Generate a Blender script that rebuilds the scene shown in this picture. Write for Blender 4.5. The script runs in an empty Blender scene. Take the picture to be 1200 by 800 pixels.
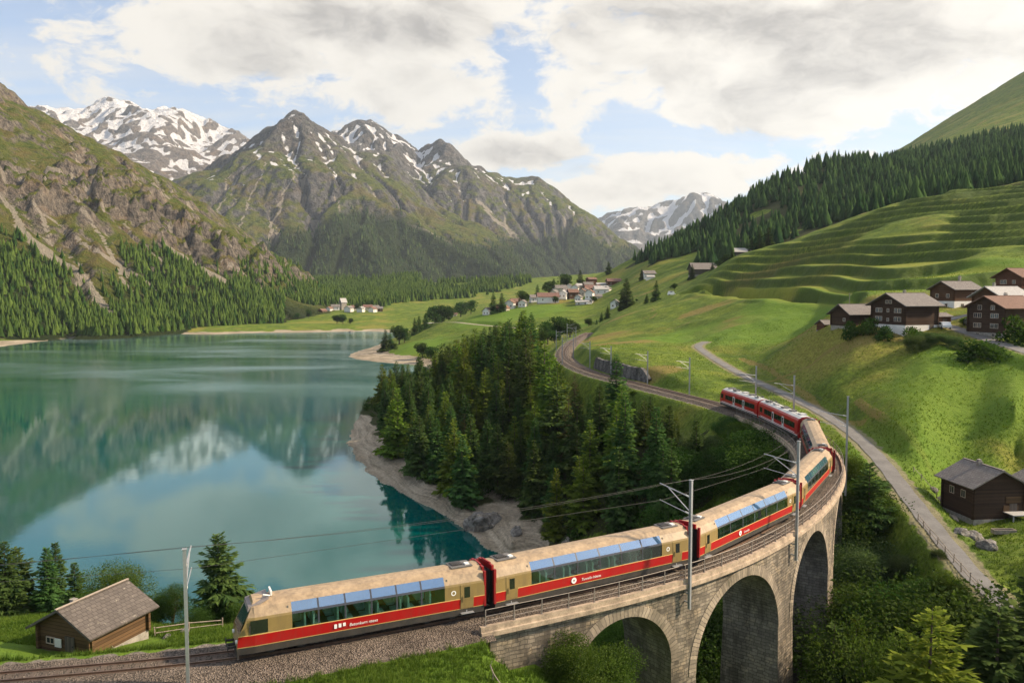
import bpy, bmesh, math, random
import numpy as np
from mathutils import Vector, Matrix

# ------------------------------------------------------------------ camera, world, sun, exposure
SC = bpy.context.scene
COL = SC.collection
FPX, CAMZ, HORIZON = 940.0, 22.0, 337.0          # photo pixels (1200 x 800), metres above the rails
PITCH = math.atan((400.0 - HORIZON) / FPX)
WATER = -26.0

cam_data = bpy.data.cameras.new("camera")
cam = bpy.data.objects.new("camera", cam_data)
COL.objects.link(cam)
cam.location = (0.0, 0.0, CAMZ)
cam.rotation_euler = (math.pi / 2 - PITCH, 0.0, 0.0)
cam_data.sensor_fit = 'HORIZONTAL'
cam_data.sensor_width = 36.0
cam_data.lens = 36.0 * FPX / 1200.0
cam_data.clip_start, cam_data.clip_end = 0.5, 60000.0
SC.camera = cam

SUN_EL, SUN_AZ = math.radians(33.0), math.radians(88.0)      # azimuth clockwise from +Y (view direction)
SUN_DIR = Vector((math.sin(SUN_AZ) * math.cos(SUN_EL), math.cos(SUN_AZ) * math.cos(SUN_EL), math.sin(SUN_EL)))
sun_data = bpy.data.lights.new("sun", 'SUN')
sun_data.energy = 5.0
sun_data.angle = math.radians(3.0)
sun_data.color = (1.0, 0.80, 0.56)
sun = bpy.data.objects.new("sun", sun_data)
COL.objects.link(sun)
sun.rotation_euler = (-SUN_DIR).to_track_quat('-Z', 'Y').to_euler()

SC.view_settings.view_transform = 'Standard'
SC.view_settings.look = 'None'
SC.view_settings.exposure = 0.9
SC.view_settings.gamma = 1.0
SC.view_settings.use_curve_mapping = False
SC.render.engine = 'CYCLES'
SC.cycles.use_denoising = True
SC.cycles.max_bounces = 6
SC.cycles.diffuse_bounces = 2
SC.cycles.glossy_bounces = 3
SC.cycles.transmission_bounces = 4
SC.cycles.transparent_max_bounces = 8
SC.cycles.volume_bounces = 0
SC.cycles.caustics_reflective = False
SC.cycles.caustics_refractive = False
SC.cycles.use_adaptive_sampling = True
SC.cycles.adaptive_threshold = 0.02


class NT:
    """A small node-tree writer."""
    def __init__(self, tree):
        self.t = tree
        tree.nodes.clear()

    def n(self, typ, ins=None, **props):
        nd = self.t.nodes.new(typ)
        for k, v in props.items():
            setattr(nd, k, v)
        for k, v in (ins or {}).items():
            self.put(nd.inputs[k], v)
        return nd

    def put(self, sock, v):
        if isinstance(v, bpy.types.NodeSocket):
            self.t.links.new(v, sock)
        elif v is not None:
            if hasattr(sock.default_value, '__len__') and not isinstance(v, str):
                v = tuple(v)
                if len(sock.default_value) == 4 and len(v) == 3:
                    v = v + (1.0,)
            sock.default_value = v

    def m(self, op, a, b=None, c=None, clamp=False):
        nd = self.t.nodes.new('ShaderNodeMath')
        nd.operation = op
        nd.use_clamp = clamp
        for i, v in enumerate((a, b, c)):
            if v is not None:
                self.put(nd.inputs[i], v)
        return nd.outputs[0]

    def vm(self, op, a, b=None, s=None):
        nd = self.t.nodes.new('ShaderNodeVectorMath')
        nd.operation = op
        self.put(nd.inputs[0], a)
        if b is not None:
            self.put(nd.inputs[1], b)
        if s is not None:
            self.put(nd.inputs['Scale'], s)
        return nd.outputs[0]

    def noise(self, vec, scale, detail=4.0, rough=0.5, dist=0.0, out=0):
        nd = self.n('ShaderNodeTexNoise', {'Scale': scale, 'Detail': detail, 'Roughness': rough, 'Distortion': dist})
        if vec is not None:
            self.put(nd.inputs['Vector'], vec)
        return nd.outputs[out]

    def step(self, v, a, b, lo=0.0, hi=1.0):
        nd = self.n('ShaderNodeMapRange', {'Value': v, 'From Min': a, 'From Max': b, 'To Min': lo, 'To Max': hi}, interpolation_type='SMOOTHSTEP')
        return nd.outputs[0]

    def mix(self, f, a, b, blend='MIX'):
        nd = self.t.nodes.new('ShaderNodeMix')
        nd.data_type = 'RGBA'
        nd.blend_type = blend
        self.put(nd.inputs[0], f)
        self.put(nd.inputs[6], a)
        self.put(nd.inputs[7], b)
        return nd.outputs[2]

    def attr(self, name, out='Fac'):
        return self.n('ShaderNodeAttribute', attribute_name=name).outputs[out]

    def sep(self, v):
        nd = self.n('ShaderNodeSeparateXYZ', {0: v})
        return nd.outputs[0], nd.outputs[1], nd.outputs[2]

    def comb(self, x=0.0, y=0.0, z=0.0):
        return self.n('ShaderNodeCombineXYZ', {0: x, 1: y, 2: z}).outputs[0]


def px_az_el(px, py):
    u, v = (px - 600.0) / FPX, (400.0 - py) / FPX
    y = math.cos(PITCH) + v * math.sin(PITCH)
    z = -math.sin(PITCH) + v * math.cos(PITCH)
    return math.atan2(u, y), math.atan2(z, math.hypot(u, y))


world = bpy.data.worlds.new("World")
SC.world = world
world.use_nodes = True
w = NT(world.node_tree)
skyn = w.n('ShaderNodeTexSky', sky_type='NISHITA', sun_disc=False, sun_elevation=SUN_EL, sun_rotation=SUN_AZ,
           altitude=1500.0, air_density=1.0, dust_density=2.2, ozone_density=1.2)
direc = w.n('ShaderNodeTexCoord').outputs['Generated']
dx, dy, dz = w.sep(direc)
az = w.m('ARCTAN2', dx, dy)
el = w.m('ARCSINE', dz)
zc = w.m('ADD', w.m('MAXIMUM', dz, 0.0), 0.16)
plane = w.comb(w.m('DIVIDE', dx, zc), w.m('DIVIDE', dy, zc), 0.0)
warp = w.noise(plane, 1.3, 3.0, 0.55, out=1)
pw = w.vm('ADD', plane, w.vm('SCALE', w.vm('SUBTRACT', warp, (0.5, 0.5, 0.5)), s=0.5))
bil = w.vm('MULTIPLY', direc, (1.0, 1.0, 1.9))
wob = w.noise(bil, 5.0, 4.0, 0.55, out=1)
bil = w.vm('ADD', bil, w.vm('SCALE', w.vm('SUBTRACT', wob, (0.5, 0.5, 0.5)), s=0.16))
n1 = w.noise(bil, 5.2, 12.0, 0.66)
n2 = w.noise(w.vm('ADD', bil, (0.030, -0.004, 0.022)), 5.2, 8.0, 0.58)
nup = w.noise(w.vm('ADD', bil, (0.0, 0.0, 0.055)), 5.2, 6.0, 0.56)
# where the cloud banks stand in the sky: (photo x, photo y, half width, half height, strength)
BANKS = [(330, 40, 250, 64, .68), (150, 10, 160, 34, .5), (480, 100, 110, 42, .62), (560, 10, 90, 40, .3), (230, 85, 60, 22, .25),
         (960, 55, 270, 80, .72), (1150, 60, 160, 90, .55), (860, 20, 140, 50, .4), (1000, 135, 150, 34, .38),
         (590, 180, 85, 24, .70), (800, 205, 130, 26, .72), (690, 225, 130, 20, .62), (1100, 150, 130, 40, .3),
         (-250, 60, 300, 80, .4), (1550, 90, 300, 120, .5), (600, -420, 900, 200, .3), (300, -160, 330, 70, .32),
         (40, 105, 120, 14, .20), (690, 110, 130, 12, .16)]
tot = None
for bx, by, sx, sy, st in BANKS:
    a0, e0 = px_az_el(bx, by)
    fa = w.m('DIVIDE', w.m('SUBTRACT', az, a0), sx / FPX)
    fe = w.m('DIVIDE', w.m('SUBTRACT', el, e0), sy / FPX)
    g = w.m('MULTIPLY', w.m('EXPONENT', w.m('MULTIPLY', w.m('ADD', w.m('MULTIPLY', fa, fa), w.m('MULTIPLY', fe, fe)), -0.8)), st)
    tot = g if tot is None else w.m('MAXIMUM', tot, g)
CLOUD_LO, CLOUD_HI = 0.545, 0.655
dens = w.m('ADD', w.m('MULTIPLY', n1, 1.0), w.m('MULTIPLY', tot, 0.44))
dens2 = w.m('ADD', w.m('MULTIPLY', n2, 1.0), w.m('MULTIPLY', tot, 0.44))
densu = w.m('ADD', w.m('MULTIPLY', nup, 1.0), w.m('MULTIPLY', tot, 0.44))
alpha = w.step(dens, CLOUD_LO, CLOUD_HI)
thick = w.step(densu, 0.62, 0.86)
lit = w.m('ADD', w.m('MULTIPLY', w.m('SUBTRACT', dens, dens2), 4.5), 0.45, clamp=True)
shade = w.m('MULTIPLY', thick, w.m('SUBTRACT', 1.0, w.m('MULTIPLY', lit, 0.75)))
ccol = w.mix(shade, (1.06, 0.985, 0.87), (0.45, 0.41, 0.375))
thinf = w.step(w.noise(w.vm('MULTIPLY', plane, (0.5, 2.2, 1.0)), 1.1, 6.0, 0.6, 0.6), 0.40, 0.75, 0.10, 0.60)
alpha2 = w.m('MAXIMUM', alpha, thinf)
glow_a, glow_e = px_az_el(1010, 120)
ga = w.m('DIVIDE', w.m('SUBTRACT', az, glow_a), 0.30)
ge = w.m('DIVIDE', w.m('SUBTRACT', el, glow_e), 0.16)
glow = w.m('EXPONENT', w.m('MULTIPLY', w.m('ADD', w.m('MULTIPLY', ga, ga), w.m('MULTIPLY', ge, ge)), -1.0))
SKY_STRENGTH, CLOUD_STRENGTH = 0.115, 0.53
bg_sky = w.n('ShaderNodeBackground', {'Color': skyn.outputs[0], 'Strength': SKY_STRENGTH})
bg_cloud = w.n('ShaderNodeBackground', {'Color': ccol, 'Strength': w.m('ADD', w.m('ADD', CLOUD_STRENGTH, w.m('MULTIPLY', glow, 0.07)), w.step(el, 0.42, 0.9, 0.0, 0.55))})  # clouds above the framed view brightened to add fill light
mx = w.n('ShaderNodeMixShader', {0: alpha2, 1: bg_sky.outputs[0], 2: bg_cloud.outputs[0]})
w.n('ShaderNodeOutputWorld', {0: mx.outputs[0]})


# ------------------------------------------------------------------ helpers
def ray(px, py):
    u, v = (px - 600.0) / FPX, (400.0 - py) / FPX
    return u, math.cos(PITCH) + v * math.sin(PITCH), -math.sin(PITCH) + v * math.cos(PITCH)


def P(px, py, Y):
    """The world point on the sight line of photo pixel (px, py) at forward distance Y."""
    a, b, c = ray(px, py)
    return Vector((a * Y / b, Y, CAMZ + c * Y / b))


def to_px(p):
    x, y, z = p[0], p[1], p[2] - CAMZ
    zc_ = y * math.cos(PITCH) - z * math.sin(PITCH)
    yc_ = y * math.sin(PITCH) + z * math.cos(PITCH)
    return 600.0 + FPX * x / zc_, 400.0 - FPX * yc_ / zc_


def sstep(a, b, x):
    t = np.clip((x - a) / (b - a), 0.0, 1.0)
    return t * t * (3.0 - 2.0 * t)


def _hash(ix, iy, seed):
    h = (ix.astype(np.int64) * 374761393 + iy.astype(np.int64) * 668265263 + seed * 2147483647) & 0xFFFFFFFF
    h = ((h ^ (h >> 13)) * 1274126177) & 0xFFFFFFFF
    return h ^ (h >> 16)


def perlin(x, y, seed=0):
    x0, y0 = np.floor(x), np.floor(y)
    fx, fy = x - x0, y - y0
    ux, uy = fx * fx * fx * (fx * (fx * 6 - 15) + 10), fy * fy * fy * (fy * (fy * 6 - 15) + 10)
    ix, iy = x0.astype(np.int64), y0.astype(np.int64)

    def g(a, b, dx_, dy_):
        t = _hash(a, b, seed) * (2 * math.pi / 4294967296.0)
        return np.cos(t) * dx_ + np.sin(t) * dy_
    n00, n10 = g(ix, iy, fx, fy), g(ix + 1, iy, fx - 1, fy)
    n01, n11 = g(ix, iy + 1, fx, fy - 1), g(ix + 1, iy + 1, fx - 1, fy - 1)
    a = n00 + ux * (n10 - n00)
    return (a + uy * (n01 + ux * (n11 - n01) - a)) * 1.5


def fbm(x, y, oct_=5, gain=0.5, seed=0):
    s, amp = np.zeros_like(x, dtype=float), 1.0
    for k in range(oct_):
        s += amp * perlin(x, y, seed + k * 17)
        x, y, amp = x * 2.03 + 3.7, y * 2.03 - 1.9, amp * gain
    return s


def ridged(x, y, oct_=5, gain=0.5, seed=0):
    s, amp, wgt = np.zeros_like(x, dtype=float), 1.0, 1.0
    for k in range(oct_):
        r = (1.0 - np.abs(perlin(x, y, seed + k * 13))) ** 2
        s += amp * r * wgt
        wgt = np.clip(r * 1.4, 0, 1)
        x, y, amp = x * 2.07 + 1.3, y * 2.07 + 5.1, amp * gain
    return s


def props(o, label=None, cat=None, group=None, kind=None):
    for k, v in (("label", label), ("category", cat), ("group", group), ("kind", kind)):
        if v is not None:
            o[k] = v
    return o


def mesh_from(name, verts, faces, mats=(), fmat=None, smooth=False):
    """verts: (n,3); faces: an (m,3|4) array or a list of index lists."""
    me = bpy.data.meshes.new(name)
    if isinstance(faces, np.ndarray):
        v = np.ascontiguousarray(verts, dtype=np.float32)
        m_, k = faces.shape
        me.vertices.add(len(v)); me.vertices.foreach_set("co", v.ravel())
        me.loops.add(m_ * k); me.loops.foreach_set("vertex_index", np.ascontiguousarray(faces, dtype=np.int32).ravel())
        me.polygons.add(m_)
        me.polygons.foreach_set("loop_start", np.arange(0, m_ * k, k, dtype=np.int32))
        me.update(calc_edges=True)
        me.validate()
    else:
        me.from_pydata([tuple(q) for q in verts], [], faces)
    for m_ in mats:
        me.materials.append(m_)
    if fmat is not None:
        me.polygons.foreach_set("material_index", np.asarray(fmat, dtype=np.int32))
    if smooth:
        me.polygons.foreach_set("use_smooth", np.ones(len(me.polygons), dtype=bool))
    me.update()
    return me


def link(name, me, parent=None, loc=None):
    o = bpy.data.objects.new(name, me)
    COL.objects.link(o)
    if parent is not None:
        o.parent = parent
    if loc is not None:
        o.location = loc
    return o


def empty(name, loc=(0, 0, 0), rz=0.0):
    o = bpy.data.objects.new(name, None)
    COL.objects.link(o)
    o.location = loc
    o.rotation_euler = (0, 0, rz)
    o.empty_display_size = 0.3
    return o


def copy_tree(o, parent=None):
    c = o.copy()
    COL.objects.link(c)
    if parent is not None:
        c.parent = parent
    for ch in list(o.children):
        copy_tree(ch, c)
    return c


class MB:
    """Collects simple shapes into one mesh."""
    def __init__(self):
        self.v, self.f, self.mi, self.cur = [], [], [], 0

    def add(self, vs, fs, mi=None):
        b = len(self.v)
        self.v += [tuple(q) for q in vs]
        self.f += [[i + b for i in f] for f in fs]
        self.mi += [self.cur if mi is None else mi] * len(fs)

    def quad(self, a, b, c, d, mi=None):
        self.add([a, b, c, d], [[0, 1, 2, 3]], mi)

    def box(self, c, s, rz=0.0, mi=None, M=None):
        hx, hy, hz = s[0] / 2, s[1] / 2, s[2] / 2
        co, si = math.cos(rz), math.sin(rz)
        vs = []
        for z in (-hz, hz):
            for x, y in ((-hx, -hy), (hx, -hy), (hx, hy), (-hx, hy)):
                vs.append((c[0] + x * co - y * si, c[1] + x * si + y * co, c[2] + z))
        if M is not None:
            vs = [tuple(M @ Vector(q)) for q in vs]
        self.add(vs, [[0, 3, 2, 1], [4, 5, 6, 7], [0, 1, 5, 4], [1, 2, 6, 5], [2, 3, 7, 6], [3, 0, 4, 7]], mi)

    def tube(self, pts, r, n=6, mi=None, cap=True):
        pts = [Vector(q) for q in pts]
        rs = r if isinstance(r, (list, tuple)) else [r] * len(pts)
        vs, fs = [], []
        for i, p in enumerate(pts):
            d = (pts[min(i + 1, len(pts) - 1)] - pts[max(i - 1, 0)]).normalized()
            a = d.cross(Vector((0, 0, 1)))
            a = Vector((1, 0, 0)) if a.length < 1e-4 else a.normalized()
            b = d.cross(a)
            for k in range(n):
                t = 2 * math.pi * k / n
                vs.append(p + (a * math.cos(t) + b * math.sin(t)) * rs[i])
        for i in range(len(pts) - 1):
            for k in range(n):
                fs.append([i * n + k, i * n + (k + 1) % n, (i + 1) * n + (k + 1) % n, (i + 1) * n + k])
        if cap:
            fs.append(list(range(n - 1, -1, -1)))
            fs.append([(len(pts) - 1) * n + k for k in range(n)])
        self.add(vs, fs, mi)

    def prism(self, poly, fn0, fn1, mi=None):
        """poly: 2D outline; fn0/fn1 map (a, b) to the two end points."""
        n = len(poly)
        vs = [fn0(*q) for q in poly] + [fn1(*q) for q in poly]
        fs = [list(range(n - 1, -1, -1)), list(range(n, 2 * n))]
        fs += [[i, (i + 1) % n, n + (i + 1) % n, n + i] for i in range(n)]
        self.add(vs, fs, mi)

    def mesh(self, name, mats, smooth=False):
        me = mesh_from(name, self.v, self.f, mats, self.mi, smooth)
        return me

    def build(self, name, mats, parent=None, smooth=False, loc=None):
        if not isinstance(mats, (list, tuple)):
            mats = [mats]
        return link(name, self.mesh(name, mats, smooth), parent, loc)


def material(name, col=(0.5, 0.5, 0.5), rough=0.7, metal=0.0, var=0.0, vscale=2.0, spec=0.4, bump=0.0, bscale=20.0, obj_coords=True, grime=0.0):
    """A plain procedural material: base colour broken up by two noises, optional bump."""
    m = bpy.data.materials.new(name)
    m.use_nodes = True
    t = NT(m.node_tree)
    c = t.n('ShaderNodeTexCoord').outputs['Object']
    base = col
    if var > 0:
        nz = t.m('ADD', t.m('MULTIPLY', t.noise(c, vscale, 5.0, 0.6), 0.65), t.m('MULTIPLY', t.noise(c, vscale * 6.3, 3.0, 0.6), 0.35))
        f = t.step(nz, 0.3, 0.7, 1.0 - var, 1.0 + var)
        base = t.vm('SCALE', col, s=f)
    if grime > 0:                                       # brake dust and rain streaks
        st = t.m('ADD', t.m('MULTIPLY', t.noise(t.vm('MULTIPLY', c, (3.5, 3.5, 0.35)), 1.0, 5.0, 0.7), 0.6), t.m('MULTIPLY', t.noise(c, 0.7, 6.0, 0.7), 0.4))
        base = t.mix(t.step(st, 0.42, 0.68, 0.0, grime), base, (0.10, 0.075, 0.055))
    b = t.n('ShaderNodeBsdfPrincipled', {'Base Color': base, 'Roughness': rough, 'Metallic': metal, 'Specular IOR Level': spec})
    if bump > 0:
        bp = t.n('ShaderNodeBump', {'Strength': bump, 'Distance': 0.05, 'Height': t.noise(c, bscale, 4.0, 0.6)})
        t.put(b.inputs['Normal'], bp.outputs[0])
    t.n('ShaderNodeOutputMaterial', {0: b.outputs[0]})
    return m
# ------------------------------------------------------------------ the railway's line in plan (track level is z = 0)
TRACK_PX = [(-170, 806), (0, 791), (135, 780), (270, 768), (410, 744.5), (555, 715), (670, 692), (785, 664), (860, 636), (925, 598), (960, 558),
            (958, 530), (937, 512), (893, 491), (847, 474), (800, 462), (740, 447), (690, 434), (662, 418), (668, 402), (690, 389)]


def ground_hit(px, py, z=0.0):
    a, b, c = ray(px, py)
    k = (z - CAMZ) / c
    return (a * k, b * k)


def spline(pts, step):
    """Centripetal-like Catmull-Rom through pts (2D or 3D), resampled every step metres."""
    pts = [np.array(q, float) for q in pts]
    pts = [2 * pts[0] - pts[1]] + pts + [2 * pts[-1] - pts[-2]]
    out = []
    for i in range(1, len(pts) - 2):
        p0, p1, p2, p3 = pts[i - 1:i + 3]
        t0, t1 = 0.0, np.linalg.norm(p1 - p0) ** 0.5
        t2 = t1 + np.linalg.norm(p2 - p1) ** 0.5
        t3 = t2 + np.linalg.norm(p3 - p2) ** 0.5
        for t in np.linspace(t1, t2, 40, endpoint=False):
            a1 = (t1 - t) / (t1 - t0) * p0 + (t - t0) / (t1 - t0) * p1
            a2 = (t2 - t) / (t2 - t1) * p1 + (t - t1) / (t2 - t1) * p2
            a3 = (t3 - t) / (t3 - t2) * p2 + (t - t2) / (t3 - t2) * p3
            b1 = (t2 - t) / (t2 - t0) * a1 + (t - t0) / (t2 - t0) * a2
            b2 = (t3 - t) / (t3 - t1) * a2 + (t - t1) / (t3 - t1) * a3
            out.append((t2 - t) / (t2 - t1) * b1 + (t - t1) / (t2 - t1) * b2)
    out.append(pts[-2])
    out = np.array(out)
    s = np.concatenate([[0], np.cumsum(np.linalg.norm(np.diff(out, axis=0), axis=1))])
    q = np.arange(0, s[-1], step)
    return np.stack([np.interp(q, s, out[:, k]) for k in range(out.shape[1])], 1)


def smooth_line(a, n):
    for _ in range(n):
        b = a.copy()
        b[1:-1] = (a[:-2] + 2 * a[1:-1] + a[2:]) / 4
        a = b
    return a


DS = 0.5
TRACK = spline([ground_hit(*q) for q in TRACK_PX], DS)
TRACK = smooth_line(TRACK, 160)
_tl = np.concatenate([[0], np.cumsum(np.linalg.norm(np.diff(TRACK, axis=0), axis=1))])
TLEN = _tl[-1]


def tpos(s):
    return np.array([np.interp(s, _tl, TRACK[:, 0]), np.interp(s, _tl, TRACK[:, 1])])


def ttan(s):
    d = tpos(min(s + 0.6, TLEN)) - tpos(max(s - 0.6, 0))
    return d / np.linalg.norm(d)


def tpt(s, off=0.0, z=0.0):
    """Point at chainage s, off metres to the right-hand (camera, outer) side."""
    p, d = tpos(s), ttan(s)
    return Vector((p[0] + d[1] * off, p[1] - d[0] * off, z))


def s_at_px(px, off=0.0, z=0.0, smin=0.0, smax=None):
    best, bs = 1e9, 0
    for s in np.arange(smin, min(smax or TLEN, TLEN), 0.5):
        e = abs(to_px(tpt(s, off, z))[0] - px)
        if e < best:
            best, bs = e, s
    return bs


S_TURN = max(np.arange(0, 220, 0.5), key=lambda s: tpt(s)[0])      # the eastmost point of the curve
S_V0 = s_at_px(572, 2.6, 0.0, 0, S_TURN)                            # the viaduct's near abutment
S_V1 = 138.0                                                 # and its far one

LANE_PX = [(1330, 860, 58), (1230, 752, 66.5), (1150, 684, 78), (1105, 632, 88), (1060, 575, 103), (1030, 537, 117), (1000, 508, 131), (960, 482, 149), (920, 462, 165),
           (880, 444, 183), (850, 428, 206), (828, 414, 226), (818, 405, 243), (828, 400, 254)]
LANE2_PX = [(1290, 436, 128), (1200, 411, 145), (1165, 400, 154), (1138, 391, 163), (1112, 382, 172), (1095, 377, 178), (1125, 372, 182), (1150, 366, 188), (1170, 357, 196)]
PATH_PX = [(795, 346, 425), (825, 351, 400), (860, 357, 365), (900, 361, 320), (945, 362, 282)]
ROADM_PX = [(485, 385.5, 700), (505, 379, 672), (530, 377.5, 640), (560, 380.5, 600), (600, 384, 560), (640, 386, 530), (662, 390, 500)]
STREAM = np.array(spline([(70, 40), (48, 52), (33, 63), (25, 76), (25, 95), (14, 113), (2, 132), (-3, 139)], 1.0))

SHORE_PX = [(-420, 470), (-150, 425), (0, 406), (60, 398.5), (100, 394.5), (150, 392.3), (200, 391.2), (250, 391.8), (300, 390), (345, 389.6), (380, 389), (430, 388.2), (478, 391),
            (498, 396), (470, 401), (436, 407), (415, 413), (409, 417.5), (424, 422), (455, 425), (490, 428), (505, 433), (480, 446), (440, 470), (413, 503), (407, 520), (416, 536), (438, 560),
            (462, 573), (500, 592), (545, 619), (576, 646), (600, 657), (625, 668), (636, 690), (600, 722), (540, 742), (470, 760), (330, 767), (0, 767), (-400, 767), (-900, 640), (-900, 520)]
SHORE_POLY = [ground_hit(a, b_, WATER) for a, b_ in SHORE_PX]
SHORE = spline(SHORE_POLY + [SHORE_POLY[0]], 2.0)
SHORE_POLY = [tuple(q) for q in SHORE[::2]]


def in_poly(px, py, poly):
    inside = np.zeros(px.shape, bool)
    n = len(poly)
    for i in range(n):
        x1, y1 = poly[i]; x2, y2 = poly[(i + 1) % n]
        if y1 == y2:
            continue
        inside ^= ((y1 > py) != (y2 > py)) & (px < (x2 - x1) * (py - y1) / (y2 - y1) + x1)
    return inside


# ------------------------------------------------------------------ terrain
# ground control points: photo pixel and forward distance
CP = """
-160 850 42|0 830 42.5|300 830 43|560 830 43.5|-200 806 45|0 800 45|300 796 45.5|470 780 46.5|560 775 48
60 768 55|140 763 56|185 751 59|235 744 60|40 740 62|50 722 68|130 719 70|-80 738 66|-250 760 60|230 733 66
60 745 86|150 748 84|230 748 80|0 735 85|-150 735 85|330 740 80|420 740 78|-350 740 85|-330 766 105|0 766 105|200 766 105|350 766 105|470 762 106|560 735 113
640 790 52|740 830 56|820 870 62|560 740 53
-300 445 417|0 406 650|100 394 800|200 391 845|300 390 852|380 389 872|430 388 885|-300 410 640
0 398 720|100 388 860|200 385 905|300 381 940|430 380 960|480 380 960|-300 395 800
0 392 830|100 382 1000|200 378 1060|300 374 1080|400 365 1100|470 358 1180|540 348 1400|360 358 1400|-300 380 1100
440 395 770|480 393 790|520 380 860|560 362 1000|600 352 1200
420 418 556|450 411 600|450 424 518|500 428 495|480 405 560|540 405 520|520 393 590|540 425 430|600 420 400
415 505 269|410 520 247|418 537 226|440 560 203|462 573 191|500 592 177|545 619 160|575 646 146|600 656 141|622 667 137
445 508 246|450 535 214|500 561 182|545 590 163|600 626 142|650 642 128|440 480 285
-20 610 165|200 560 202|300 500 277|100 470 339|300 430 485
470 500 262|520 530 215|560 540 206|600 560 190|660 600 152|700 620 118|720 575 140|660 530 180|600 500 225|540 480 260|480 470 310
700 470 195|640 450 250|600 440 290|560 432 340|640 420 300|760 505 158|800 520 142|850 540 126|830 600 108|840 650 104|850 720 96
860 482 146|920 545 120|900 500 134
560 410 470|620 400 440|640 386 530|560 379 600|520 378 640|640 366 600|600 362 650|690 352 650|720 332 750|740 303 850|650 348 690
660 402 330|690 385 420|705 372 545
700 424 216|720 405 262|760 402 258|710 395 320|720 372 400|780 350 420|800 342 450|740 347 560|820 320 520|870 302 560|760 325 640|770 305 700
820 430 203|800 405 262|860 405 232|900 405 222|960 382 245|1000 384 180|1060 390 170|1170 392 158|1115 362 192|1185 347 205|1000 410 165|950 430 178
1040 450 146|1150 450 138|1100 402 154|1190 470 125|1080 500 122|1190 540 122|1000 470 147|1120 560 118|1230 600 100|1110 603 102|1133 612 98.5|1190 603 99|1160 585 106|1150 638 91|968 377 190|985 384 182|1030 388 172
1000 342 240|900 352 290|860 347 340|1100 315 258|1200 302 250|1000 302 320|900 312 390|870 297 430|960 270 430|1040 243 430|1120 224 425|1200 212 420|1350 180 400|1300 300 240
920 290 520|1000 262 520|1100 235 520|1200 215 520
780 300 760|840 285 700|900 258 700|960 225 760|760 303 900|820 272 900|900 222 850|960 196 850|1000 192 870|1050 196 900|760 335 1300|900 300 1300
1100 215 700|1200 185 640|1100 165 1400|1200 104 1500|1040 195 1200|1300 40 1500|1400 130 700|1250 120 1200
1040 545 115|1000 620 92|1060 640 86|1010 590 100|960 730 84|1000 760 72|1100 760 70|1190 760 67|1200 690 74|1150 645 85|1300 760 62
930 790 78|980 850 60|1100 860 56|1250 880 54
"""
cps = np.array([[float(q) for q in e.split()] for ln in CP.strip().splitlines() for e in ln.split('|')])
_c3 = np.array([P(a, b, Y) for a, b, Y in cps])
_t = [(q.x, q.y, 0.0) for q in [tpt(s) for s in np.arange(2, TLEN - 1, 12.0)] if True]
_keep = []
for s in np.arange(2, TLEN - 1, 9.0):
    if s < S_V0 - 2 or s > S_V1 + 2:
        _keep.append(tuple(tpt(s, 0, -0.4)))
_c3 = np.concatenate([_c3, np.array(_keep), np.array([P(*q) for q in LANE_PX[1:]])])


def _uv(x, y):
    return np.stack([x / y * 2.2, np.log(y)], -1)


_cu = _uv(_c3[:, 0], _c3[:, 1])
_ct = (_c3[:, 2] - CAMZ) / _c3[:, 1]


def _kern(a, b):
    d2 = ((a[:, None, :] - b[None, :, :]) ** 2).sum(-1)
    return np.sqrt(d2 + 0.0009) * d2 ** 0.25


_n = len(_cu)
_A = np.zeros((_n + 3, _n + 3))
_A[:_n, :_n] = _kern(_cu, _cu) + np.eye(_n) * 2e-4
_A[:_n, _n] = 1; _A[_n, :_n] = 1
_A[:_n, _n + 1:] = _cu; _A[_n + 1:, :_n] = _cu.T
_w = np.linalg.solve(_A, np.concatenate([_ct, [0, 0, 0]]))


def line_dist(x, y, line):
    """Distance to a polyline's samples and the index of the nearest one."""
    d = np.full(x.shape, 1e9); idx = np.zeros(x.shape, int)
    lx, ly = line[:, 0].astype(np.float32), line[:, 1].astype(np.float32)
    for i in range(0, len(x), 20000):
        sl = slice(i, i + 20000)
        q = (x[sl, None].astype(np.float32) - lx) ** 2 + (y[sl, None].astype(np.float32) - ly) ** 2
        k = q.argmin(1)
        idx[sl] = k; d[sl] = np.sqrt(q[np.arange(len(k)), k])
    return d, idx


def base_z(x, y):
    q = _uv(x, y)
    out = np.zeros(len(x))
    for i in range(0, len(x), 20000):
        qq = q[i:i + 20000]
        out[i:i + 20000] = _kern(qq, _cu) @ _w[:_n] + _w[_n] + qq @ _w[_n + 1:]
    return CAMZ + out * y


def line3(pxs, step=1.0):
    pts = smooth_line(spline([P(*q) for q in pxs], step), 12)
    return pts


LANE, LANE2, PATH, ROADM = line3(LANE_PX), line3(LANE2_PX), line3(PATH_PX, 2.0), line3(ROADM_PX, 2.0)


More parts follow.
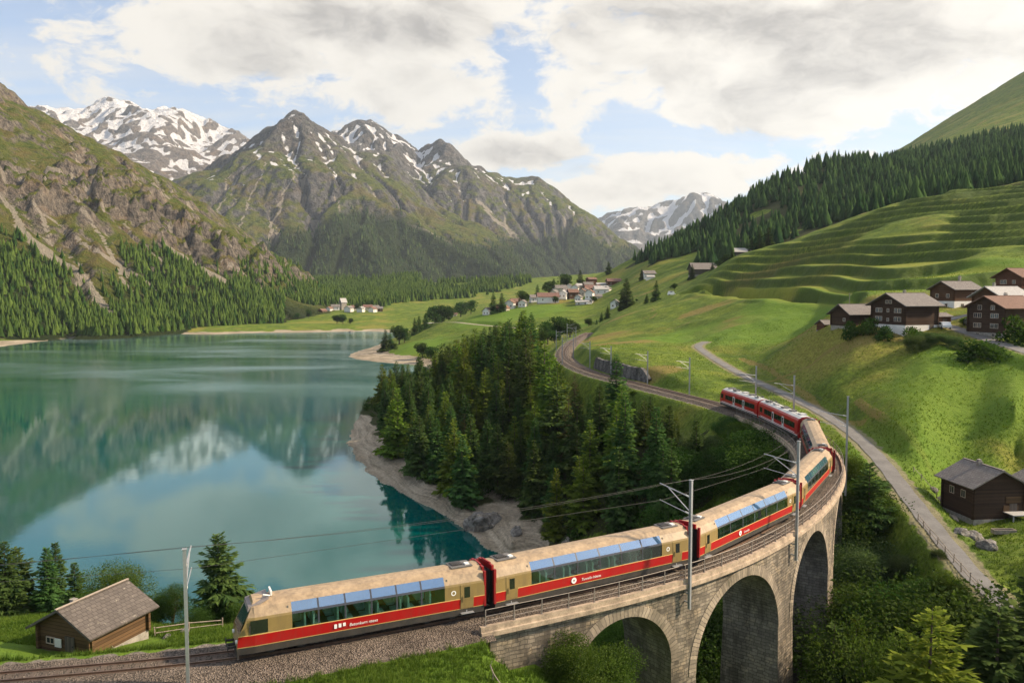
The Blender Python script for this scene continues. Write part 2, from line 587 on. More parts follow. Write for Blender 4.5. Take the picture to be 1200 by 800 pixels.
def terrain(x, y):
    """Ground height and surface masks at world points (flat arrays)."""
    x, y = np.asarray(x, float), np.asarray(y, float)
    z = base_z(x, y)
    u = x / y
    wild = sstep(WATER - 1.0, WATER + 1.0, z)
    # soft natural relief, larger farther away
    z = z + wild * (0.45 * fbm(x / 17.0, y / 17.0, 4, 0.5, 3) * sstep(60, 140, y) + 1.6 * fbm(x / 60.0, y / 60.0, 3, 0.45, 9) * sstep(150, 420, y))
    z = z + 0.10 * fbm(x / 3.1, y / 3.1, 3, 0.55, 5) * wild
    # terraces on the meadow hill
    tm = sstep(195, 235, y) * (1 - sstep(415, 450, y)) * sstep(0.205, 0.27, u) * sstep(15.0, 20.0, z)
    tm = tm * sstep(-0.35, 0.05, fbm(x / 70.0, y / 70.0, 2, 0.5, 21) + 0.28)
    hstep = 4.3
    q = z / hstep + 1.0 * fbm(x / 105.0, y / 105.0, 3, 0.45, 31)
    fr = q - np.floor(q)
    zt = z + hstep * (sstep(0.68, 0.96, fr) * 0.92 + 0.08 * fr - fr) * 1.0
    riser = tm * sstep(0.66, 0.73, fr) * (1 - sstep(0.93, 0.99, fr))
    z = z + tm * (zt - z)
    m2 = sstep(120, 160, y) * (1 - sstep(300, 360, y)) * sstep(0.02, 0.12, u) * (1 - tm)
    z = z + m2 * 0.9 * fbm(x / 26.0, y / 40.0, 3, 0.5, 77)
    # gorge of the stream
    sel = (y < 175) & (np.abs(x) < 140)
    rock = np.zeros_like(z)
    if sel.any():
        d, _ = line_dist(x[sel], y[sel], STREAM)
        rough = 1.1 * fbm(x[sel] / 5.0, y[sel] / 5.0, 4, 0.55, 41)
        gz = -24.3 + np.maximum(0, d - 2.2) * 0.80 + rough * sstep(1, 6, d) + 0.35 * np.abs(rough)
        zz = z[sel]
        rk = (gz < zz) * (1 - sstep(-21.5, -18.5, gz + rough))
        z[sel] = np.minimum(zz, gz)
        rock[sel] = rk
    # the lake's edge
    sel = (y < 1000) & (x < 130)
    if sel.any():
        xs_, ys_ = x[sel] + 1.6 * perlin(x[sel] / 9.0, y[sel] / 9.0, 14), y[sel] + 1.6 * perlin(x[sel] / 9.0, y[sel] / 9.0, 15)
        d, _ = line_dist(xs_, ys_, SHORE)
        ins = in_poly(xs_, ys_, SHORE_POLY)
        zz = z[sel]
        low = WATER + 0.05 + 0.085 * np.minimum(d, 60.0)
        mouth = (xs_ > -30) & (xs_ < 40) & (ys_ < 140)
        z[sel] = np.where(ins, np.minimum(zz, WATER - 0.05 - 0.14 * d), np.where(mouth, zz, np.maximum(zz, np.minimum(low, zz + 9.0))))
    # railway formation
    sel = (y < 620) & (x > -90) & (x < 90)
    gravel = np.zeros_like(z)
    if sel.any():
        d, k = line_dist(x[sel], y[sel], TRACK)
        s = k * DS
        on = 1.0 - sstep(S_V0 - 1.0, S_V0 + 1.5, s) * (1 - sstep(S_V1 - 1.5, S_V1 + 1.0, s))
        f = (1 - sstep(2.9, 7.0, d)) * on
        z[sel] = z[sel] * (1 - f) + (-0.62) * f
        gravel[sel] = (1 - sstep(2.6, 3.5, d + 0.5 * perlin(x[sel] * 1.1, y[sel] * 1.1, 8))) * on
        # nothing may stand up through the viaduct
        off = (1 - on) * (1 - sstep(3.0, 6.0, d))
        z[sel] = np.where(off > 0.02, np.minimum(z[sel], -2.4 - 1.0 * off), z[sel])
    # lanes are cut level across
    path = np.zeros_like(z)
    for line, hw, ymax in ((LANE, 1.5, 290), (LANE2, 1.7, 260), (PATH, 1.4, 460), (ROADM, 2.0, 720)):
        sel = (y < ymax) & (y > line[:, 1].min() - 15) & (x > line[:, 0].min() - 15) & (x < line[:, 0].max() + 15)
        if sel.any():
            d, k = line_dist(x[sel], y[sel], line)
            f = 1 - sstep(hw + 0.3, hw + 4.0, d)
            z[sel] = z[sel] * (1 - f) + (line[k, 2] - 0.05) * f
            path[sel] = np.maximum(path[sel], 1 - sstep(hw + 0.1, hw + 0.9, d + 0.5 * perlin(x[sel] / 1.3, y[sel] / 1.3, 6)))
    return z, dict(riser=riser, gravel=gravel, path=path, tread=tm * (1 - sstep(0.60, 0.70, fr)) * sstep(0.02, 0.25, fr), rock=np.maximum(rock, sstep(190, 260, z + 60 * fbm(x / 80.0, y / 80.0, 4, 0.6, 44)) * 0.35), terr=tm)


def zg(x, y):
    return float(terrain(np.array([x]), np.array([y]))[0][0])


def on_ground(px, py, y0=30.0, y1=1700.0):
    """Where the sight line of a photo pixel first meets the ground."""
    a, b, c = ray(px, py)
    ys = np.exp(np.linspace(math.log(y0), math.log(y1), 900))
    z = terrain(a * ys / b, ys)[0]
    below = np.nonzero(CAMZ + c * ys / b <= z)[0]
    Y = ys[below[0]] if len(below) else y1
    return Vector((a * Y / b, Y, zg(a * Y / b, Y)))


NU, NY = 900, 980
gu = np.linspace(-1.05, 1.05, NU)
gy = np.exp(np.linspace(math.log(26.0), math.log(1750.0), NY))
GU, GY = np.meshgrid(gu, gy)
gx, gyy = (GU * GY).ravel(), GY.ravel()
gz, gm = terrain(gx, gyy)
ii = np.arange(NU * NY).reshape(NY, NU)
gfaces = np.stack([ii[:-1, :-1], ii[:-1, 1:], ii[1:, 1:], ii[1:, :-1]], -1).reshape(-1, 4)


def grass_colour(t, c, gain=1.14):
    """Meadow greens broken by mowing, dry and lush patches; returns a colour socket."""
    big = t.noise(c, 0.018, 4.0, 0.6, 0.4)
    mid = t.noise(c, 0.11, 5.0, 0.65, 0.3)
    fine = t.noise(c, 1.3, 5.0, 0.7)
    a = t.mix(t.step(mid, 0.35, 0.68), (0.062, 0.100, 0.012), (0.125, 0.165, 0.020))
    a = t.mix(t.step(big, 0.50, 0.66), a, (0.170, 0.165, 0.032))
    a = t.mix(t.step(t.noise(c, 0.04, 5.0, 0.7, 0.8), 0.60, 0.72), a, (0.200, 0.150, 0.055))
    return t.vm('SCALE', a, s=t.step(fine, 0.25, 0.78, 0.55 * gain, 1.45 * gain))


def make_ground_mat():
    m = bpy.data.materials.new("meadow_ground")
    m.use_nodes = True
    t = NT(m.node_tree)
    geo = t.n('ShaderNodeNewGeometry')
    c = geo.outputs['Position']
    col = grass_colour(t, c)
    dry = t.step(t.m('ADD', t.attr('dry'), t.m('MULTIPLY', t.m('SUBTRACT', t.noise(c, 0.09, 5.0, 0.65), 0.5), 1.1)), 0.35, 0.75)
    col = t.mix(dry, col, t.mix(t.noise(c, 0.7, 4.0, 0.6), (0.22, 0.165, 0.05), (0.15, 0.14, 0.035)))
    lush = t.step(t.m('ADD', t.attr('lush'), t.m('MULTIPLY', t.m('SUBTRACT', t.noise(c, 0.10, 4.0, 0.6), 0.5), 0.8)), 0.4, 0.75)
    col = t.mix(t.m('MULTIPLY', lush, 0.8), col, t.mix(t.noise(c, 0.8, 4.0, 0.7), (0.075, 0.160, 0.014), (0.130, 0.200, 0.024)))
    col = t.mix(t.m('MULTIPLY', t.attr('tread'), t.step(t.noise(c, 0.05, 4.0, 0.6), 0.3, 0.7, 0.55, 1.0)), col, t.mix(t.noise(c, 0.9, 4.0, 0.7), (0.150, 0.185, 0.018), (0.245, 0.240, 0.040)))  # sunlit brightness of the terrace treads put into the colour
    # terrace banks darkened: their shade under grazing sun put into the colour
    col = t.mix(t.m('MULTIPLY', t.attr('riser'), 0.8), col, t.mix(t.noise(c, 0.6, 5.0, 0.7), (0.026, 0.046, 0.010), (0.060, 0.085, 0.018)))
    # wood floor
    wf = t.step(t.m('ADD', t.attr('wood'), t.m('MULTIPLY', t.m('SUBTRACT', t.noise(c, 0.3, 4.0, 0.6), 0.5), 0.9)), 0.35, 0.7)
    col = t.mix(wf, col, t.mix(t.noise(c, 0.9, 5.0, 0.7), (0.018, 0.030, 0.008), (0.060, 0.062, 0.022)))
    # bare drawn-down shore: banded silt, stones
    sh = t.step(t.m('ADD', t.attr('shore'), t.m('MULTIPLY', t.m('SUBTRACT', t.noise(c, 0.22, 6.0, 0.7), 0.5), 0.75)), 0.40, 0.62)
    bands = t.noise(t.vm('MULTIPLY', c, (0.05, 0.05, 2.2)), 1.0, 5.0, 0.7)
    stone = t.mix(t.step(bands, 0.3, 0.7), (0.20, 0.165, 0.115), (0.42, 0.355, 0.265))
    stone = t.vm('SCALE', stone, s=t.step(t.noise(c, 1.6, 6.0, 0.75), 0.25, 0.75, 0.6, 1.35))
    col = t.mix(sh, col, stone)
    rk = t.step(t.m('ADD', t.attr('rock'), t.m('MULTIPLY', t.m('SUBTRACT', t.noise(c, 0.5, 5.0, 0.7), 0.5), 0.6)), 0.35, 0.6)
    rockc = t.mix(t.step(t.noise(c, 0.8, 6.0, 0.7, 0.8), 0.35, 0.65), (0.09, 0.08, 0.07), (0.30, 0.27, 0.23))
    rockc = t.vm('SCALE', rockc, s=t.step(t.noise(c, 0.03, 6.0, 0.7, 0.6), 0.32, 0.68, 0.5, 1.15))
    col = t.mix(rk, col, rockc)
    gr = t.attr('gravel')
    vor = t.n('ShaderNodeTexVoronoi', {'Vector': c, 'Scale': 8.0})
    gcol = t.mix(vor.outputs['Color'], (0.10, 0.088, 0.076), (0.27, 0.235, 0.20))
    gcol = t.vm('SCALE', gcol, s=t.step(t.noise(c, 0.35, 4.0, 0.6), 0.3, 0.7, 0.75, 1.15))
    col = t.mix(t.step(gr, 0.35, 0.65), col, gcol)
    col = t.mix(t.m('MULTIPLY', t.step(t.attr('path'), 0.3, 0.8), 0.7), col, (0.24, 0.20, 0.14))
    nearb = t.m('ADD', t.m('MULTIPLY', t.noise(c, 2.2, 6.0, 0.75), 0.5), t.m('MULTIPLY', t.noise(c, 0.35, 5.0, 0.7), 1.6))
    bump = t.n('ShaderNodeBump', {'Strength': 0.75, 'Distance': 0.55, 'Height': nearb})
    b = t.n('ShaderNodeBsdfPrincipled', {'Base Color': col, 'Roughness': 0.9, 'Specular IOR Level': 0.12, 'Normal': bump.outputs[0]})
    t.n('ShaderNodeOutputMaterial', {0: b.outputs[0]})
    return m


def blob(x, y, cx, cy, r, ry=None):
    return np.exp(-(((x - cx) / r) ** 2 + ((y - cy) / (ry or r)) ** 2))


# ---- where woods stand (metres)
PENINSULA = [(-72, 262), (-62, 226), (-45, 196), (-30, 172), (-12, 150), (3, 136), (14, 128), (24, 118), (30, 128), (31, 146), (22, 168), (14, 192), (9, 214),
             (6, 240), (7, 275), (9, 320), (-2, 360), (-30, 365), (-48, 340), (-62, 300)]
_jx, _jy = gx + 9 * fbm(gx / 14, gyy / 14, 3, 0.5, 91), gyy + 9 * fbm(gx / 14, gyy / 14, 3, 0.5, 92)
wood = in_poly(_jx, _jy, PENINSULA).astype(float)
upx = (gx + 22 * fbm(gx / 60, gyy / 60, 3, 0.5, 93)) / gyy
# the woods on the hill behind the terraces
crest = 455 + 0 * upx
hillw = ((gyy > 470) & (upx > 0.40)) | ((gyy > 560) & (upx > 0.235) & (upx <= 0.40)) | ((gyy > 690) & (upx > 0.165) & (upx <= 0.235)) | ((gyy > 830) & (upx > 0.15) & (upx <= 0.165))
hillw &= (gz < 215)
openg = fbm(gx / 90.0, gyy / 90.0, 3, 0.5, 55)
wood = np.maximum(wood, hillw * 1.0 * (openg < 0.55))
shore_w = WATER + 2.8 + 1.2 * fbm(gx / 22.0, gyy / 22.0, 3, 0.5, 61) - 1.5 * sstep(500, 800, gyy)
lake_side = (gx < 12) | (gyy > 190)
shore = (1 - sstep(-0.6, 0.9, gz - shore_w)) * lake_side * (1 - sstep(1000, 1100, gyy))
shore = np.where(gyy < 123, shore * (gz < WATER + 1.5), shore)
dry = np.zeros_like(gx)
for px_, py_, Y_, r_ in ((850, 395, 275, 16), (1090, 345, 205, 20), (1060, 352, 205, 16), (900, 318, 380, 24), (830, 372, 330, 14), (730, 402, 265, 14), (770, 440, 190, 8), (700, 392, 330, 14),
                        (560, 403, 495, 28), (535, 411, 465, 20), (640, 352, 660, 24), (960, 395, 205, 10), (1010, 405, 168, 6), (720, 378, 390, 12), (1050, 395, 166, 5)):
    q = P(px_, py_, Y_)
    dry = np.maximum(dry, blob(gx, gyy, q.x, q.y, r_, r_ * 0.8))
for tr_px in ([(868, 418, 214), (900, 430, 190), (940, 446, 165), (985, 468, 142), (1012, 478, 136)], [(1005, 452, 145), (1040, 480, 130), (1075, 510, 118), (1100, 522, 113)], [(1000, 402, 170), (965, 412, 176), (930, 428, 180), (900, 440, 180)]):
    tl_ = line3(tr_px)
    d_, _ = line_dist(gx, gyy, tl_)
    dry = np.maximum(dry, 0.85 * (1 - sstep(0.4, 1.3, d_)))
lush = np.zeros_like(gx)
for px_, py_, Y_, r_ in ((1080, 520, 118, 18), (1150, 450, 138, 22), (900, 385, 250, 30), (800, 390, 280, 22), (1000, 375, 240, 20), (620, 385, 500, 60), (600, 365, 620, 60), (960, 325, 270, 40), (1060, 330, 240, 40),
                        (1150, 320, 240, 30), (980, 530, 118, 12), (300, 800, 45, 40), (560, 780, 47, 14), (60, 745, 55, 25), (480, 395, 560, 40), (1190, 400, 150, 10)):
    q = P(px_, py_, Y_)
    lush = np.maximum(lush, blob(gx, gyy, q.x, q.y, r_, r_ * 1.0))
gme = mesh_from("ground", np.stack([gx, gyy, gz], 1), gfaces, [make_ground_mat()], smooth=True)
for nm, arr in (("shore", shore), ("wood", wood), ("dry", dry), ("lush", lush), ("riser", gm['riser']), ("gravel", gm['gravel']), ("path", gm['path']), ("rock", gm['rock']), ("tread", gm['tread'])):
    a_ = gme.attributes.new(nm, 'FLOAT', 'POINT')
    a_.data.foreach_set("value", np.ascontiguousarray(arr, dtype=np.float32))
ground = props(link("ground", gme), kind='structure')


# ------------------------------------------------------------------ lake
def make_water_mat():
    m = bpy.data.materials.new("lake_water")
    m.use_nodes = True
    t = NT(m.node_tree)
    c = t.n('ShaderNodeNewGeometry').outputs['Position']
    x_, y_, z_ = t.sep(c)
    # breeze: long ruffled streaks towards the far shore, calm water near by
    streak = t.noise(t.vm('MULTIPLY', c, (0.006, 0.016, 1.0)), 1.0, 5.0, 0.6, 0.6)
    far = t.step(y_, 285.0, 400.0)
    breeze = t.m('MULTIPLY', far, t.step(streak, 0.12, 0.90))
    ripple = t.m('ADD', t.noise(t.vm('MULTIPLY', c, (0.55, 0.8, 1.0)), 1.0, 4.0, 0.6), t.m('MULTIPLY', t.noise(t.vm('MULTIPLY', c, (0.10, 0.16, 1.0)), 1.0, 3.0, 0.5), 1.4))
    bump = t.n('ShaderNodeBump', {'Strength': t.m('ADD', 0.010, t.m('MULTIPLY', breeze, 0.10)), 'Distance': 0.5, 'Height': ripple})
    rough = t.m('ADD', 0.035, t.m('MULTIPLY', breeze, 0.26))
    depthc = t.mix(t.step(t.noise(c, 0.01, 3.0, 0.5), 0.3, 0.7), (0.000, 0.058, 0.055), (0.001, 0.082, 0.075))
    body = t.n('ShaderNodeBsdfDiffuse', {'Color': t.mix(breeze, depthc, (0.040, 0.140, 0.125))})
    gl = t.n('ShaderNodeBsdfGlossy', {'Color': (0.80, 0.94, 0.97, 1), 'Roughness': rough, 'Normal': bump.outputs[0]})
    fr = t.n('ShaderNodeFresnel', {'IOR': 1.33, 'Normal': bump.outputs[0]})
    fac = t.m('ADD', t.m('MULTIPLY', fr.outputs[0], 1.22), 0.04, clamp=True)
    mixs = t.n('ShaderNodeMixShader', {0: fac, 1: body.outputs[0], 2: gl.outputs[0]})
    t.n('ShaderNodeOutputMaterial', {0: mixs.outputs[0]})
    return m


lake_me = mesh_from("lake_water", [(-1500, 60, WATER), (420, 60, WATER), (420, 1010, WATER), (-1500, 1010, WATER)], [[0, 1, 2, 3]], [make_water_mat()])
props(link("lake_water", lake_me), kind='structure')
# ------------------------------------------------------------------ mountains
def erode(H, dx, iters, K, mexp=0.45, base=None, fixed=None):
    """Stream-power incision with implicit steps: carves gullies and valleys, leaves crests standing."""
    ny, nx = H.shape
    N = nx * ny
    idx = np.arange(N).reshape(ny, nx)
    offs = [(-1, -1), (-1, 0), (-1, 1), (0, -1), (0, 1), (1, -1), (1, 0), (1, 1)]
    acc = None
    for it in range(iters):
        pad = np.pad(H, 1, mode='edge')
        best = np.zeros_like(H); rec = idx.copy(); dist = np.ones_like(H)
        for oy, ox in offs:
            nb = pad[1 + oy:1 + oy + ny, 1 + ox:1 + ox + nx]
            L = math.hypot(oy, ox) * dx
            s = (H - nb) / L
            ridx = np.clip(np.arange(ny)[:, None] + oy, 0, ny - 1) * nx + np.clip(np.arange(nx)[None, :] + ox, 0, nx - 1)
            bet = s > best
            best = np.where(bet, s, best); rec = np.where(bet, ridx, rec); dist = np.where(bet, L, dist)
        h = H.ravel()
        order = np.argsort(-h, kind='stable')
        area = [dx * dx] * N
        rl = rec.ravel().tolist()
        ol = order.tolist()
        for i in ol:
            r = rl[i]
            if r != i:
                area[r] += area[i]
        acc = np.array(area)
        Fv = (K * acc ** mexp / dist.ravel()).tolist()
        hl = h.tolist()
        for i in reversed(ol):
            r = rl[i]
            if r != i and hl[r] < hl[i]:
                f = Fv[i]
                hl[i] = (hl[i] + f * hl[r]) / (1 + f)
        H = np.array(hl).reshape(ny, nx)
        # slumping softens the sharpest notches
        p = np.pad(H, 1, mode='edge')
        lap = (p[:-2, 1:-1] + p[2:, 1:-1] + p[1:-1, :-2] + p[1:-1, 2:]) / 4 - H
        H = H + 0.035 * lap
    return H, acc.reshape(ny, nx)


def upsample(A, k):
    """Smooth k-fold refinement of a grid."""
    def up1(B):
        n = B.shape[0]
        q = np.linspace(0, n - 1, (n - 1) * k + 1)
        i = np.clip(np.floor(q).astype(int), 0, n - 2)
        t = (q - i)[:, None]
        p0, p1, p2, p3 = B[np.clip(i - 1, 0, n - 1)], B[i], B[i + 1], B[np.clip(i + 2, 0, n - 1)]
        return p1 + 0.5 * t * (p2 - p0 + t * (2 * p0 - 5 * p1 + 4 * p2 - p3 + t * (3 * (p1 - p2) + p3 - p0)))
    return up1(up1(A).T).T


def ridge_height(X, Y, ridges, floor_z):
    """Upper envelope of slopes falling from crest lines: (points [(x,y,z)...], slope, concavity)."""
    H = np.full(X.shape, floor_z, float)
    for pts, slope, conc in ridges:
        for (x1, y1, z1), (x2, y2, z2) in zip(pts[:-1], pts[1:]):
            ddx, ddy = x2 - x1, y2 - y1
            t = np.clip(((X - x1) * ddx + (Y - y1) * ddy) / (ddx * ddx + ddy * ddy), 0, 1)
            d = np.hypot(X - x1 - t * ddx, Y - y1 - t * ddy)
            zr = z1 + t * (z2 - z1)
            hgt = np.maximum(zr - floor_z, 1.0)
            wdt = hgt / slope * conc
            H = np.maximum(H, floor_z + hgt * np.maximum(0, 1 - d / wdt) ** conc)
    return H


def fit_skyline(X, Y, Z, prof, lo_y, smooth_px=14):
    """Raise or lower the range bearing by bearing until its crest follows the skyline it has in the photo."""
    px = 600 + FPX * X / (Y * math.cos(PITCH))
    elev = (Z - CAMZ) / Y
    bins = np.arange(-300, 1500, 4.0)
    k = np.clip(((px + 300) / 4).astype(int), 0, len(bins) - 1)
    mx_ = np.full(len(bins), -1.0)
    np.maximum.at(mx_, k.ravel(), elev.ravel())
    xs, ys = [q[0] for q in prof], [q[1] for q in prof]
    tgt = (HORIZON - np.interp(bins, xs, ys)) / FPX
    good = (mx_ > 0.005) & (bins >= xs[0]) & (bins <= xs[-1]) & (tgt > 0.004)
    sc_ = np.ones(len(bins))
    sc_[good] = np.clip(tgt[good] / mx_[good], 0.4, 2.2)
    gi = np.nonzero(good)[0]
    sc_ = np.interp(np.arange(len(bins)), gi, sc_[gi])
    ker = np.exp(-0.5 * (np.arange(-12, 13) * 4.0 / smooth_px) ** 2); ker /= ker.sum()
    sc_ = np.convolve(np.pad(sc_, 12, mode='edge'), ker, mode='valid')
    s = np.interp(px, bins, sc_)
    return np.where(Z > lo_y, lo_y + (Z - lo_y) * s, Z)


def mountain_mat(name, snow=None, grass_top=None, wood_top=None, tint=(1, 1, 1), scree=True, bscale=0.02, rock_a=(0.085, 0.078, 0.072), rock_b=(0.235, 0.205, 0.175), gstep=(0.64, 0.80)):
    m = bpy.data.materials.new(name)
    m.use_nodes = True
    t = NT(m.node_tree)
    geo = t.n('ShaderNodeNewGeometry')
    c, nrm = geo.outputs['Position'], geo.outputs['Normal']
    x_, y_, z_ = t.sep(c)
    nz = t.sep(nrm)[2]
    n_a = t.noise(c, bscale, 8.0, 0.65, 0.6)
    n_b = t.noise(c, bscale * 5.0, 6.0, 0.7, 0.4)
    n_c = t.noise(t.vm('MULTIPLY', c, (1.0, 1.0, 0.22)), bscale * 9.0, 5.0, 0.7, 0.5)
    rock = t.mix(t.step(t.m('ADD', t.m('MULTIPLY', n_b, 0.5), t.m('MULTIPLY', n_c, 0.5)), 0.36, 0.64), rock_a, rock_b)
    rock = t.mix(t.step(n_a, 0.48, 0.7), rock, t.vm('MULTIPLY', rock, (1.22, 1.04, 0.86)))
    col = rock
    gully = t.attr('gully')
    if grass_top is not None:
        gcol = t.mix(t.step(n_b, 0.35, 0.65), (0.054, 0.084, 0.014), (0.138, 0.152, 0.030))
        gcol = t.mix(t.step(n_a, 0.45, 0.65), gcol, (0.150, 0.128, 0.045))
        g = t.m('MULTIPLY', t.step(t.m('ADD', nz, t.m('MULTIPLY', t.m('SUBTRACT', n_b, 0.5), 0.42)), *gstep),
                t.step(t.m('ADD', z_, t.m('MULTIPLY', t.m('SUBTRACT', n_a, 0.5), grass_top * 0.8)), grass_top * 1.12, grass_top * 0.72))
        col = t.mix(g, col, gcol)
    if scree:
        sc_ = t.step(t.m('ADD', t.m('MULTIPLY', gully, 1.3), t.m('MULTIPLY', t.m('SUBTRACT', n_b, 0.5), 0.35)), 0.55, 0.80)
        col = t.mix(t.m('MULTIPLY', sc_, 0.85), col, t.mix(n_c, (0.26, 0.23, 0.19), (0.44, 0.39, 0.32)))
    wd = t.attr('wood')
    col = t.mix(wd, col, t.mix(n_b, (0.016, 0.030, 0.010), (0.042, 0.060, 0.016)))
    if snow is not None:
        sn = t.step(t.m('ADD', t.attr('snow'), t.m('MULTIPLY', t.m('SUBTRACT', t.m('ADD', t.m('MULTIPLY', n_a, 0.5), t.m('MULTIPLY', n_b, 0.5)), 0.5), snow)), 0.47, 0.56)
        col = t.mix(sn, col, (0.80, 0.80, 0.82))
    if tint != (1, 1, 1):
        col = t.vm('MULTIPLY', col, tint)
    h = t.m('ADD', t.m('MULTIPLY', n_b, 1.0), t.m('ADD', t.m('MULTIPLY', n_c, 0.6), t.m('MULTIPLY', t.noise(c, bscale * 30.0, 5.0, 0.7), 0.30)))
    bump = t.n('ShaderNodeBump', {'Strength': 1.0, 'Distance': 0.24 / bscale, 'Height': h})
    b = t.n('ShaderNodeBsdfPrincipled', {'Base Color': col, 'Roughness': 0.92, 'Specular IOR Level': 0.1, 'Normal': bump.outputs[0]})
    t.n('ShaderNodeOutputMaterial', {0: b.outputs[0]})
    return m


class Mountain:
    def __init__(self, name, x0, x1, y0, y1, dx, ridges, floor_z, iters, K, up, mat, prof=None, rough=1.0, seed=0, snow_z=None, snow_w=300.0, wood_fn=None, warp=0.0, fine=1.0, lo=None, ribs=0.0, crag=None, streaks=None):
        xs, ys = np.arange(x0, x1 + 1, dx), np.arange(y0, y1 + 1, dx)
        X, Y = np.meshgrid(xs, ys)
        L = warp
        Xw = X + L * fbm(X / (L * 6), Y / (L * 6), 3, 0.5, seed + 1)
        Yw = Y + L * fbm(X / (L * 6), Y / (L * 6), 3, 0.5, seed + 2)
        H = ridge_height(Xw, Yw, ridges, floor_z)
        rel = np.clip((H - floor_z) / (H.max() - floor_z), 0, 1)
        H = H + rough * (0.25 + rel) * (fbm(X / (dx * 22), Y / (dx * 22), 5, 0.55, seed + 3) * dx * 2.6) * np.minimum(1, rel * 8)
        if ribs:
            H = H + ribs * dx * (ridged(Xw / (dx * 16), Yw / (dx * 16), 4, 0.55, seed + 9) - 0.9) * np.clip((H - floor_z) / (dx * 9), 0, 1)
        H = np.where(H <= floor_z + 2, floor_z + 2 * fbm(X / 90, Y / 90, 2, 0.5, seed), H)
        H, acc = erode(H, dx, iters, K)
        if prof:
            H = fit_skyline(X, Y, H, prof, floor_z + 5 if lo is None else lo)
        Xf, Yf, Hf, Af = upsample(X, up), upsample(Y, up), upsample(H, up), np.exp(upsample(np.log(acc), up))
        d = dx / up
        gyx, gxx = np.gradient(Hf, d)
        slope = np.hypot(gyx, gxx)
        slope0 = slope
        Hf = Hf + fine * d * np.clip(slope, 0, 1.2) * (1.1 * ridged(Xf / (d * 9), Yf / (d * 9), 4, 0.55, seed + 5) - 1.0) * np.clip((Hf - floor_z) / 60.0, 0, 1)
        if crag:
            cm = crag(Xf, Yf, Hf)
            Hf = Hf + cm * (ridged(Xf / 75.0, Yf / 75.0, 5, 0.6, seed + 15) - 0.75) * 24.0
            gyx, gxx = np.gradient(Hf, d)
            slope = np.hypot(gyx, gxx)
        self.X, self.Y, self.H, self.slope, self.acc, self.d, self.x0, self.y0 = Xf, Yf, Hf, slope, Af, d, x0, y0
        ny, nx = Hf.shape
        I = np.arange(nx * ny).reshape(ny, nx)
        F = np.stack([I[:-1, :-1], I[:-1, 1:], I[1:, 1:], I[1:, :-1]], -1).reshape(-1, 4)
        me = mesh_from(name, np.stack([Xf.ravel(), Yf.ravel(), Hf.ravel()], 1), F, [mat], smooth=True)
        la = np.log(Af / (dx * dx))
        gully = sstep(1.6, 5.2, la) * sstep(0.25, 0.5, slope)
        curv = upsample(H - (np.pad(H, 2, mode='edge')[:-4, 2:-2] + np.pad(H, 2, mode='edge')[4:, 2:-2] + np.pad(H, 2, mode='edge')[2:-2, :-4] + np.pad(H, 2, mode='edge')[2:-2, 4:]) / 4, up) / dx
        self.wood = np.zeros_like(Hf) if wood_fn is None else wood_fn(self)
        if streaks:
            gully = np.maximum(gully, 1.05 * streak_mask(self, *streaks))
        snow = np.zeros_like(Hf)
        if snow_z is not None:
            snow = 0.5 + (Hf - snow_z) / snow_w * 0.5 - 0.5 * (slope0 - 0.72) - 1.3 * np.clip(curv, -0.4, 0.4)
        for nm, arr in (("gully", gully), ("wood", self.wood), ("snow", snow)):
            a = me.attributes.new(nm, 'FLOAT', 'POINT')
            a.data.foreach_set("value", np.ascontiguousarray(arr.ravel(), dtype=np.float32))
        self.ob = props(link(name, me), kind='structure')

    def z(self, x, y):
        fx, fy = (x - self.x0) / self.d, (y - self.y0) / self.d
        ix, iy = np.clip(fx.astype(int), 0, self.H.shape[1] - 2), np.clip(fy.astype(int), 0, self.H.shape[0] - 2)
        tx, ty = fx - ix, fy - iy
        H = self.H
        return (H[iy, ix] * (1 - tx) + H[iy, ix + 1] * tx) * (1 - ty) + (H[iy + 1, ix] * (1 - tx) + H[iy + 1, ix + 1] * tx) * ty


def R(*pts):
    return [tuple(P(a, b, Y)) for a, b, Y in pts]


# left flank above the far shore
left_ridges = [
    (R((-420, -190, 1500), (-200, -60, 1480), (-90, 20, 1480), (0, 92, 1500), (50, 130, 1560), (100, 155, 1600), (150, 180, 1660), (200, 207, 1720), (250, 238, 1780), (300, 272, 1850), (350, 310, 1930), (400, 345, 2000)), 0.66, 1.15),
    (R((40, 122, 1540), (50, 170, 1380), (58, 235, 1230), (65, 300, 1100)), 0.95, 1.1),
    (R((140, 176, 1650), (160, 215, 1500), (172, 260, 1350), (180, 310, 1220)), 0.95, 1.1),
    (R((225, 222, 1750), (250, 270, 1600), (270, 310, 1480), (285, 345, 1350)), 0.9, 1.1),
    (R((-90, 20, 1480), (-70, 120, 1300), (-50, 220, 1130), (-40, 310, 980)), 0.95, 1.1),
]


LEFT_STREAKS = [([(-8, 205), (12, 240), (38, 280), (70, 306), (100, 326), (118, 350), (132, 372)], 6.5), ([(58, 252), (100, 284), (150, 318), (185, 340)], 3.2), ([(196, 288), (225, 308), (262, 328)], 5.0),
                ([(150, 262), (180, 296), (205, 318)], 2.6), ([(95, 235), (118, 275), (140, 310), (160, 345)], 3.0), ([(255, 300), (285, 322), (310, 340)], 2.5), ([(30, 205), (52, 250), (66, 280)], 2.2)]
MID_STREAKS = [([(652, 250), (668, 275), (684, 298), (700, 318)], 7.0), ([(318, 188), (300, 225), (285, 262), (276, 290)], 1.8), ([(352, 190), (338, 228), (322, 262), (316, 285)], 2.2), ([(275, 205), (262, 240), (246, 268)], 1.6), ([(478, 262), (520, 282), (560, 300)], 4.0),
               ([(560, 235), (585, 262), (612, 284)], 3.5), ([(395, 225), (405, 255), (418, 280)], 1.6)]


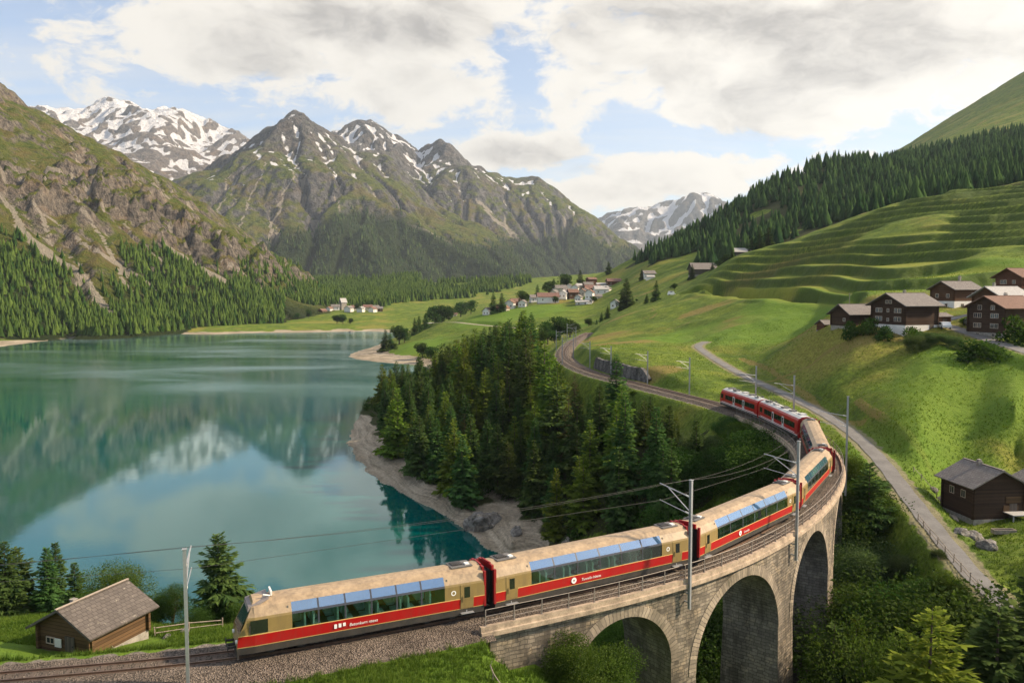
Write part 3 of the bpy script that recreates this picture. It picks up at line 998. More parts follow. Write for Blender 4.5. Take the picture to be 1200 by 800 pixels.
def streak_mask(M, streaks, wob):
    """Stony runnels down a slope."""
    px = 600 + FPX * M.X / M.Y
    py = HORIZON - FPX * (M.H - CAMZ) / M.Y
    px = px + wob * fbm(M.X / (M.d * 12), M.Y / (M.d * 12), 3, 0.5, 61)
    out = np.zeros_like(px)
    for pts, wd in streaks:
        a = np.array(pts, float)
        best = np.full(px.shape, 1e9)
        for (x1, y1), (x2, y2) in zip(a[:-1], a[1:]):
            t = np.clip(((px - x1) * (x2 - x1) + (py - y1) * (y2 - y1)) / ((x2 - x1) ** 2 + (y2 - y1) ** 2), 0, 1)
            best = np.minimum(best, np.hypot(px - x1 - t * (x2 - x1), py - y1 - t * (y2 - y1)) / (0.45 + 0.75 * ((y1 + t * (y2 - y1) - a[0, 1]) / max(a[-1, 1] - a[0, 1], 1))))
        out = np.maximum(out, 1 - sstep(wd * 0.45, wd, best))
    return out


def left_wood(M):
    px = 600 + FPX * M.X / M.Y
    py = HORIZON - FPX * (M.H - CAMZ) / M.Y
    n = fbm(M.X / 120.0, M.Y / 120.0, 4, 0.55, 5)
    line = np.interp(px, [-300, 0, 60, 110, 150, 200, 260, 330, 400, 450], [195, 250, 296, 352, 318, 308, 318, 320, 336, 346])
    w_ = sstep(-22, 55, py - line + n * 30)
    scr = sstep(0.45, 0.8, sstep(2.2, 5.4, np.log(M.acc / 49.0)))
    return w_ * (1 - 0.9 * scr) * (1 - streak_mask(M, LEFT_STREAKS, 5.0))


def left_crag(X, Y, H):
    px = 600 + FPX * X / Y
    py = HORIZON - FPX * (H - CAMZ) / Y
    up_ = np.interp(px, [-300, 0, 50, 150, 250, 330, 400], [-60, 120, 165, 205, 265, 310, 345])
    lo_ = np.interp(px, [-300, 0, 50, 150, 250, 330, 400], [200, 235, 270, 300, 320, 335, 345])
    n = 14 * fbm(X / 90.0, Y / 90.0, 3, 0.5, 7)
    return sstep(-8, 12, py - up_ + n) * (1 - sstep(-14, 14, py - lo_ + n)) * sstep(-0.5, 0.1, fbm(X / 160.0, Y / 160.0, 3, 0.5, 8) + 0.15)


M_LEFT = Mountain("mountain_slope", -2300, -180, 640, 2250, 7.0, left_ridges, -36.0, 12, 0.034, 2,
                  mountain_mat("left_mountain", grass_top=420, bscale=0.022, rock_a=(0.056, 0.052, 0.050), rock_b=(0.285, 0.245, 0.200), gstep=(0.60, 0.78)),
                  prof=[(-300, -110), (-200, -60), (-90, 20), (0, 92), (30, 115), (50, 130), (100, 155), (150, 180), (200, 207), (250, 238), (290, 265), (330, 295), (370, 325), (395, 341)],
                  seed=11, wood_fn=left_wood, warp=45.0, rough=1.5, fine=0.8, ribs=0.85, crag=left_crag, streaks=(LEFT_STREAKS, 5.0))

# the great rock peaks behind
mid_ridges = [
    (R((150, 235, 4300), (200, 215, 4350), (250, 196, 4300), (300, 165, 4250), (350, 138, 4200), (380, 152, 4220), (410, 180, 4350), (445, 190, 4700), (460, 165, 5100)), 0.66, 1.05),
    (R((350, 138, 4200), (390, 170, 4000), (430, 207, 3800), (480, 245, 3600), (540, 285, 3400), (590, 313, 3200), (640, 334, 3000)), 0.66, 1.05),
    (R((350, 138, 4200), (330, 190, 3900), (310, 235, 3600), (300, 280, 3300), (296, 320, 3000)), 0.75, 1.1),
    (R((430, 207, 3800), (425, 250, 3450), (430, 290, 3100), (440, 325, 2750)), 0.75, 1.1),
    (R((300, 165, 4250), (270, 215, 4000), (235, 255, 3700), (210, 300, 3400)), 0.75, 1.1),
    (R((360, 190, 6000), (395, 158, 5700), (430, 144, 5500), (455, 160, 5450), (485, 178, 5300), (518, 168, 5200), (545, 188, 5150), (585, 207, 5050), (628, 210, 5000), (660, 232, 5000), (700, 260, 5000), (735, 285, 5000), (800, 330, 5000)), 0.68, 1.05),
    (R((518, 168, 5200), (545, 215, 4850), (580, 255, 4500), (620, 295, 4200), (650, 325, 3900)), 0.72, 1.1),
    (R((628, 210, 5000), (650, 250, 4750), (680, 290, 4450), (705, 320, 4200)), 0.72, 1.1),
    (R((430, 144, 5500), (455, 195, 5150), (480, 230, 4900)), 0.8, 1.1),
]


def mid_wood(M):
    px = 600 + FPX * M.X / M.Y
    py = HORIZON - FPX * (M.H - CAMZ) / M.Y
    n = fbm(M.X / 420.0, M.Y / 420.0, 4, 0.55, 25)
    line = np.interp(px, [200, 260, 330, 400, 430, 480, 560, 620, 680, 740], [322, 306, 286, 252, 246, 258, 278, 274, 280, 290])
    w_ = sstep(-10, 12, py - line + n * 22)
    return w_ * (1 - 0.8 * sstep(0.5, 0.9, sstep(3.6, 6.2, np.log(M.acc / 400.0))))


M_MID = Mountain("mountain_range", -3700, 1500, 2300, 6600, 20.0, mid_ridges, -10.0, 16, 0.036, 3,
                 mountain_mat("rock_peaks", snow=0.55, grass_top=760, bscale=0.0065, rock_a=(0.044, 0.047, 0.050), rock_b=(0.190, 0.182, 0.175), gstep=(0.58, 0.78)),
                 prof=[(100, 260), (190, 222), (222, 205), (250, 195), (275, 180), (300, 164), (325, 147), (345, 138), (362, 138), (375, 147), (390, 157), (405, 152), (420, 145), (432, 143), (447, 150), (460, 160),
                       (480, 172), (497, 176), (515, 167), (528, 173), (545, 188), (562, 200), (585, 206), (605, 212), (628, 209), (650, 224), (680, 245), (700, 258), (720, 274), (738, 288), (800, 325)],
                 seed=31, snow_z=890, snow_w=420, wood_fn=mid_wood, warp=90.0, rough=1.3, fine=1.0, ribs=0.75, streaks=(MID_STREAKS, 4.0))

snow_ridges = [
    (R((-260, 170, 8200), (-60, 150, 8200), (20, 138, 8100), (66, 126, 8000), (100, 135, 8000), (128, 124, 7950), (150, 119, 7900), (180, 130, 7800), (213, 129, 7600), (240, 147, 7500), (292, 163, 7400), (360, 190, 7400), (430, 215, 7400)), 0.42, 1.25),
    (R((213, 129, 7600), (200, 175, 7000), (215, 210, 6600)), 0.6, 1.1),
    (R((150, 119, 7900), (140, 160, 7300), (150, 195, 6900)), 0.55, 1.1),
    (R((66, 126, 8000), (80, 175, 7300)), 0.55, 1.1),
    (R((290, 163, 7400), (300, 205, 6800)), 0.6, 1.1),
]
M_SNOW = Mountain("mountain_glacier", -7200, -1100, 4900, 9300, 30.0, snow_ridges, 250.0, 10, 0.016, 2,
                  mountain_mat("glacier_peaks", snow=0.5, bscale=0.0045, scree=False, rock_a=(0.11, 0.10, 0.095), rock_b=(0.25, 0.22, 0.19)),
                  prof=[(-200, 165), (20, 140), (55, 129), (70, 126), (100, 134), (125, 126), (150, 119), (170, 124), (185, 131), (213, 129), (228, 138), (240, 147), (265, 152), (292, 163)],
                  seed=51, snow_z=1090, snow_w=520, warp=110.0, rough=1.2, fine=1.6, ribs=1.5)

far_ridges = [
    (R((660, 290, 10500), (705, 252, 10200), (730, 246, 10000), (752, 244, 10000), (772, 236, 10000), (795, 235, 10000), (812, 230, 10000), (828, 225, 10000), (845, 237, 10000), (900, 262, 10300), (960, 250, 10600), (1040, 290, 11000)), 0.55, 1.15),
    (R((752, 244, 10000), (745, 275, 9300)), 0.7, 1.1),
    (R((828, 225, 10000), (810, 262, 9300)), 0.7, 1.1),
    (R((790, 235, 10000), (780, 268, 9400)), 0.7, 1.1),
]
M_FAR = Mountain("mountain_far", 300, 4700, 8600, 11300, 40.0, far_ridges, 150.0, 10, 0.018, 2,
                 mountain_mat("far_peaks", snow=0.55, bscale=0.004, scree=False, rock_a=(0.10, 0.10, 0.10), rock_b=(0.22, 0.21, 0.20)),
                 prof=[(660, 290), (705, 252), (730, 245), (752, 244), (772, 236), (795, 235), (812, 230), (828, 225), (845, 237), (880, 258)],
                 seed=71, snow_z=850, snow_w=420, warp=110.0, rough=1.2, fine=1.6, ribs=2.0)

# valley floor under and between the ranges
vf = mesh_from("valley_floor", [(-9000, 1690, -30), (9000, 1690, -30), (9000, 12500, -30), (-9000, 12500, -30)], [[0, 1, 2, 3]], [mountain_mat("valley_floor", grass_top=400, scree=False)])
props(link("valley_floor", vf), kind='structure')
# ------------------------------------------------------------------ vegetation
RNG = np.random.default_rng(7)


def leaf_mat(name, dark, light, spread=0.5, trans=0.25):
    """Foliage: tone differs leaf by leaf and plant by plant."""
    m = bpy.data.materials.new(name)
    m.use_nodes = True
    t = NT(m.node_tree)
    tone = t.attr('tone')
    rnd = t.n('ShaderNodeObjectInfo').outputs['Random']
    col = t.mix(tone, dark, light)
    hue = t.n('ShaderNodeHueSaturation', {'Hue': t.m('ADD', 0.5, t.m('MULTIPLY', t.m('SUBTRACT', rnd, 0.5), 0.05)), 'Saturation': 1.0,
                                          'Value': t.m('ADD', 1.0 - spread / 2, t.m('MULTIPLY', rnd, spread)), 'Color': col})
    d = t.n('ShaderNodeBsdfDiffuse', {'Color': hue.outputs[0]})
    tr = t.n('ShaderNodeBsdfTranslucent', {'Color': t.vm('MULTIPLY', hue.outputs[0], (1.0, 1.2, 0.6))})
    mx_ = t.n('ShaderNodeMixShader', {0: trans, 1: d.outputs[0], 2: tr.outputs[0]})
    t.n('ShaderNodeOutputMaterial', {0: mx_.outputs[0]})
    return m


BARK = material("bark", (0.085, 0.065, 0.05), 0.95, var=0.4, vscale=3.0)
BARK_PALE = material("pale_bark", (0.22, 0.19, 0.16), 0.95, var=0.4, vscale=3.0)
LEAF = {
    'spruce': leaf_mat("spruce_needles", (0.020, 0.050, 0.017), (0.090, 0.148, 0.040)),
    'larch': leaf_mat("larch_needles", (0.055, 0.098, 0.014), (0.175, 0.235, 0.038), 0.4, 0.35),
    'pine': leaf_mat("pine_needles", (0.024, 0.052, 0.016), (0.098, 0.136, 0.038), 0.4),
    'brown': leaf_mat("thinning_needles", (0.040, 0.040, 0.018), (0.105, 0.088, 0.036), 0.4),
    'broad': leaf_mat("broad_leaves", (0.030, 0.062, 0.012), (0.110, 0.165, 0.036), 0.4, 0.35),
    'broad_mid': leaf_mat("mid_leaves", (0.022, 0.050, 0.014), (0.080, 0.130, 0.034), 0.4, 0.3),
    'lightened_larch': leaf_mat("lightened_larch_needles", (0.085, 0.130, 0.016), (0.250, 0.290, 0.045), 0.3, 0.4),  # brightness put into the needle colour, since this larch stands in shade
    'broad_grey': leaf_mat("grey_green_leaves", (0.040, 0.066, 0.026), (0.130, 0.165, 0.070), 0.3, 0.35),
    'broad_dark': leaf_mat("dark_leaves", (0.020, 0.048, 0.012), (0.076, 0.128, 0.030), 0.4, 0.3),
}


def kites(base, d, l, wd, up):
    """Leaf-shaped quads: base points, unit directions, lengths, half widths, rough facing."""
    s = np.cross(d, up)
    s /= np.linalg.norm(s, axis=1, keepdims=True) + 1e-9
    mid = base + d * (l * 0.45)[:, None]
    v = np.stack([base, mid + s * wd[:, None], base + d * l[:, None], mid - s * wd[:, None]], 1).reshape(-1, 3)
    f = np.arange(len(base) * 4).reshape(-1, 4)
    return v, f


def leaf_mesh(name, v, f, mat, tone):
    me = mesh_from(name, v, f, [mat])
    a = me.attributes.new('tone', 'FLOAT', 'FACE')
    a.data.foreach_set("value", np.clip(tone, 0, 1).astype(np.float32))
    return me


def conifer_shape(H, R, levels, nb, tw, seed, clear=0.06, droop=0.32, ragged=0.3, power=0.85, width=0.09):
    r = np.random.default_rng(seed)
    B, D, Ln, Wd, Up, To = [], [], [], [], [], []
    side = r.uniform(0, 6.28)
    for i in range(levels):
        q = (i + r.uniform(0.0, 0.6)) / levels
        h = H * (clear + (0.985 - clear) * q)
        Lr = R * (1 - q) ** power * (1 + 0.25 * math.sin(q * 21 + seed)) + 0.018 * H
        n = max(3, int(round(nb * (1 - 0.55 * q))))
        a0 = r.uniform(0, 6.28)
        for k in range(n):
            if r.random() < ragged * 0.35:
                continue
            a = a0 + 6.283 * k / n + r.normal(0, 0.2)
            L = Lr * (1 + r.uniform(-ragged, ragged) + 0.14 * math.cos(a - side))
            rise = -0.10 - droop * (1 - q) + 0.75 * q * q
            out = np.array([math.cos(a), math.sin(a), 0.0])
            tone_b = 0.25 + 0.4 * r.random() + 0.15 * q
            m_ = max(2, int(round(tw * (0.45 + 0.75 * L / R))))
            for j in range(m_):
                t = 0.10 + 0.82 * (j + 0.5) / m_
                p = np.array([0, 0, h]) + out * (L * t) + np.array([0, 0, 1.0]) * (L * (rise * t + 0.22 * t * t * (1 - q)))
                for sg in (-1, 1):
                    aa = a + sg * (0.85 - 0.35 * t + r.normal(0, 0.15))
                    d = np.array([math.cos(aa), math.sin(aa), rise * 0.6 - 0.22 + r.normal(0, 0.16)])
                    B.append(p); D.append(d / np.linalg.norm(d))
                    Ln.append((0.42 * L * (1.05 - 0.55 * t) + 0.012 * H) * r.uniform(0.7, 1.25))
                    Wd.append(width * (0.5 + 0.5 * L / R) * R * r.uniform(0.7, 1.3))
                    Up.append(np.array([r.normal(0, 0.35), r.normal(0, 0.35), 1.0]))
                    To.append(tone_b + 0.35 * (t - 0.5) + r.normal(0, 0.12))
            d = np.array([out[0], out[1], rise + 0.2]); d /= np.linalg.norm(d)
            B.append(np.array([0, 0, h]) + out * L * 0.72 + np.array([0, 0, 1.0]) * L * (rise * 0.72 + 0.11 * (1 - q)))
            D.append(d); Ln.append(L * 0.32); Wd.append(width * R * 0.8); Up.append(np.array([0, 0, 1.0])); To.append(tone_b + 0.25)
    v, f = kites(np.array(B), np.array(D), np.array(Ln), np.array(Wd), np.array(Up))
    return v, f, np.array(To)


def conifer(name, kind, H, R, levels, nb, tw, seed, **kw):
    root = empty(name, (0, 0, -500))
    v, f, tone = conifer_shape(H, R, levels, nb, tw, seed, **kw)
    tr = MB()
    lean = 0.012 * H
    tr.tube([(0, 0, -1.2), (0.2 * lean, 0, H * 0.3), (0, 0.2 * lean, H * 0.7), (0, 0, H * 0.99)], [H * 0.017, H * 0.0125, H * 0.007, H * 0.001], 7)
    tr.build("trunk", BARK, root)
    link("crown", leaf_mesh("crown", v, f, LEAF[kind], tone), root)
    return root


def leafy_shape(W, H, n, leaf, seed, lobes=14, base=0.0, fill=0.55):
    """Leaves of a broad crown: uneven lobes, each a shell of small leaves with gaps between."""
    r = np.random.default_rng(seed)
    C, Rr = [], []
    for i in range(lobes):
        a, q = r.uniform(0, 6.283), r.uniform(0, 1)
        rad = W * 0.5 * math.sqrt(r.uniform(0.0, 0.75)) * (1.0 - 0.45 * q)
        C.append((math.cos(a) * rad, math.sin(a) * rad, base + (H - base) * (0.18 + 0.66 * q)))
        Rr.append(W * r.uniform(0.15, 0.27))
    C, Rr = np.array(C), np.array(Rr)
    k = r.integers(0, lobes, n)
    d = r.normal(size=(n, 3)); d /= np.linalg.norm(d, axis=1, keepdims=True)
    rad = Rr[k] * (fill + (1 - fill) * r.random(n) ** 0.5) * (1 + 0.25 * r.normal(size=n) * 0.5)
    p = C[k] + d * rad[:, None] * np.array([1, 1, 0.85])
    p[:, 2] = np.maximum(p[:, 2], 0.03)
    dd = d + r.normal(0, 0.7, (n, 3)); dd /= np.linalg.norm(dd, axis=1, keepdims=True)
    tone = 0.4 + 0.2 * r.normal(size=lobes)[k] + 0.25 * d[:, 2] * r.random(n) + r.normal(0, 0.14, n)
    v, f = kites(p, dd, leaf * r.uniform(0.7, 1.4, n), leaf * r.uniform(0.25, 0.45, n), r.normal(size=(n, 3)))
    return v, f, tone, C


def broadleaf(name, kind, W, H, n, leaf, seed, lobes=16):
    root = empty(name, (0, 0, -500))
    v, f, tone, C = leafy_shape(W, H, n, leaf, seed, lobes, base=H * 0.18)
    tr = MB()
    tr.tube([(0, 0, -0.8), (0.05, 0, H * 0.25), (0, 0.06, H * 0.5)], [H * 0.035, H * 0.028, H * 0.018], 7)
    for c_ in C[::2]:
        tr.tube([(0, 0, H * 0.22), (c_[0] * 0.5, c_[1] * 0.5, (c_[2] + H * 0.25) * 0.55), tuple(c_)], [H * 0.016, H * 0.010, H * 0.003], 5)
    tr.build("trunk", BARK, root)
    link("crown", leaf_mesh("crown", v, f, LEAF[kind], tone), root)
    return root


def bush(name, kind, W, H, n, leaf, seed, lobes=11):
    v, f, tone, _ = leafy_shape(W, H, n, leaf, seed, lobes, base=-0.1 * H, fill=0.35)
    return link(name, leaf_mesh(name, v, f, LEAF[kind], tone), None, (0, 0, -500))


class Stock:
    """One plant of each kind is built; the first use moves it, later uses copy it."""
    def __init__(self):
        self.d = {}

    def add(self, key, root, H):
        self.d[key] = [root, H, False]

    def put(self, key, loc, H, label, cat, group=None, rz=None, wide=1.0):
        root, h0, used = self.d[key]
        o = copy_tree(root) if used else root
        self.d[key][2] = True
        s = H / h0
        o.location = loc
        o.scale = (s * wide, s * wide, s)
        o.rotation_euler = (0, 0, RNG.uniform(0, 6.283) if rz is None else rz)
        props(o, label, cat, group)
        return o

    def drop_unused(self):
        for root, h0, used in self.d.values():
            if not used:
                for ch in list(root.children):
                    bpy.data.objects.remove(ch)
                bpy.data.objects.remove(root)


ST = Stock()
for i in range(5):
    ST.add(('spruce', i), conifer("spruce_tree", 'spruce', 20.0, [3.5, 4.0, 3.2, 3.7, 4.3][i], [38, 36, 40, 34, 36][i], 10, 6, 100 + i, clear=[.04, .08, .03, .14, .05][i], ragged=[.2, .24, .16, .3, .24][i], width=.115), 20.0)
for i in range(4):
    ST.add(('larch', i), conifer("larch_tree", 'larch', 19.0, [3.4, 4.0, 3.1, 4.3][i], [34, 32, 36, 32][i], 9, 6, 200 + i, clear=[.06, .04, .12, .04][i], droop=.14, ragged=.34, power=.75, width=.10), 19.0)
for i in range(3):
    ST.add(('pine', i), conifer("pine_tree", 'pine', 18.0, [3.3, 3.0, 3.7][i], [28, 30, 27][i], 9, 6, 300 + i, clear=[.22, .28, .16][i], droop=.12, ragged=.36, power=.6, width=.10), 18.0)
for i in range(2):
    ST.add(('brown', i), conifer("spruce_tree", 'brown', 20.0, [2.6, 2.9][i], [32, 30][i], 8, 5, 400 + i, clear=.08, ragged=.4, width=.10), 20.0)
# finer ones for the trees close to the camera
ST.add(('near_spruce', 0), conifer("spruce_tree", 'spruce', 12.0, 2.6, 44, 11, 10, 500, clear=.04, ragged=.28, width=.062), 12.0)
ST.add(('near_spruce', 1), conifer("spruce_tree", 'spruce', 12.0, 2.2, 46, 11, 10, 501, clear=.03, ragged=.24, width=.062), 12.0)
ST.add(('near_spruce', 2), conifer("spruce_tree", 'pine', 12.0, 3.1, 40, 11, 11, 502, clear=.05, ragged=.36, power=.7, width=.055), 12.0)
ST.add(('near_larch', 0), conifer("larch_tree", 'lightened_larch', 12.0, 2.9, 38, 10, 11, 510, clear=.04, droop=.1, ragged=.4, power=.7, width=.045), 12.0)
ST.add(('near_larch', 1), conifer("larch_tree", 'larch', 12.0, 2.4, 36, 9, 10, 511, clear=.04, droop=.1, ragged=.4, power=.75, width=.045), 12.0)
ST.add(('dark_spruce', 0), conifer("spruce_tree", 'spruce', 12.0, 3.4, 36, 10, 11, 520, clear=.02, droop=.35, ragged=.35, width=.05), 12.0)
for i, kd in enumerate(('broad', 'broad', 'broad_dark')):
    ST.add(('broad', i), broadleaf("broadleaf_tree", kd, 7.5, 8.0, 30000, 0.12, 600 + i, 22), 8.0)
ST.add(('small_broad', 0), broadleaf("broadleaf_tree", 'broad_mid', 7.0, 8.5, 2600, 0.5, 610), 8.5)
for i, kd in enumerate(('broad', 'broad_grey', 'broad_dark', 'broad')):
    ST.add(('bush', i), bush("leafy_bush", kd, 6.0, 4.2, 26000, 0.115, 620 + i, 20), 4.2)
for i, kd in enumerate(('broad_dark', 'broad')):
    ST.add(('far_bush', i), bush("leafy_bush", kd, 3.4, 2.2, 1500, 0.26, 640 + i), 2.2)

ORD = ["first", "second", "third", "fourth", "fifth", "sixth", "seventh", "eighth", "ninth", "tenth", "eleventh", "twelfth", "thirteenth", "fourteenth", "fifteenth", "sixteenth",
       "seventeenth", "eighteenth", "nineteenth", "twentieth", "twenty-first", "twenty-second", "twenty-third", "twenty-fourth", "twenty-fifth", "twenty-sixth", "twenty-seventh",
       "twenty-eighth", "twenty-ninth", "thirtieth"]

# ---- the wood between the lake and the railway's curve: every tree its own object
pts = []
xx = RNG.uniform(-76, 36, 9000); yy = RNG.uniform(118, 372, 9000)
ok = in_poly(xx, yy, PENINSULA)
xx, yy = xx[ok], yy[ok]
zz = terrain(xx, yy)[0]
dt_, _k = line_dist(xx, yy, TRACK)
for x, y, z, d in zip(xx, yy, zz, dt_):
    if z < WATER + 2.7 or d < 9.0:
        continue
    sp = 3.9 + 0.0045 * y
    if all((x - a) ** 2 + (y - b) ** 2 > sp * sp for a, b, _ in pts):
        pts.append((x, y, z))
pts.sort(key=lambda q: q[1])
WOOD_TREES = []
_tp = np.array([to_px(tpt(s_)) for s_ in np.arange(100.0, 262.0, 4.0)])
_o = np.argsort(_tp[:, 0])
TRK_PX, TRK_PY = _tp[_o, 0], _tp[_o, 1]
for x, y, z in pts:
    n = fbm(np.array([x / 22.0]), np.array([y / 22.0]), 2, 0.5, 19)[0]
    u_ = RNG.random()
    kind = 'larch' if (n > 0.12 and u_ < 0.72) or u_ < 0.10 else ('brown' if u_ > 0.955 else ('pine' if u_ > 0.86 else 'spruce'))
    near_edge = z < WATER + 8.0
    H = RNG.uniform(12, 19) if near_edge else RNG.uniform(16.0, 23.5)
    if x > 4 and y < 175:
        H *= 0.82
    if y > 300:
        H *= 0.8
    pxx = to_px((x, y, z))[0]
    if pxx < 446 and y < 330:
        continue
    if pxx > 664 and RNG.random() > 0.07:                # the line of rails shows above most of these crowns
        lim = P(pxx, np.interp(pxx, TRK_PX, TRK_PY) + RNG.uniform(8, 26), y)
        H = min(H, max(5.0, lim.z - z))
    WOOD_TREES.append([kind, x, y, z, H])


def wood_zone(x, y, z):
    if x > 10 and y < 200:
        return "gorge"
    if z < WATER + 9.0:
        return "shore"
    if y > 285:
        return "back"
    return "inner"


KIND_WORD = {'spruce': "dark green spruce", 'larch': "bright green larch", 'pine': "olive green long-trunked pine", 'brown': "brownish thinning spruce"}
CAT = {'spruce': "spruce", 'larch': "larch", 'pine': "pine", 'brown': "spruce"}
ZONE_WORD = {'gorge': "inside the viaduct's curve", 'shore': "at the wood's lakeside edge",
             'back': "at the lake wood's far end", 'inner': "deep inside the lakeside wood"}
zones = {}
for t_ in WOOD_TREES:
    zones.setdefault((wood_zone(*t_[1:4]), t_[0]), []).append(t_)
for (zn, kd), lst in zones.items():
    lst.sort(key=lambda t_: to_px(t_[1:4])[0])
    for i, (kind, x, y, z, H) in enumerate(lst):
        nvar = {'spruce': 5, 'larch': 4, 'pine': 3, 'brown': 2}[kind]
        if zn in ('shore', 'gorge', 'back') and len(lst) <= len(ORD):
            lab = f"{KIND_WORD[kind]} {ZONE_WORD[zn]}" + (f", {ORD[i]} such from the left" if len(lst) > 1 else "")
        elif len(lst) <= len(ORD) and kd != 'spruce':
            lab = f"{KIND_WORD[kind]} {ZONE_WORD[zn]}, {ORD[i]} such from the left"
        else:
            lab = f"{KIND_WORD[kind]} {ZONE_WORD[zn]}"
        ST.put((kind, int(RNG.integers(0, nvar))), (x, y, z - 0.3), H, lab, CAT[kind], f"{CAT[kind]} trees {ZONE_WORD[zn]}", wide=RNG.uniform(0.78, 1.05))
print("WOOD TREES", len(WOOD_TREES), {k: len(v) for k, v in zones.items()})


def ptree(key, px, base_py, top_py, Y, label, cat, group=None, wide=1.0, sink=0.3):
    """A plant whose foot and top are where the photo shows them, at distance Y."""
    a, b = P(px, base_py, Y), P(px, top_py, Y)
    z0 = zg(a.x, a.y)
    return ST.put(key, (a.x, a.y, z0 - sink), max(b.z - z0, 0.8) + sink, label, cat, group, wide=wide)


# ---- trees on the brow by the near lake shore
ptree(('near_spruce', 0), 8, 720, 632, 88, "tall spruce cut by the frame at the picture's left edge", "spruce")
ptree(('near_spruce', 2), 22, 720, 640, 92, "shaggy spruce just left of the pointed pair behind the brow", "spruce")
ptree(('near_spruce', 1), 57, 720, 639, 90, "slim spruce, left one of a pointed pair near the timber hut", "spruce")
ptree(('near_spruce', 1), 68, 720, 633, 92, "tallest spruce of the pointed pair behind the timber hut", "spruce")
ptree(('near_spruce', 0), 89, 722, 657, 88, "small dark spruce between the pointed pair and the round tree", "spruce")
ptree(('broad', 0), 138, 722, 662, 82, "round leafy tree behind the timber hut's roof ridge", "tree", wide=1.15)
ptree(('near_spruce', 2), 258, 738, 624, 70, "large bushy spruce beside the steel mast, left of the train", "spruce", wide=1.1)
ptree(('broad', 2), 203, 735, 686, 74, "low leafy tree between the hut and the large spruce", "tree", wide=0.9)
ptree(('broad', 1), 112, 725, 690, 80, "small leafy tree to the left of the hut's round tree", "tree", wide=1.1)
ptree(('bush', 0), 180, 735, 700, 70, "green bush against the hut's far side", "bush", wide=1.0)
ptree(('bush', 2), 232, 745, 712, 67, "dark bush at the foot of the large spruce", "bush", wide=1.2)
ptree(('bush', 0), 282, 735, 705, 68, "green bush behind the driving car's nose", "bush")

# ---- scrub and trees in the gorge to the right of the viaduct
G_BUSH = [(('dark_spruce', 0), 1016, 655, 540, 98, "big dark spruce on the gorge slope beside the lane", "spruce", 1.2), (('near_larch', 0), 1088, 850, 708, 58, "bright yellow-green larch at the bottom of the gorge", "larch", 1.05),
          (('near_spruce', 0), 1165, 850, 706, 60, "dark spruce between the bright larch and the lane's lower end", "spruce", 1.2), (('near_spruce', 2), 1210, 830, 668, 62, "dark spruce cut by the frame's right edge", "spruce", 1.2),
          (('near_spruce', 1), 975, 840, 728, 68, "narrow spruce at the foot of the tall middle pier", "spruce", 1.1), (('broad', 0), 1030, 835, 738, 66, "leafy tree just left of the bright yellow-green larch", "tree", 0.8),
          (('near_larch', 1), 1002, 800, 722, 74, "slender larch between the pier foot and the leafy tree", "larch", 1.0),
          (('bush', 1), 1020, 690, 640, 92, "grey-green bush below the big dark spruce", "bush", 1.4), (('bush', 1), 1060, 700, 652, 88, "grey-green bush in the middle of the gorge slope", "bush", 1.4),
          (('bush', 1), 995, 690, 648, 92, "grey-green bush close to the last tall pier", "bush", 1.2), (('bush', 2), 1085, 730, 680, 80, "dark bush under the lane's rail fence", "bush", 1.5),
          (('bush', 0), 1110, 720, 675, 78, "fresh green bush beside the lane's rail fence", "bush", 1.2), (('bush', 1), 1098, 690, 655, 84, "pale flowering bush at the fence's upper end", "bush", 1.1),
          (('bush', 2), 1050, 745, 690, 80, "dark bush above the bright larch's top", "bush", 1.5), (('bush', 2), 1000, 735, 690, 82, "dark bush between the grey-green bushes and the pier foot", "bush", 1.5),
          (('bush', 2), 1130, 760, 700, 70, "dark bush right of the bright larch", "bush", 1.6), (('bush', 2), 1035, 600, 565, 105, "dark bush behind the big dark spruce", "bush", 1.2),
          (('bush', 0), 990, 560, 535, 112, "green bush next to the far masts of the viaduct", "bush", 1.2), (('bush', 2), 1005, 610, 570, 100, "dark bush left of the big dark spruce", "bush", 1.3),
          (('near_larch', 1), 960, 845, 752, 72, "small larch at the frame's lower edge by the middle pier", "larch", 1.0),
          (('bush', 0), 668, 800, 752, 52, "round bright bush in front of the first arch", "bush", 1.1), (('bush', 3), 716, 815, 766, 54, "round bush under the first arch's crown", "bush", 1.1),
          (('bush', 3), 735, 770, 738, 66, "bush seen through the first arch", "bush", 1.3), (('bush', 0), 712, 760, 730, 70, "leafy bush seen deep inside the first arch", "bush", 1.4),
          (('bush', 2), 838, 730, 690, 90, "dark bush seen through the second arch", "bush", 1.3), (('bush', 2), 822, 765, 725, 84, "dark bush above the boulders in the second arch", "bush", 1.3),
          (('bush', 0), 800, 640, 600, 115, "light bush on the slope behind the third carriage", "bush", 1.4), (('bush', 3), 838, 555, 525, 128, "light bush on the slope below the red railcars", "bush", 1.6),
          (('bush', 2), 800, 560, 525, 128, "dark bush at the wood's end inside the curve", "bush", 1.6), (('bush', 1), 822, 545, 510, 132, "grey-green bush beside the last spruce inside the curve", "bush", 1.6)]
G_BUSH += [(('bush', 2), 893, 540, 503, 122, "dark bush against the far abutment below the second railcar", "bush", 1.5), (('bush', 0), 872, 520, 494, 130, "fresh bush against the far abutment below the leading railcar", "bush", 1.5),
           (('bush', 3), 906, 555, 522, 116, "light bush at the foot of the far pier inside the curve", "bush", 1.4), (('bush', 2), 855, 512, 488, 137, "dark bush on the bank under the train's far head", "bush", 1.5)]
for key, px, b, tp, Y, lab, cat, wd in G_BUSH:
    ptree(key, px, b, tp, Y, lab, cat, wide=wd)

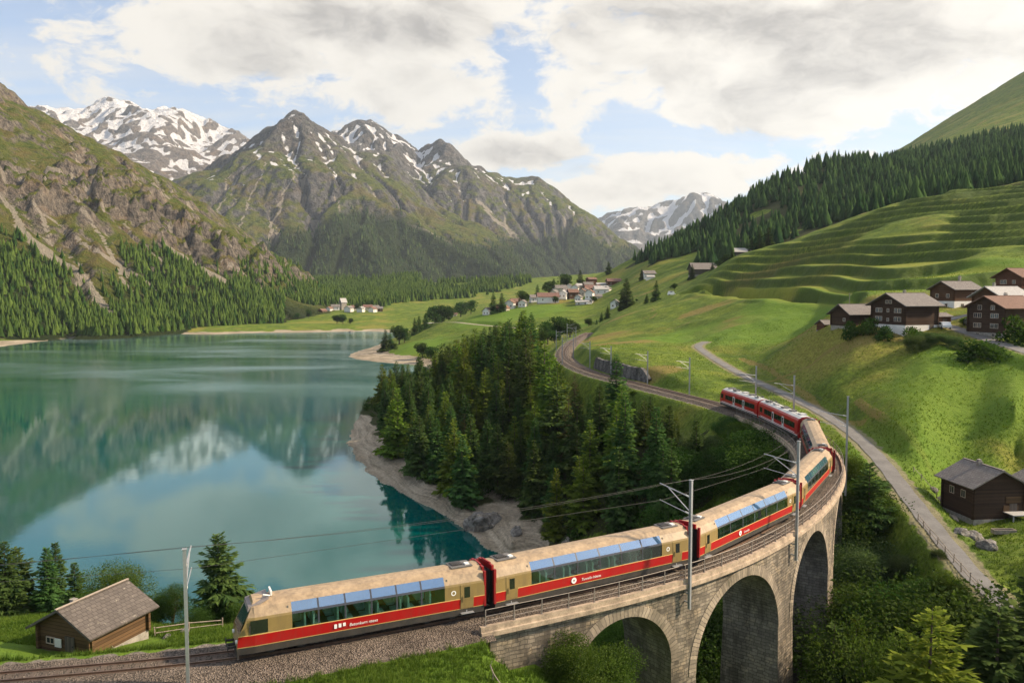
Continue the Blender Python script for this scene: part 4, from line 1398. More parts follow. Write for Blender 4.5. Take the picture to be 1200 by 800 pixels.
# ---- undergrowth that nobody could count: gorge scrub, wood edge, lane banks
def scrub(name, spots, seed, leaf=0.12, per=760):
    r = np.random.default_rng(seed)
    V, F, T, off = [], [], [], 0
    protos = [leafy_shape(3.2, 1.7, per, leaf, seed + k, 7, base=-0.2, fill=0.3)[:3] for k in range(4)]
    for x, y, z, s in spots:
        v, f, t = protos[int(r.integers(0, 4))]
        a = r.uniform(0, 6.283)
        c_, s_ = math.cos(a), math.sin(a)
        vv = v * s
        vv = np.stack([vv[:, 0] * c_ - vv[:, 1] * s_ + x, vv[:, 0] * s_ + vv[:, 1] * c_ + y, vv[:, 2] * r.uniform(0.7, 1.2) + z], 1)
        V.append(vv); F.append(f + off); T.append(t + r.normal(0, 0.32)); off += len(vv)
    return np.concatenate(V), np.concatenate(F), np.concatenate(T)


def spots_in(n, x0, x1, y0, y1, test, smin, smax, seed):
    r = np.random.default_rng(seed)
    x, y = r.uniform(x0, x1, n), r.uniform(y0, y1, n)
    z = terrain(x, y)[0]
    k = test(x, y, z)
    return [(a, b, c, r.uniform(smin, smax)) for a, b, c in zip(x[k], y[k], z[k])]


def gorge_test(x, y, z):
    d, _ = line_dist(x, y, STREAM)
    dt, k = line_dist(x, y, TRACK)
    dl, _ = line_dist(x, y, LANE)
    dense = fbm(x / 8.0, y / 8.0, 2, 0.5, 33) > 0.0
    return (z > -19.5) & (d > 6.5) & (d < 34) & (dt > 6.5) & (dl > 3.2) & dense & ((x > 20) | (y > 60)) & (z < -3.0) & ~((y < 60) & (x < 16)) & (x < np.interp(y, LANE[:, 1], LANE[:, 0]) - 2.6)


sp = spots_in(1500, -5, 95, 48, 140, gorge_test, 0.45, 1.0, 81)
v, f, t = scrub("undergrowth", sp[::2], 82)
props(link("undergrowth", leaf_mesh("undergrowth", v, f, LEAF['broad_grey'], t - 0.15)), kind='stuff')
v, f, t = scrub("undergrowth", sp[1::2], 85)
props(link("undergrowth", leaf_mesh("undergrowth", v, f, LEAF['broad'], t - 0.2)), kind='stuff')


def edge_test(x, y, z):
    jn = in_poly(x, y, PENINSULA)
    d, _ = line_dist(x, y, SHORE)
    dt, _ = line_dist(x, y, TRACK)
    return jn & (z > WATER + 2.9) & (dt > 6.5)


sp = spots_in(2400, -76, 36, 120, 372, edge_test, 0.5, 1.4, 83)
v, f, t = scrub("undergrowth", sp, 84, 0.42, 130)
props(link("undergrowth", leaf_mesh("undergrowth", v, f, LEAF['broad_dark'], t)), kind='stuff')


# ---- far woods: masses of trees that read as one
def tier_tree(n=7, tiers=4, seed=0, R0=0.17):
    """A small jagged conifer of unit height."""
    r = np.random.default_rng(seed)
    V, F, T = [], [], []
    for k in range(tiers):
        z0, z1 = 0.06 + 0.72 * k / tiers, min(1.0, 0.06 + 0.72 * k / tiers + 0.62 * (1 - 0.55 * k / tiers))
        rad = R0 * (1 - 0.82 * k / tiers)
        b = len(V)
        V.append((r.normal(0, 0.01), r.normal(0, 0.01), z1))
        a0 = r.uniform(0, 6.28)
        for i in range(2 * n):
            a = a0 + 3.14159 * i / n
            rr = rad * (1.0 if i % 2 == 0 else 0.55) * r.uniform(0.55, 1.35)
            V.append((math.cos(a) * rr, math.sin(a) * rr, z0 - (0.05 if i % 2 == 0 else -0.03) + r.normal(0, 0.012)))
        for i in range(2 * n):
            F.append((b, b + 1 + i, b + 1 + (i + 1) % (2 * n)))
            T.append(0.25 + 0.5 * r.random() + 0.12 * k / tiers)
    return np.array(V), np.array(F), np.array(T)


def far_wood(name, pos, hts, protos, mat, seed):
    r = np.random.default_rng(seed)
    which = r.integers(0, len(protos), len(pos))
    V, F, T, off = [], [], [], 0
    for k, (v, f, t) in enumerate(protos):
        p, h = pos[which == k], hts[which == k]
        n = len(p)
        if not n:
            continue
        a = r.uniform(0, 6.283, n)
        c_, s_ = np.cos(a)[:, None], np.sin(a)[:, None]
        wd = r.uniform(0.9, 1.6, n)[:, None]
        X = (v[None, :, 0] * c_ - v[None, :, 1] * s_) * h[:, None] * wd + p[:, 0:1]
        Y = (v[None, :, 0] * s_ + v[None, :, 1] * c_) * h[:, None] * wd + p[:, 1:2]
        Z = v[None, :, 2] * h[:, None] + p[:, 2:3]
        V.append(np.stack([X, Y, Z], -1).reshape(-1, 3))
        F.append((f[None] + (np.arange(n) * len(v))[:, None, None]).reshape(-1, f.shape[1]) + off)
        T.append((t[None] + r.normal(0, 0.30, (n, 1))).ravel())
        off += n * len(v)
    return props(link(name, leaf_mesh(name, np.concatenate(V), np.concatenate(F), mat, np.concatenate(T))), kind='stuff')


TIERS = [tier_tree(6, 4, 700 + k) for k in range(5)]
FAR_LEAF = leaf_mat("far_conifers", (0.014, 0.036, 0.015), (0.062, 0.100, 0.032), 0.0, 0.15)
FAR_LEAF2 = leaf_mat("far_mixed_conifers", (0.026, 0.052, 0.013), (0.115, 0.150, 0.032), 0.0, 0.2)


def mountain_trees(M, n, seed, hmin, hmax, ymax):
    r = np.random.default_rng(seed)
    ny, nx = M.wood.shape
    vis = (M.Y < ymax)
    w_ = (M.wood * vis * (M.H > WATER + 3) * ~((M.X / M.Y > -0.285) & (M.X / M.Y < -0.15) & (M.Y < 1168)) * (0.25 + sstep(-0.35, 0.25, fbm(M.X / 70.0, M.Y / 70.0, 3, 0.5, 6)))).ravel()
    k = r.choice(nx * ny, n, replace=False, p=w_ / w_.sum())
    x = M.X.ravel()[k] + r.uniform(-0.5, 0.5, n) * M.d
    y = M.Y.ravel()[k] + r.uniform(-0.5, 0.5, n) * M.d
    keep = np.abs(x / y) < 0.85
    x, y = x[keep], y[keep]
    z = M.z(x, y) - 1.0
    return np.stack([x, y, z], 1), r.uniform(hmin, hmax, len(x))


p_, h_ = mountain_trees(M_LEFT, 14000, 91, 8, 17, 1900)
gzz = terrain(p_[:, 0], p_[:, 1])[0]
p_[:, 2] = np.maximum(p_[:, 2], gzz - 0.5)
r_ = np.random.default_rng(98)                                   # and the belt across the valley floor
x, y = r_.uniform(-620, 40, 9000), r_.uniform(1090, 1740, 9000)
bz = terrain(x, y)[0]
kb = (y > np.interp(x / y, [-0.34, -0.24, -0.18, -0.12, -0.04, 0.02], [1180, 1180, 1200, 1290, 1400, 1650])) & (fbm(x / 70.0, y / 70.0, 3, 0.5, 4) > -0.15) & (np.abs(x / y + 0.15) < 0.2)
p_ = np.concatenate([p_, np.stack([x, y, bz - 0.5], 1)[kb]]); h_ = np.concatenate([h_, r_.uniform(11, 19, int(kb.sum()))])
far_wood("forest", p_, h_, TIERS, FAR_LEAF2, 92)
p_, h_ = mountain_trees(M_MID, 24000, 93, 16, 28, 4600)
far_wood("forest", p_, h_, [tier_tree(3, 3, 720 + k) for k in range(3)], FAR_LEAF, 94)

# the woods above the terraced hill
r_ = np.random.default_rng(95)
MIDC = []
for k in range(5):
    MIDC.append(tier_tree(6, 10, 730 + k, 0.19))
x, y = r_.uniform(60, 1100, 60000), r_.uniform(440, 1250, 60000)
u_ = (x + 22 * fbm(x / 60, y / 60, 3, 0.5, 93)) / y
z = terrain(x, y)[0]
hw = ((y > 470) & (u_ > 0.40)) | ((y > 560) & (u_ > 0.235) & (u_ <= 0.40)) | ((y > 690) & (u_ > 0.165) & (u_ <= 0.235)) | ((y > 830) & (u_ > 0.15) & (u_ <= 0.165))
hw &= (z < 215) & (x / y < 0.8) & (fbm(x / 90.0, y / 90.0, 3, 0.5, 55) < 0.32)
cand = np.stack([x, y, z], 1)[hw]
cell, keepers = {}, []
for q in cand:
    ck = (int(q[0] // 5.4), int(q[1] // 5.4))
    if ck not in cell:
        cell[ck] = 1
        keepers.append(q)
keepers = np.array(keepers)[:5200] if len(keepers) > 5200 else np.array(keepers)
print("HILL TREES", len(keepers))
far_wood("forest", keepers - np.array([0, 0, 0.6]), r_.uniform(8, 18.5, len(keepers)), MIDC, FAR_LEAF, 96)
# ------------------------------------------------------------------ railway: bed, track, viaduct, masts, wires
def gravel_mat(name, a, b, dirt=0.5):
    m = bpy.data.materials.new(name)
    m.use_nodes = True
    t = NT(m.node_tree)
    c = t.n('ShaderNodeNewGeometry').outputs['Position']
    v = t.n('ShaderNodeTexVoronoi', {'Vector': c, 'Scale': 11.0})
    tone = t.sep(v.outputs['Color'])[0]
    col = t.mix(tone, a, b)
    col = t.vm('SCALE', col, s=t.step(t.noise(c, 0.5, 5.0, 0.65), 0.3, 0.7, 1.0 - dirt * 0.5, 1.0 + dirt * 0.4))
    bump = t.n('ShaderNodeBump', {'Strength': 1.0, 'Distance': 0.12, 'Height': v.outputs['Distance']})
    bs = t.n('ShaderNodeBsdfPrincipled', {'Base Color': col, 'Roughness': 0.95, 'Specular IOR Level': 0.15, 'Normal': bump.outputs[0]})
    t.n('ShaderNodeOutputMaterial', {0: bs.outputs[0]})
    return m


def stone_mat(name, bw, bh, cols, mortar, uv=True, tilt=0.0, wear=1.0):
    """Coursed rubble: two brick sizes mixed by noise, each stone its own tone."""
    m = bpy.data.materials.new(name)
    m.use_nodes = True
    t = NT(m.node_tree)
    c = t.n('ShaderNodeTexCoord').outputs['UV' if uv else 'Object']
    pos = t.n('ShaderNodeNewGeometry').outputs['Position']
    wob = t.noise(c, 1.3, 4.0, 0.65, out=1)
    cw = t.vm('ADD', c, t.vm('SCALE', t.vm('SUBTRACT', wob, (0.5, 0.5, 0.5)), s=0.34))
    br = t.n('ShaderNodeTexBrick', {'Vector': cw, 'Color1': (0, 0, 0, 1), 'Color2': (1, 1, 1, 1), 'Mortar': (0.5, 0.5, 0.5, 1), 'Scale': 1.0, 'Mortar Size': 0.028, 'Mortar Smooth': 0.3,
                                    'Bias': 0.0, 'Brick Width': bw, 'Row Height': bh}, offset=0.43, squash=0.7, squash_frequency=3)
    tone = t.sep(br.outputs['Color'])[0]
    n2_ = t.noise(pos, 3.0, 5.0, 0.7)
    big = t.noise(t.vm('MULTIPLY', pos, (1.0, 1.0, 0.16)), 0.55, 6.0, 0.7)
    col = t.mix(t.m('ADD', t.m('MULTIPLY', tone, 0.7), t.m('MULTIPLY', n2_, 0.4)), cols[0], cols[1])
    col = t.mix(t.step(t.noise(pos, 0.9, 3.0, 0.6), 0.52, 0.68), col, cols[2])
    col = t.mix(br.outputs['Fac'], col, mortar)
    col = t.mix(t.m('MULTIPLY', t.step(t.noise(pos, 0.35, 6.0, 0.7), 0.56, 0.72), 0.55), col, (0.07, 0.075, 0.04))
    col = t.vm('SCALE', col, s=t.step(big, 0.3, 0.7, 1.0 - 0.5 * wear, 1.0 + 0.25 * wear))
    hgt = t.m('ADD', t.m('SUBTRACT', 1.0, br.outputs['Fac']), t.m('ADD', t.m('MULTIPLY', n2_, 0.6), t.m('MULTIPLY', tone, 0.5)))
    bump = t.n('ShaderNodeBump', {'Strength': 0.9, 'Distance': 0.07, 'Height': hgt})
    b = t.n('ShaderNodeBsdfPrincipled', {'Base Color': col, 'Roughness': 0.92, 'Specular IOR Level': 0.15, 'Normal': bump.outputs[0]})
    t.n('ShaderNodeOutputMaterial', {0: b.outputs[0]})
    return m


M_BALLAST = gravel_mat("ballast", (0.060, 0.049, 0.040), (0.215, 0.175, 0.142))
M_SLEEPER = material("old_sleeper", (0.10, 0.075, 0.058), 0.9, var=0.35, vscale=4.0)
M_RAIL = material("rail_steel", (0.20, 0.135, 0.10), 0.45, metal=0.7, var=0.2)
M_STONE = stone_mat("rubble_masonry", 0.58, 0.27, ((0.090, 0.080, 0.066), (0.31, 0.265, 0.205), (0.37, 0.30, 0.21)), (0.13, 0.115, 0.095))
M_SOFFIT = stone_mat("soffit_masonry", 0.75, 0.30, ((0.11, 0.10, 0.09), (0.26, 0.235, 0.205), (0.30, 0.26, 0.21)), (0.10, 0.09, 0.08))
M_RING = stone_mat("voussoirs", 0.44, 1.6, ((0.16, 0.138, 0.11), (0.36, 0.30, 0.225), (0.38, 0.32, 0.25)), (0.16, 0.14, 0.115), wear=0.6)
M_COPING = material("weathered_coping", (0.35, 0.275, 0.20), 0.9, var=0.4, vscale=1.5, bump=0.3)
M_GALV = material("galvanised_steel", (0.36, 0.37, 0.385), 0.5, metal=0.5, var=0.12, vscale=1.0)
M_RAILING = material("railing_steel", (0.24, 0.215, 0.19), 0.6, metal=0.3, var=0.15)


def sweep(profile, s0, s1, ds=0.5, uv=False, wob=0.0, closed=True, name="sweep", mats=()):
    """A profile of (off, z) swept along the track."""
    ss = np.arange(s0, s1 + 1e-6, ds)
    if s1 - ss[-1] > 0.05:
        ss = np.append(ss, s1)
    V, F = [], []
    n = len(profile)
    for i, s in enumerate(ss):
        p, d = tpos(s), ttan(s)
        for k, (o, z) in enumerate(profile):
            oo = o + (wob * math.sin(s * 0.7 + k) if abs(o) > 2.3 else 0)
            V.append((p[0] + d[1] * oo, p[1] - d[0] * oo, z))
    for i in range(len(ss) - 1):
        for k in range(n if closed else n - 1):
            k2 = (k + 1) % n
            F.append([i * n + k, (i + 1) * n + k, (i + 1) * n + k2, i * n + k2])
    if closed:
        F.append(list(range(n)))
        F.append([(len(ss) - 1) * n + k for k in range(n - 1, -1, -1)])
    return mesh_from(name, V, F, mats)


bed_prof = [(-3.0, -0.75), (-1.75, -0.17), (-1.0, -0.145), (1.0, -0.145), (1.75, -0.17), (3.6, -0.70)]
bme = sweep(bed_prof, 0.0, S_V0, 0.5, closed=False, wob=0.12, name="track_bed", mats=[M_BALLAST])
props(link("track_bed", bme), kind='structure')
bme = sweep([(-2.45, -0.20), (-1.2, -0.145), (1.2, -0.145), (2.45, -0.22)], S_V0, S_V1, 0.5, closed=False, name="track_bed", mats=[M_BALLAST])
props(link("track_bed", bme), kind='structure')
bme = sweep(bed_prof, S_V1, TLEN - 1, 0.7, closed=False, wob=0.12, name="track_bed", mats=[M_BALLAST])
props(link("track_bed", bme), kind='structure')

trk = props(empty("railway_track", tuple(tpt(60))), "narrow gauge railway track sweeping from the meadow over the viaduct into the valley", "railway track", kind='thing')
for sgn in (-1, 1):
    o_ = sgn * 0.53
    me = sweep([(o_ - 0.065, -0.135), (o_ - 0.02, -0.11), (o_ - 0.036, 0.0), (o_ + 0.036, 0.0), (o_ + 0.02, -0.11), (o_ + 0.065, -0.135)], 0.0, TLEN - 2, 0.8, name="rail", mats=[M_RAIL])
    r_o = link("rail", me, trk)
    r_o.matrix_parent_inverse = Matrix.Translation(-trk.location)
mb = MB()
for s in np.arange(0.2, TLEN - 2, 0.62):
    p, d = tpos(s), ttan(s)
    mb.box((p[0], p[1], -0.175), (0.22, 1.75, 0.09), math.atan2(d[1], d[0]))
sl = mb.build("sleepers", M_SLEEPER, trk)
sl.matrix_parent_inverse = Matrix.Translation(-trk.location)
sl['kind'] = 'stuff'

# ---- viaduct
ARCHES = [(41.8, 50.6), (53.2, 65.4), (68.6, 80.8), (84.0, 96.2), (99.4, 111.6)]
CROWN = -1.75
ZTOP = -0.62


def batter(z):
    return 2.45 + 0.022 * max(0.0, -z)


def vpt(s, side, z, extra=0.0):
    return tpt(s, side * (batter(z) + extra), z)


via = props(empty("stone_viaduct", tuple(tpt(60, 0, -20))), "curved stone railway viaduct with tall arches, steel railing and pale coping", "viaduct", kind='thing')


def adopt(o):
    o.parent = via
    o.matrix_parent_inverse = Matrix.Translation(-via.location)
    return o


def uvmesh(name, quads, mat, parent_fn=adopt):
    """quads: (4 points, 4 uv) with welded appearance left to flat shading."""
    V, F, UV = [], [], []
    for pts_, uvs_ in quads:
        b_ = len(V)
        V += [tuple(q) for q in pts_]
        F.append(list(range(b_, b_ + len(pts_))))
        UV += list(uvs_)
    me = mesh_from(name, V, F, [mat])
    ul = me.uv_layers.new(name="uv")
    ul.data.foreach_set("uv", np.array([c_ for q in UV for c_ in q], dtype=np.float32))
    bm = bmesh.new(); bm.from_mesh(me)
    bmesh.ops.remove_doubles(bm, verts=bm.verts, dist=0.002)
    bmesh.ops.recalc_face_normals(bm, faces=bm.faces)
    bm.to_mesh(me); bm.free()
    return parent_fn(link(name, me))


def arch_line(a, b, n=28):
    c_, r_ = (a + b) / 2, (b - a) / 2
    zs = CROWN - r_
    return [(c_ - r_ * math.cos(math.pi * i / n), zs + r_ * math.sin(math.pi * i / n)) for i in range(n + 1)], zs


def ground_at(s):
    return min(zg(*tpt(s, o)[:2]) for o in (-3, 0, 3))


quads, soff = [], {}
marks = [S_V0] + [q for a in ARCHES for q in a] + [S_V1]
for i in range(0, len(marks), 2):                      # piers and abutments: solid from the ground up
    a, b = marks[i], marks[i + 1]
    zb = min(ground_at(a), ground_at((a + b) / 2), ground_at(b)) - 2.5
    zb = min(zb, -5.5)
    ss = np.linspace(a, b, max(2, int((b - a) / 0.7) + 1))
    flare = 0.016 if (0 < i < len(marks) - 2) else 0.0
    mid = (a + b) / 2

    def sx(s, z):
        return mid + (s - mid) * (1 + flare * max(0, -z - 7.0) / max((b - a) / 2, 0.5))
    zlev = [zb, -7.9, ZTOP] if zb < -9 else [zb, ZTOP]
    for z0, z1 in zip(zlev[:-1], zlev[1:]):
        for s0, s1 in zip(ss[:-1], ss[1:]):
            for side in (-1, 1):
                quads.append(([vpt(sx(s0, z0), side, z0), vpt(sx(s1, z0), side, z0), vpt(sx(s1, z1), side, z1), vpt(sx(s0, z1), side, z1)], [(s0, z0), (s1, z0), (s1, z1), (s0, z1)]))
    for end, s_ in ((0, a), (1, b)):
        ztop_ = (CROWN - (ARCHES[(i // 2) - 1 + end][1] - ARCHES[(i // 2) - 1 + end][0]) / 2) if (0 <= (i // 2) - 1 + end < len(ARCHES)) else ZTOP
        lv = [zb] + ([-7.9] if zb < -9 and ztop_ > -7.9 else []) + [ztop_]
        for z0, z1 in zip(lv[:-1], lv[1:]):
            q0, q1 = batter(z0), batter(z1)
            soff.setdefault((i // 2) - 1 + end, []).append(([vpt(sx(s_, z0), -1, z0), vpt(sx(s_, z0), 1, z0), vpt(sx(s_, z1), 1, z1), vpt(sx(s_, z1), -1, z1)], [(-q0, z0), (q0, z0), (q1, z1), (-q1, z1)]))
for ka, (a, b) in enumerate(ARCHES):
    line, zs = arch_line(a, b)
    for (s0, z0), (s1, z1) in zip(line[:-1], line[1:]):
        for side in (-1, 1):
            quads.append(([vpt(s0, side, z0), vpt(s1, side, z1), vpt(s1, side, ZTOP), vpt(s0, side, ZTOP)], [(s0, z0), (s1, z1), (s1, ZTOP), (s0, ZTOP)]))
    L_ = 0.0
    for (s0, z0), (s1, z1) in zip(line[:-1], line[1:]):
        dl = math.hypot(s1 - s0, z1 - z0)
        soff.setdefault(ka, []).append(([vpt(s0, -1, z0), vpt(s0, 1, z0), vpt(s1, 1, z1), vpt(s1, -1, z1)], [(-2.5, L_), (2.5, L_), (2.5, L_ + dl), (-2.5, L_ + dl)]))
        L_ += dl
uvmesh("masonry", quads, M_STONE)
for k_ in sorted(soff):
    if 0 <= k_ < len(ARCHES):
        uvmesh("arch_soffit", soff[k_], M_SOFFIT)
    else:
        uvmesh("abutment_end", soff[k_], M_STONE)
for a, b in ARCHES:
    line, zs = arch_line(a, b, 30)
    c_, r_ = (a + b) / 2, (b - a) / 2
    for side in (1, -1):
        q_ = []
        for (s0, z0), (s1, z1) in zip(line[:-1], line[1:]):
            def outp(s, z, k=0.78):
                return c_ + (s - c_) * (1 + k / r_), zs + (z - zs) * (1 + k / r_)
            o0, o1 = outp(s0, z0), outp(s1, z1)
            l0 = math.atan2(z0 - zs, s0 - c_) * r_
            l1 = math.atan2(z1 - zs, s1 - c_) * r_
            q_.append(([vpt(s0, side, z0, .05), vpt(s1, side, z1, .05), vpt(o1[0], side, o1[1], .05), vpt(o0[0], side, o0[1], .05)], [(l0, 0.1), (l1, 0.1), (l1, 0.88), (l0, 0.88)]))
            q_.append(([vpt(o0[0], side, o0[1], .05), vpt(o1[0], side, o1[1], .05), vpt(o1[0], side, o1[1], -.1), vpt(o0[0], side, o0[1], -.1)], [(l0, 0.88), (l1, 0.88), (l1, 1.0), (l0, 1.0)]))
            q_.append(([vpt(s0, side, z0, -.1), vpt(s1, side, z1, -.1), vpt(s1, side, z1, .05), vpt(s0, side, z0, .05)], [(l0, 0.0), (l1, 0.0), (l1, 0.1), (l0, 0.1)]))
        uvmesh("arch_ring", q_, M_RING)
for sgn in (1, -1):
    adopt(link("coping", sweep([(sgn * 2.35, -0.66), (sgn * 2.92, -0.66), (sgn * 2.92, -0.36), (sgn * 2.80, -0.32), (sgn * 2.80, 0.02), (sgn * 2.50, 0.02), (sgn * 2.50, -0.30), (sgn * 2.35, -0.30)], S_V0 - 0.8, S_V1 + 0.5, 0.5, name="coping", mats=[M_COPING])))
    me = mesh_from("railing", *(lambda a: (a.v, a.f))((lambda mb_: [[mb_.tube([tpt(s, sgn * 2.62, 0.02 + h) for s in np.arange(S_V0 - 0.4, S_V1 + 0.2, 1.0)], r_, 5) for h, r_ in ((1.05, 0.024), (0.62, 0.016), (0.32, 0.016))], mb_][1])(MB())), mats=[M_RAILING])
    rl = adopt(link("railing", me))
    pm = MB(); pm.box((0, 0, 0.53), (0.06, 0.06, 1.06)); pm.box((0, 0, 0.012), (0.16, 0.16, 0.024))
    pme = pm.mesh("post", [M_RAILING])
    for k, s in enumerate(np.arange(S_V0 - 0.4, S_V1 + 0.2, 2.1)):
        p_o = link("post", pme, rl)
        q = tpt(s, sgn * 2.62, 0.02)
        p_o.location = q
        d = ttan(s)
        p_o.rotation_euler = (0, 0, math.atan2(d[1], d[0]))

# ---- dry retaining wall above the track
M_DRY = stone_mat("dark_retaining_stone", 0.8, 0.45, ((0.06, 0.057, 0.055), (0.19, 0.18, 0.165), (0.15, 0.14, 0.125)), (0.045, 0.042, 0.04))
q_ = []
ss = np.arange(188.0, 226.0, 1.0)
for s0, s1 in zip(ss[:-1], ss[1:]):
    def wl(s, z, o):
        return tpt(s, 3.6 + o + 0.15 * (z + 0.7), z)

    def ht(s):
        return 0.3 + 2.5 * float(sstep(187, 193, s)) * float(1 - sstep(223.5, 226, s)) + 0.18 * math.sin(s * 0.31) + 0.06 * math.sin(s * 1.7)
    q_.append(([wl(s0, -0.9, 0), wl(s1, -0.9, 0), wl(s1, ht(s1), 0), wl(s0, ht(s0), 0)], [(s0, -.9), (s1, -.9), (s1, ht(s1)), (s0, ht(s0))]))
    q_.append(([wl(s0, ht(s0), 0), wl(s1, ht(s1), 0), wl(s1, ht(s1), 0.8), wl(s0, ht(s0), 0.8)], [(s0, 0), (s1, 0), (s1, .6), (s0, .6)]))
    q_.append(([wl(s0, ht(s0), 0.8), wl(s1, ht(s1), 0.8), wl(s1, -0.9, 0.8), wl(s0, -0.9, 0.8)], [(s0, 0), (s1, 0), (s1, .6), (s0, .6)]))
rw = uvmesh("retaining_wall", q_, M_DRY, lambda o: o)
props(rw, "dark rough stone retaining wall along the uphill side of the railway", "wall", kind='thing')

# ---- catenary masts
def mast(s, off, zb, zt, label, arms=True, big=True):
    q = tpt(s, off, zb)
    d = ttan(s)
    root = props(empty("catenary_mast", tuple(q), math.atan2(d[1], d[0])), label, "mast", "railway overhead line masts")
    H = zt - zb
    m_ = MB()                                               # H-section column
    for yy_ in (-0.12, 0.12):
        m_.box((0, yy_ * 0.8, H / 2), (0.17, 0.03, H))
    m_.box((0, 0, H / 2), (0.03, 0.165, H))
    m_.box((0, 0, H + 0.02), (0.26, 0.3, 0.04))
    m_.build("post", M_GALV, root)
    sg = 1 if off > 0 else -1
    up_ = -zb
    if big and zb < -1.5:
        c_ = MB()
        c_.box((0, sg * 0.08 + (0.35 if off > 0 else -0.35), up_ - 1.1), (0.10, 0.75, 0.10))
        c_.box((0, sg * 0.08 + (0.35 if off > 0 else -0.35), 0.5), (0.10, 0.75, 0.10))
        c_.build("wall_bracket", M_GALV, root)
    if arms:
        t_ = MB()
        reach = abs(off) + 0.2
        t_.tube([(0, 0.1 * sg, up_ + 6.3), (0, sg * reach, up_ + 6.75)], 0.045, 6)
        t_.tube([(0, 0.1 * sg, up_ + 5.2), (0, sg * reach * 0.72, up_ + 6.58)], 0.04, 6)
        t_.build("cantilever_arm", M_GALV, root)
        t2 = MB()
        t2.tube([(0, 0.1 * sg, up_ + 5.0), (0, sg * reach, up_ + 5.45)], 0.03, 6)
        t2.build("steady_arm", M_GALV, root)
        ins = MB()
        for zz_ in (6.32, 5.03):
            ins.tube([(0, 0.16 * sg, up_ + zz_), (0, 0.52 * sg, up_ + zz_ + 0.06)], [0.075, 0.06], 8)
        ins.build("insulator", M_INSUL, root)
    return root


M_INSUL = material("pale_insulator", (0.62, 0.60, 0.55), 0.4)
MASTS = [(17.6, 2.5, -0.6, 7.4, "steel mast in front of the driving car's nose beside the timber hut"),
         (52.0, 2.98, -2.3, 7.6, "steel mast with long arms on the viaduct pier between the first two arches"),
         (68.2, 2.98, -2.6, 8.3, "steel mast on the tall middle pier, before the fourth carriage"),
         (98.0, 2.98, -3.6, 8.7, "tall steel mast on the outer edge at the viaduct's sharpest bend"),
         (128.0, 3.1, -1.0, 7.9, "steel mast just behind the second red railcar"),
         (143.0, 3.0, -0.5, 7.9, "steel mast behind the first red railcar"),
         (168.0, 3.0, -0.5, 7.3, "steel mast on the meadow side just ahead of the train"),
         (187.0, 3.0, -0.5, 7.2, "steel mast at the near end of the dark retaining wall"),
         (207.0, 2.9, -0.5, 7.0, "steel mast in front of the middle of the dark retaining wall"),
         (226.0, 2.9, -0.5, 7.0, "steel mast at the far end of the dark retaining wall"),
         (238.0, -2.9, -0.5, 7.6, "steel mast on the wood's side of the track where it turns away"),
         (262.0, 2.9, -0.5, 7.0, "steel mast on the meadow side where the track turns away"),
         (285.0, -2.9, -0.5, 7.0, "steel mast on the wood's side, second from the far bend"),
         (312.0, 2.9, -0.5, 7.0, "farthest steel mast on the meadow side before the village"),
         (340.0, -2.9, -0.5, 7.0, "farthest steel mast on the wood's side before the village")]
for a in MASTS:
    mast(*a)

M_WIRE = material("wire", (0.05, 0.05, 0.05), 0.6, metal=0.3)
knots = [-30.0] + [m_[0] for m_ in MASTS] + [395.0]
for nm, lab, zz_, off_, rad_, sag in (("contact_wire", "lowest of the three overhead wires above the railway track", 5.45, 0.0, 0.011, 0.05), ("messenger_wire", "middle overhead wire carrying the contact wire above the track", 6.72, 0.0, 0.011, 0.45),
                                      ("feeder_wire", "topmost overhead wire strung from mast head to mast head", 7.5, 2.4, 0.011, 0.6)):
    pl = []
    for k0, k1 in zip(knots[:-1], knots[1:]):
        for f_ in np.linspace(0, 1, 9)[:-1]:
            s_ = k0 + (k1 - k0) * f_
            A_, B_ = tpt(max(k0, 0), off_, 0), tpt(max(k1, 0), off_, 0)
            if k0 < 0:
                A_ = tpt(0, off_, 0) - (tpt(2, off_, 0) - tpt(0, off_, 0)).normalized() * 30
            q = A_.lerp(B_, f_)
            q.z = zz_ - sag * 4 * f_ * (1 - f_)
            pl.append(q)
    wb = MB(); wb.tube(pl, rad_, 4)
    props(wb.build(nm, M_WIRE), lab, "wire", "overhead line wires")
db = MB()

# ---- lanes and paths
M_LANE = material("asphalt_lane", (0.155, 0.150, 0.142), 0.9, var=0.22, vscale=0.5, bump=0.15, obj_coords=True)
M_TRACKWAY = material("gravel_path", (0.34, 0.30, 0.235), 0.95, var=0.2, vscale=0.4)


def ribbon(name, line, hw, mat, lift=0.02, y0=None):
    V, F, n = [], [], 5
    ln = line if y0 is None else line[line[:, 1] > y0]
    for i in range(len(ln)):
        d = ln[min(i + 1, len(ln) - 1)] - ln[max(i - 1, 0)]
        d = d / (np.hypot(d[0], d[1]) + 1e-9)
        for k in range(n):
            o = hw * (2 * k / (n - 1) - 1) * (1 + 0.05 * math.sin(i * 0.9 + k * 2))
            V.append((ln[i][0] + d[1] * o, ln[i][1] - d[0] * o, ln[i][2] + lift + 0.03 * (1 - abs(2 * k / (n - 1) - 1))))
    for i in range(len(ln) - 1):
        for k in range(n - 1):
            F.append([i * n + k, i * n + k + 1, (i + 1) * n + k + 1, (i + 1) * n + k])
    return props(link(name, mesh_from(name, V, F, [mat])), kind='structure')


ribbon("road", LANE, 1.12, M_LANE, 0.03)
ribbon("road", LANE2, 1.6, M_LANE, 0.04)
ribbon("path", PATH, 0.9, M_TRACKWAY, 0.06)
ribbon("road", ROADM, 1.9, M_TRACKWAY, 0.12)
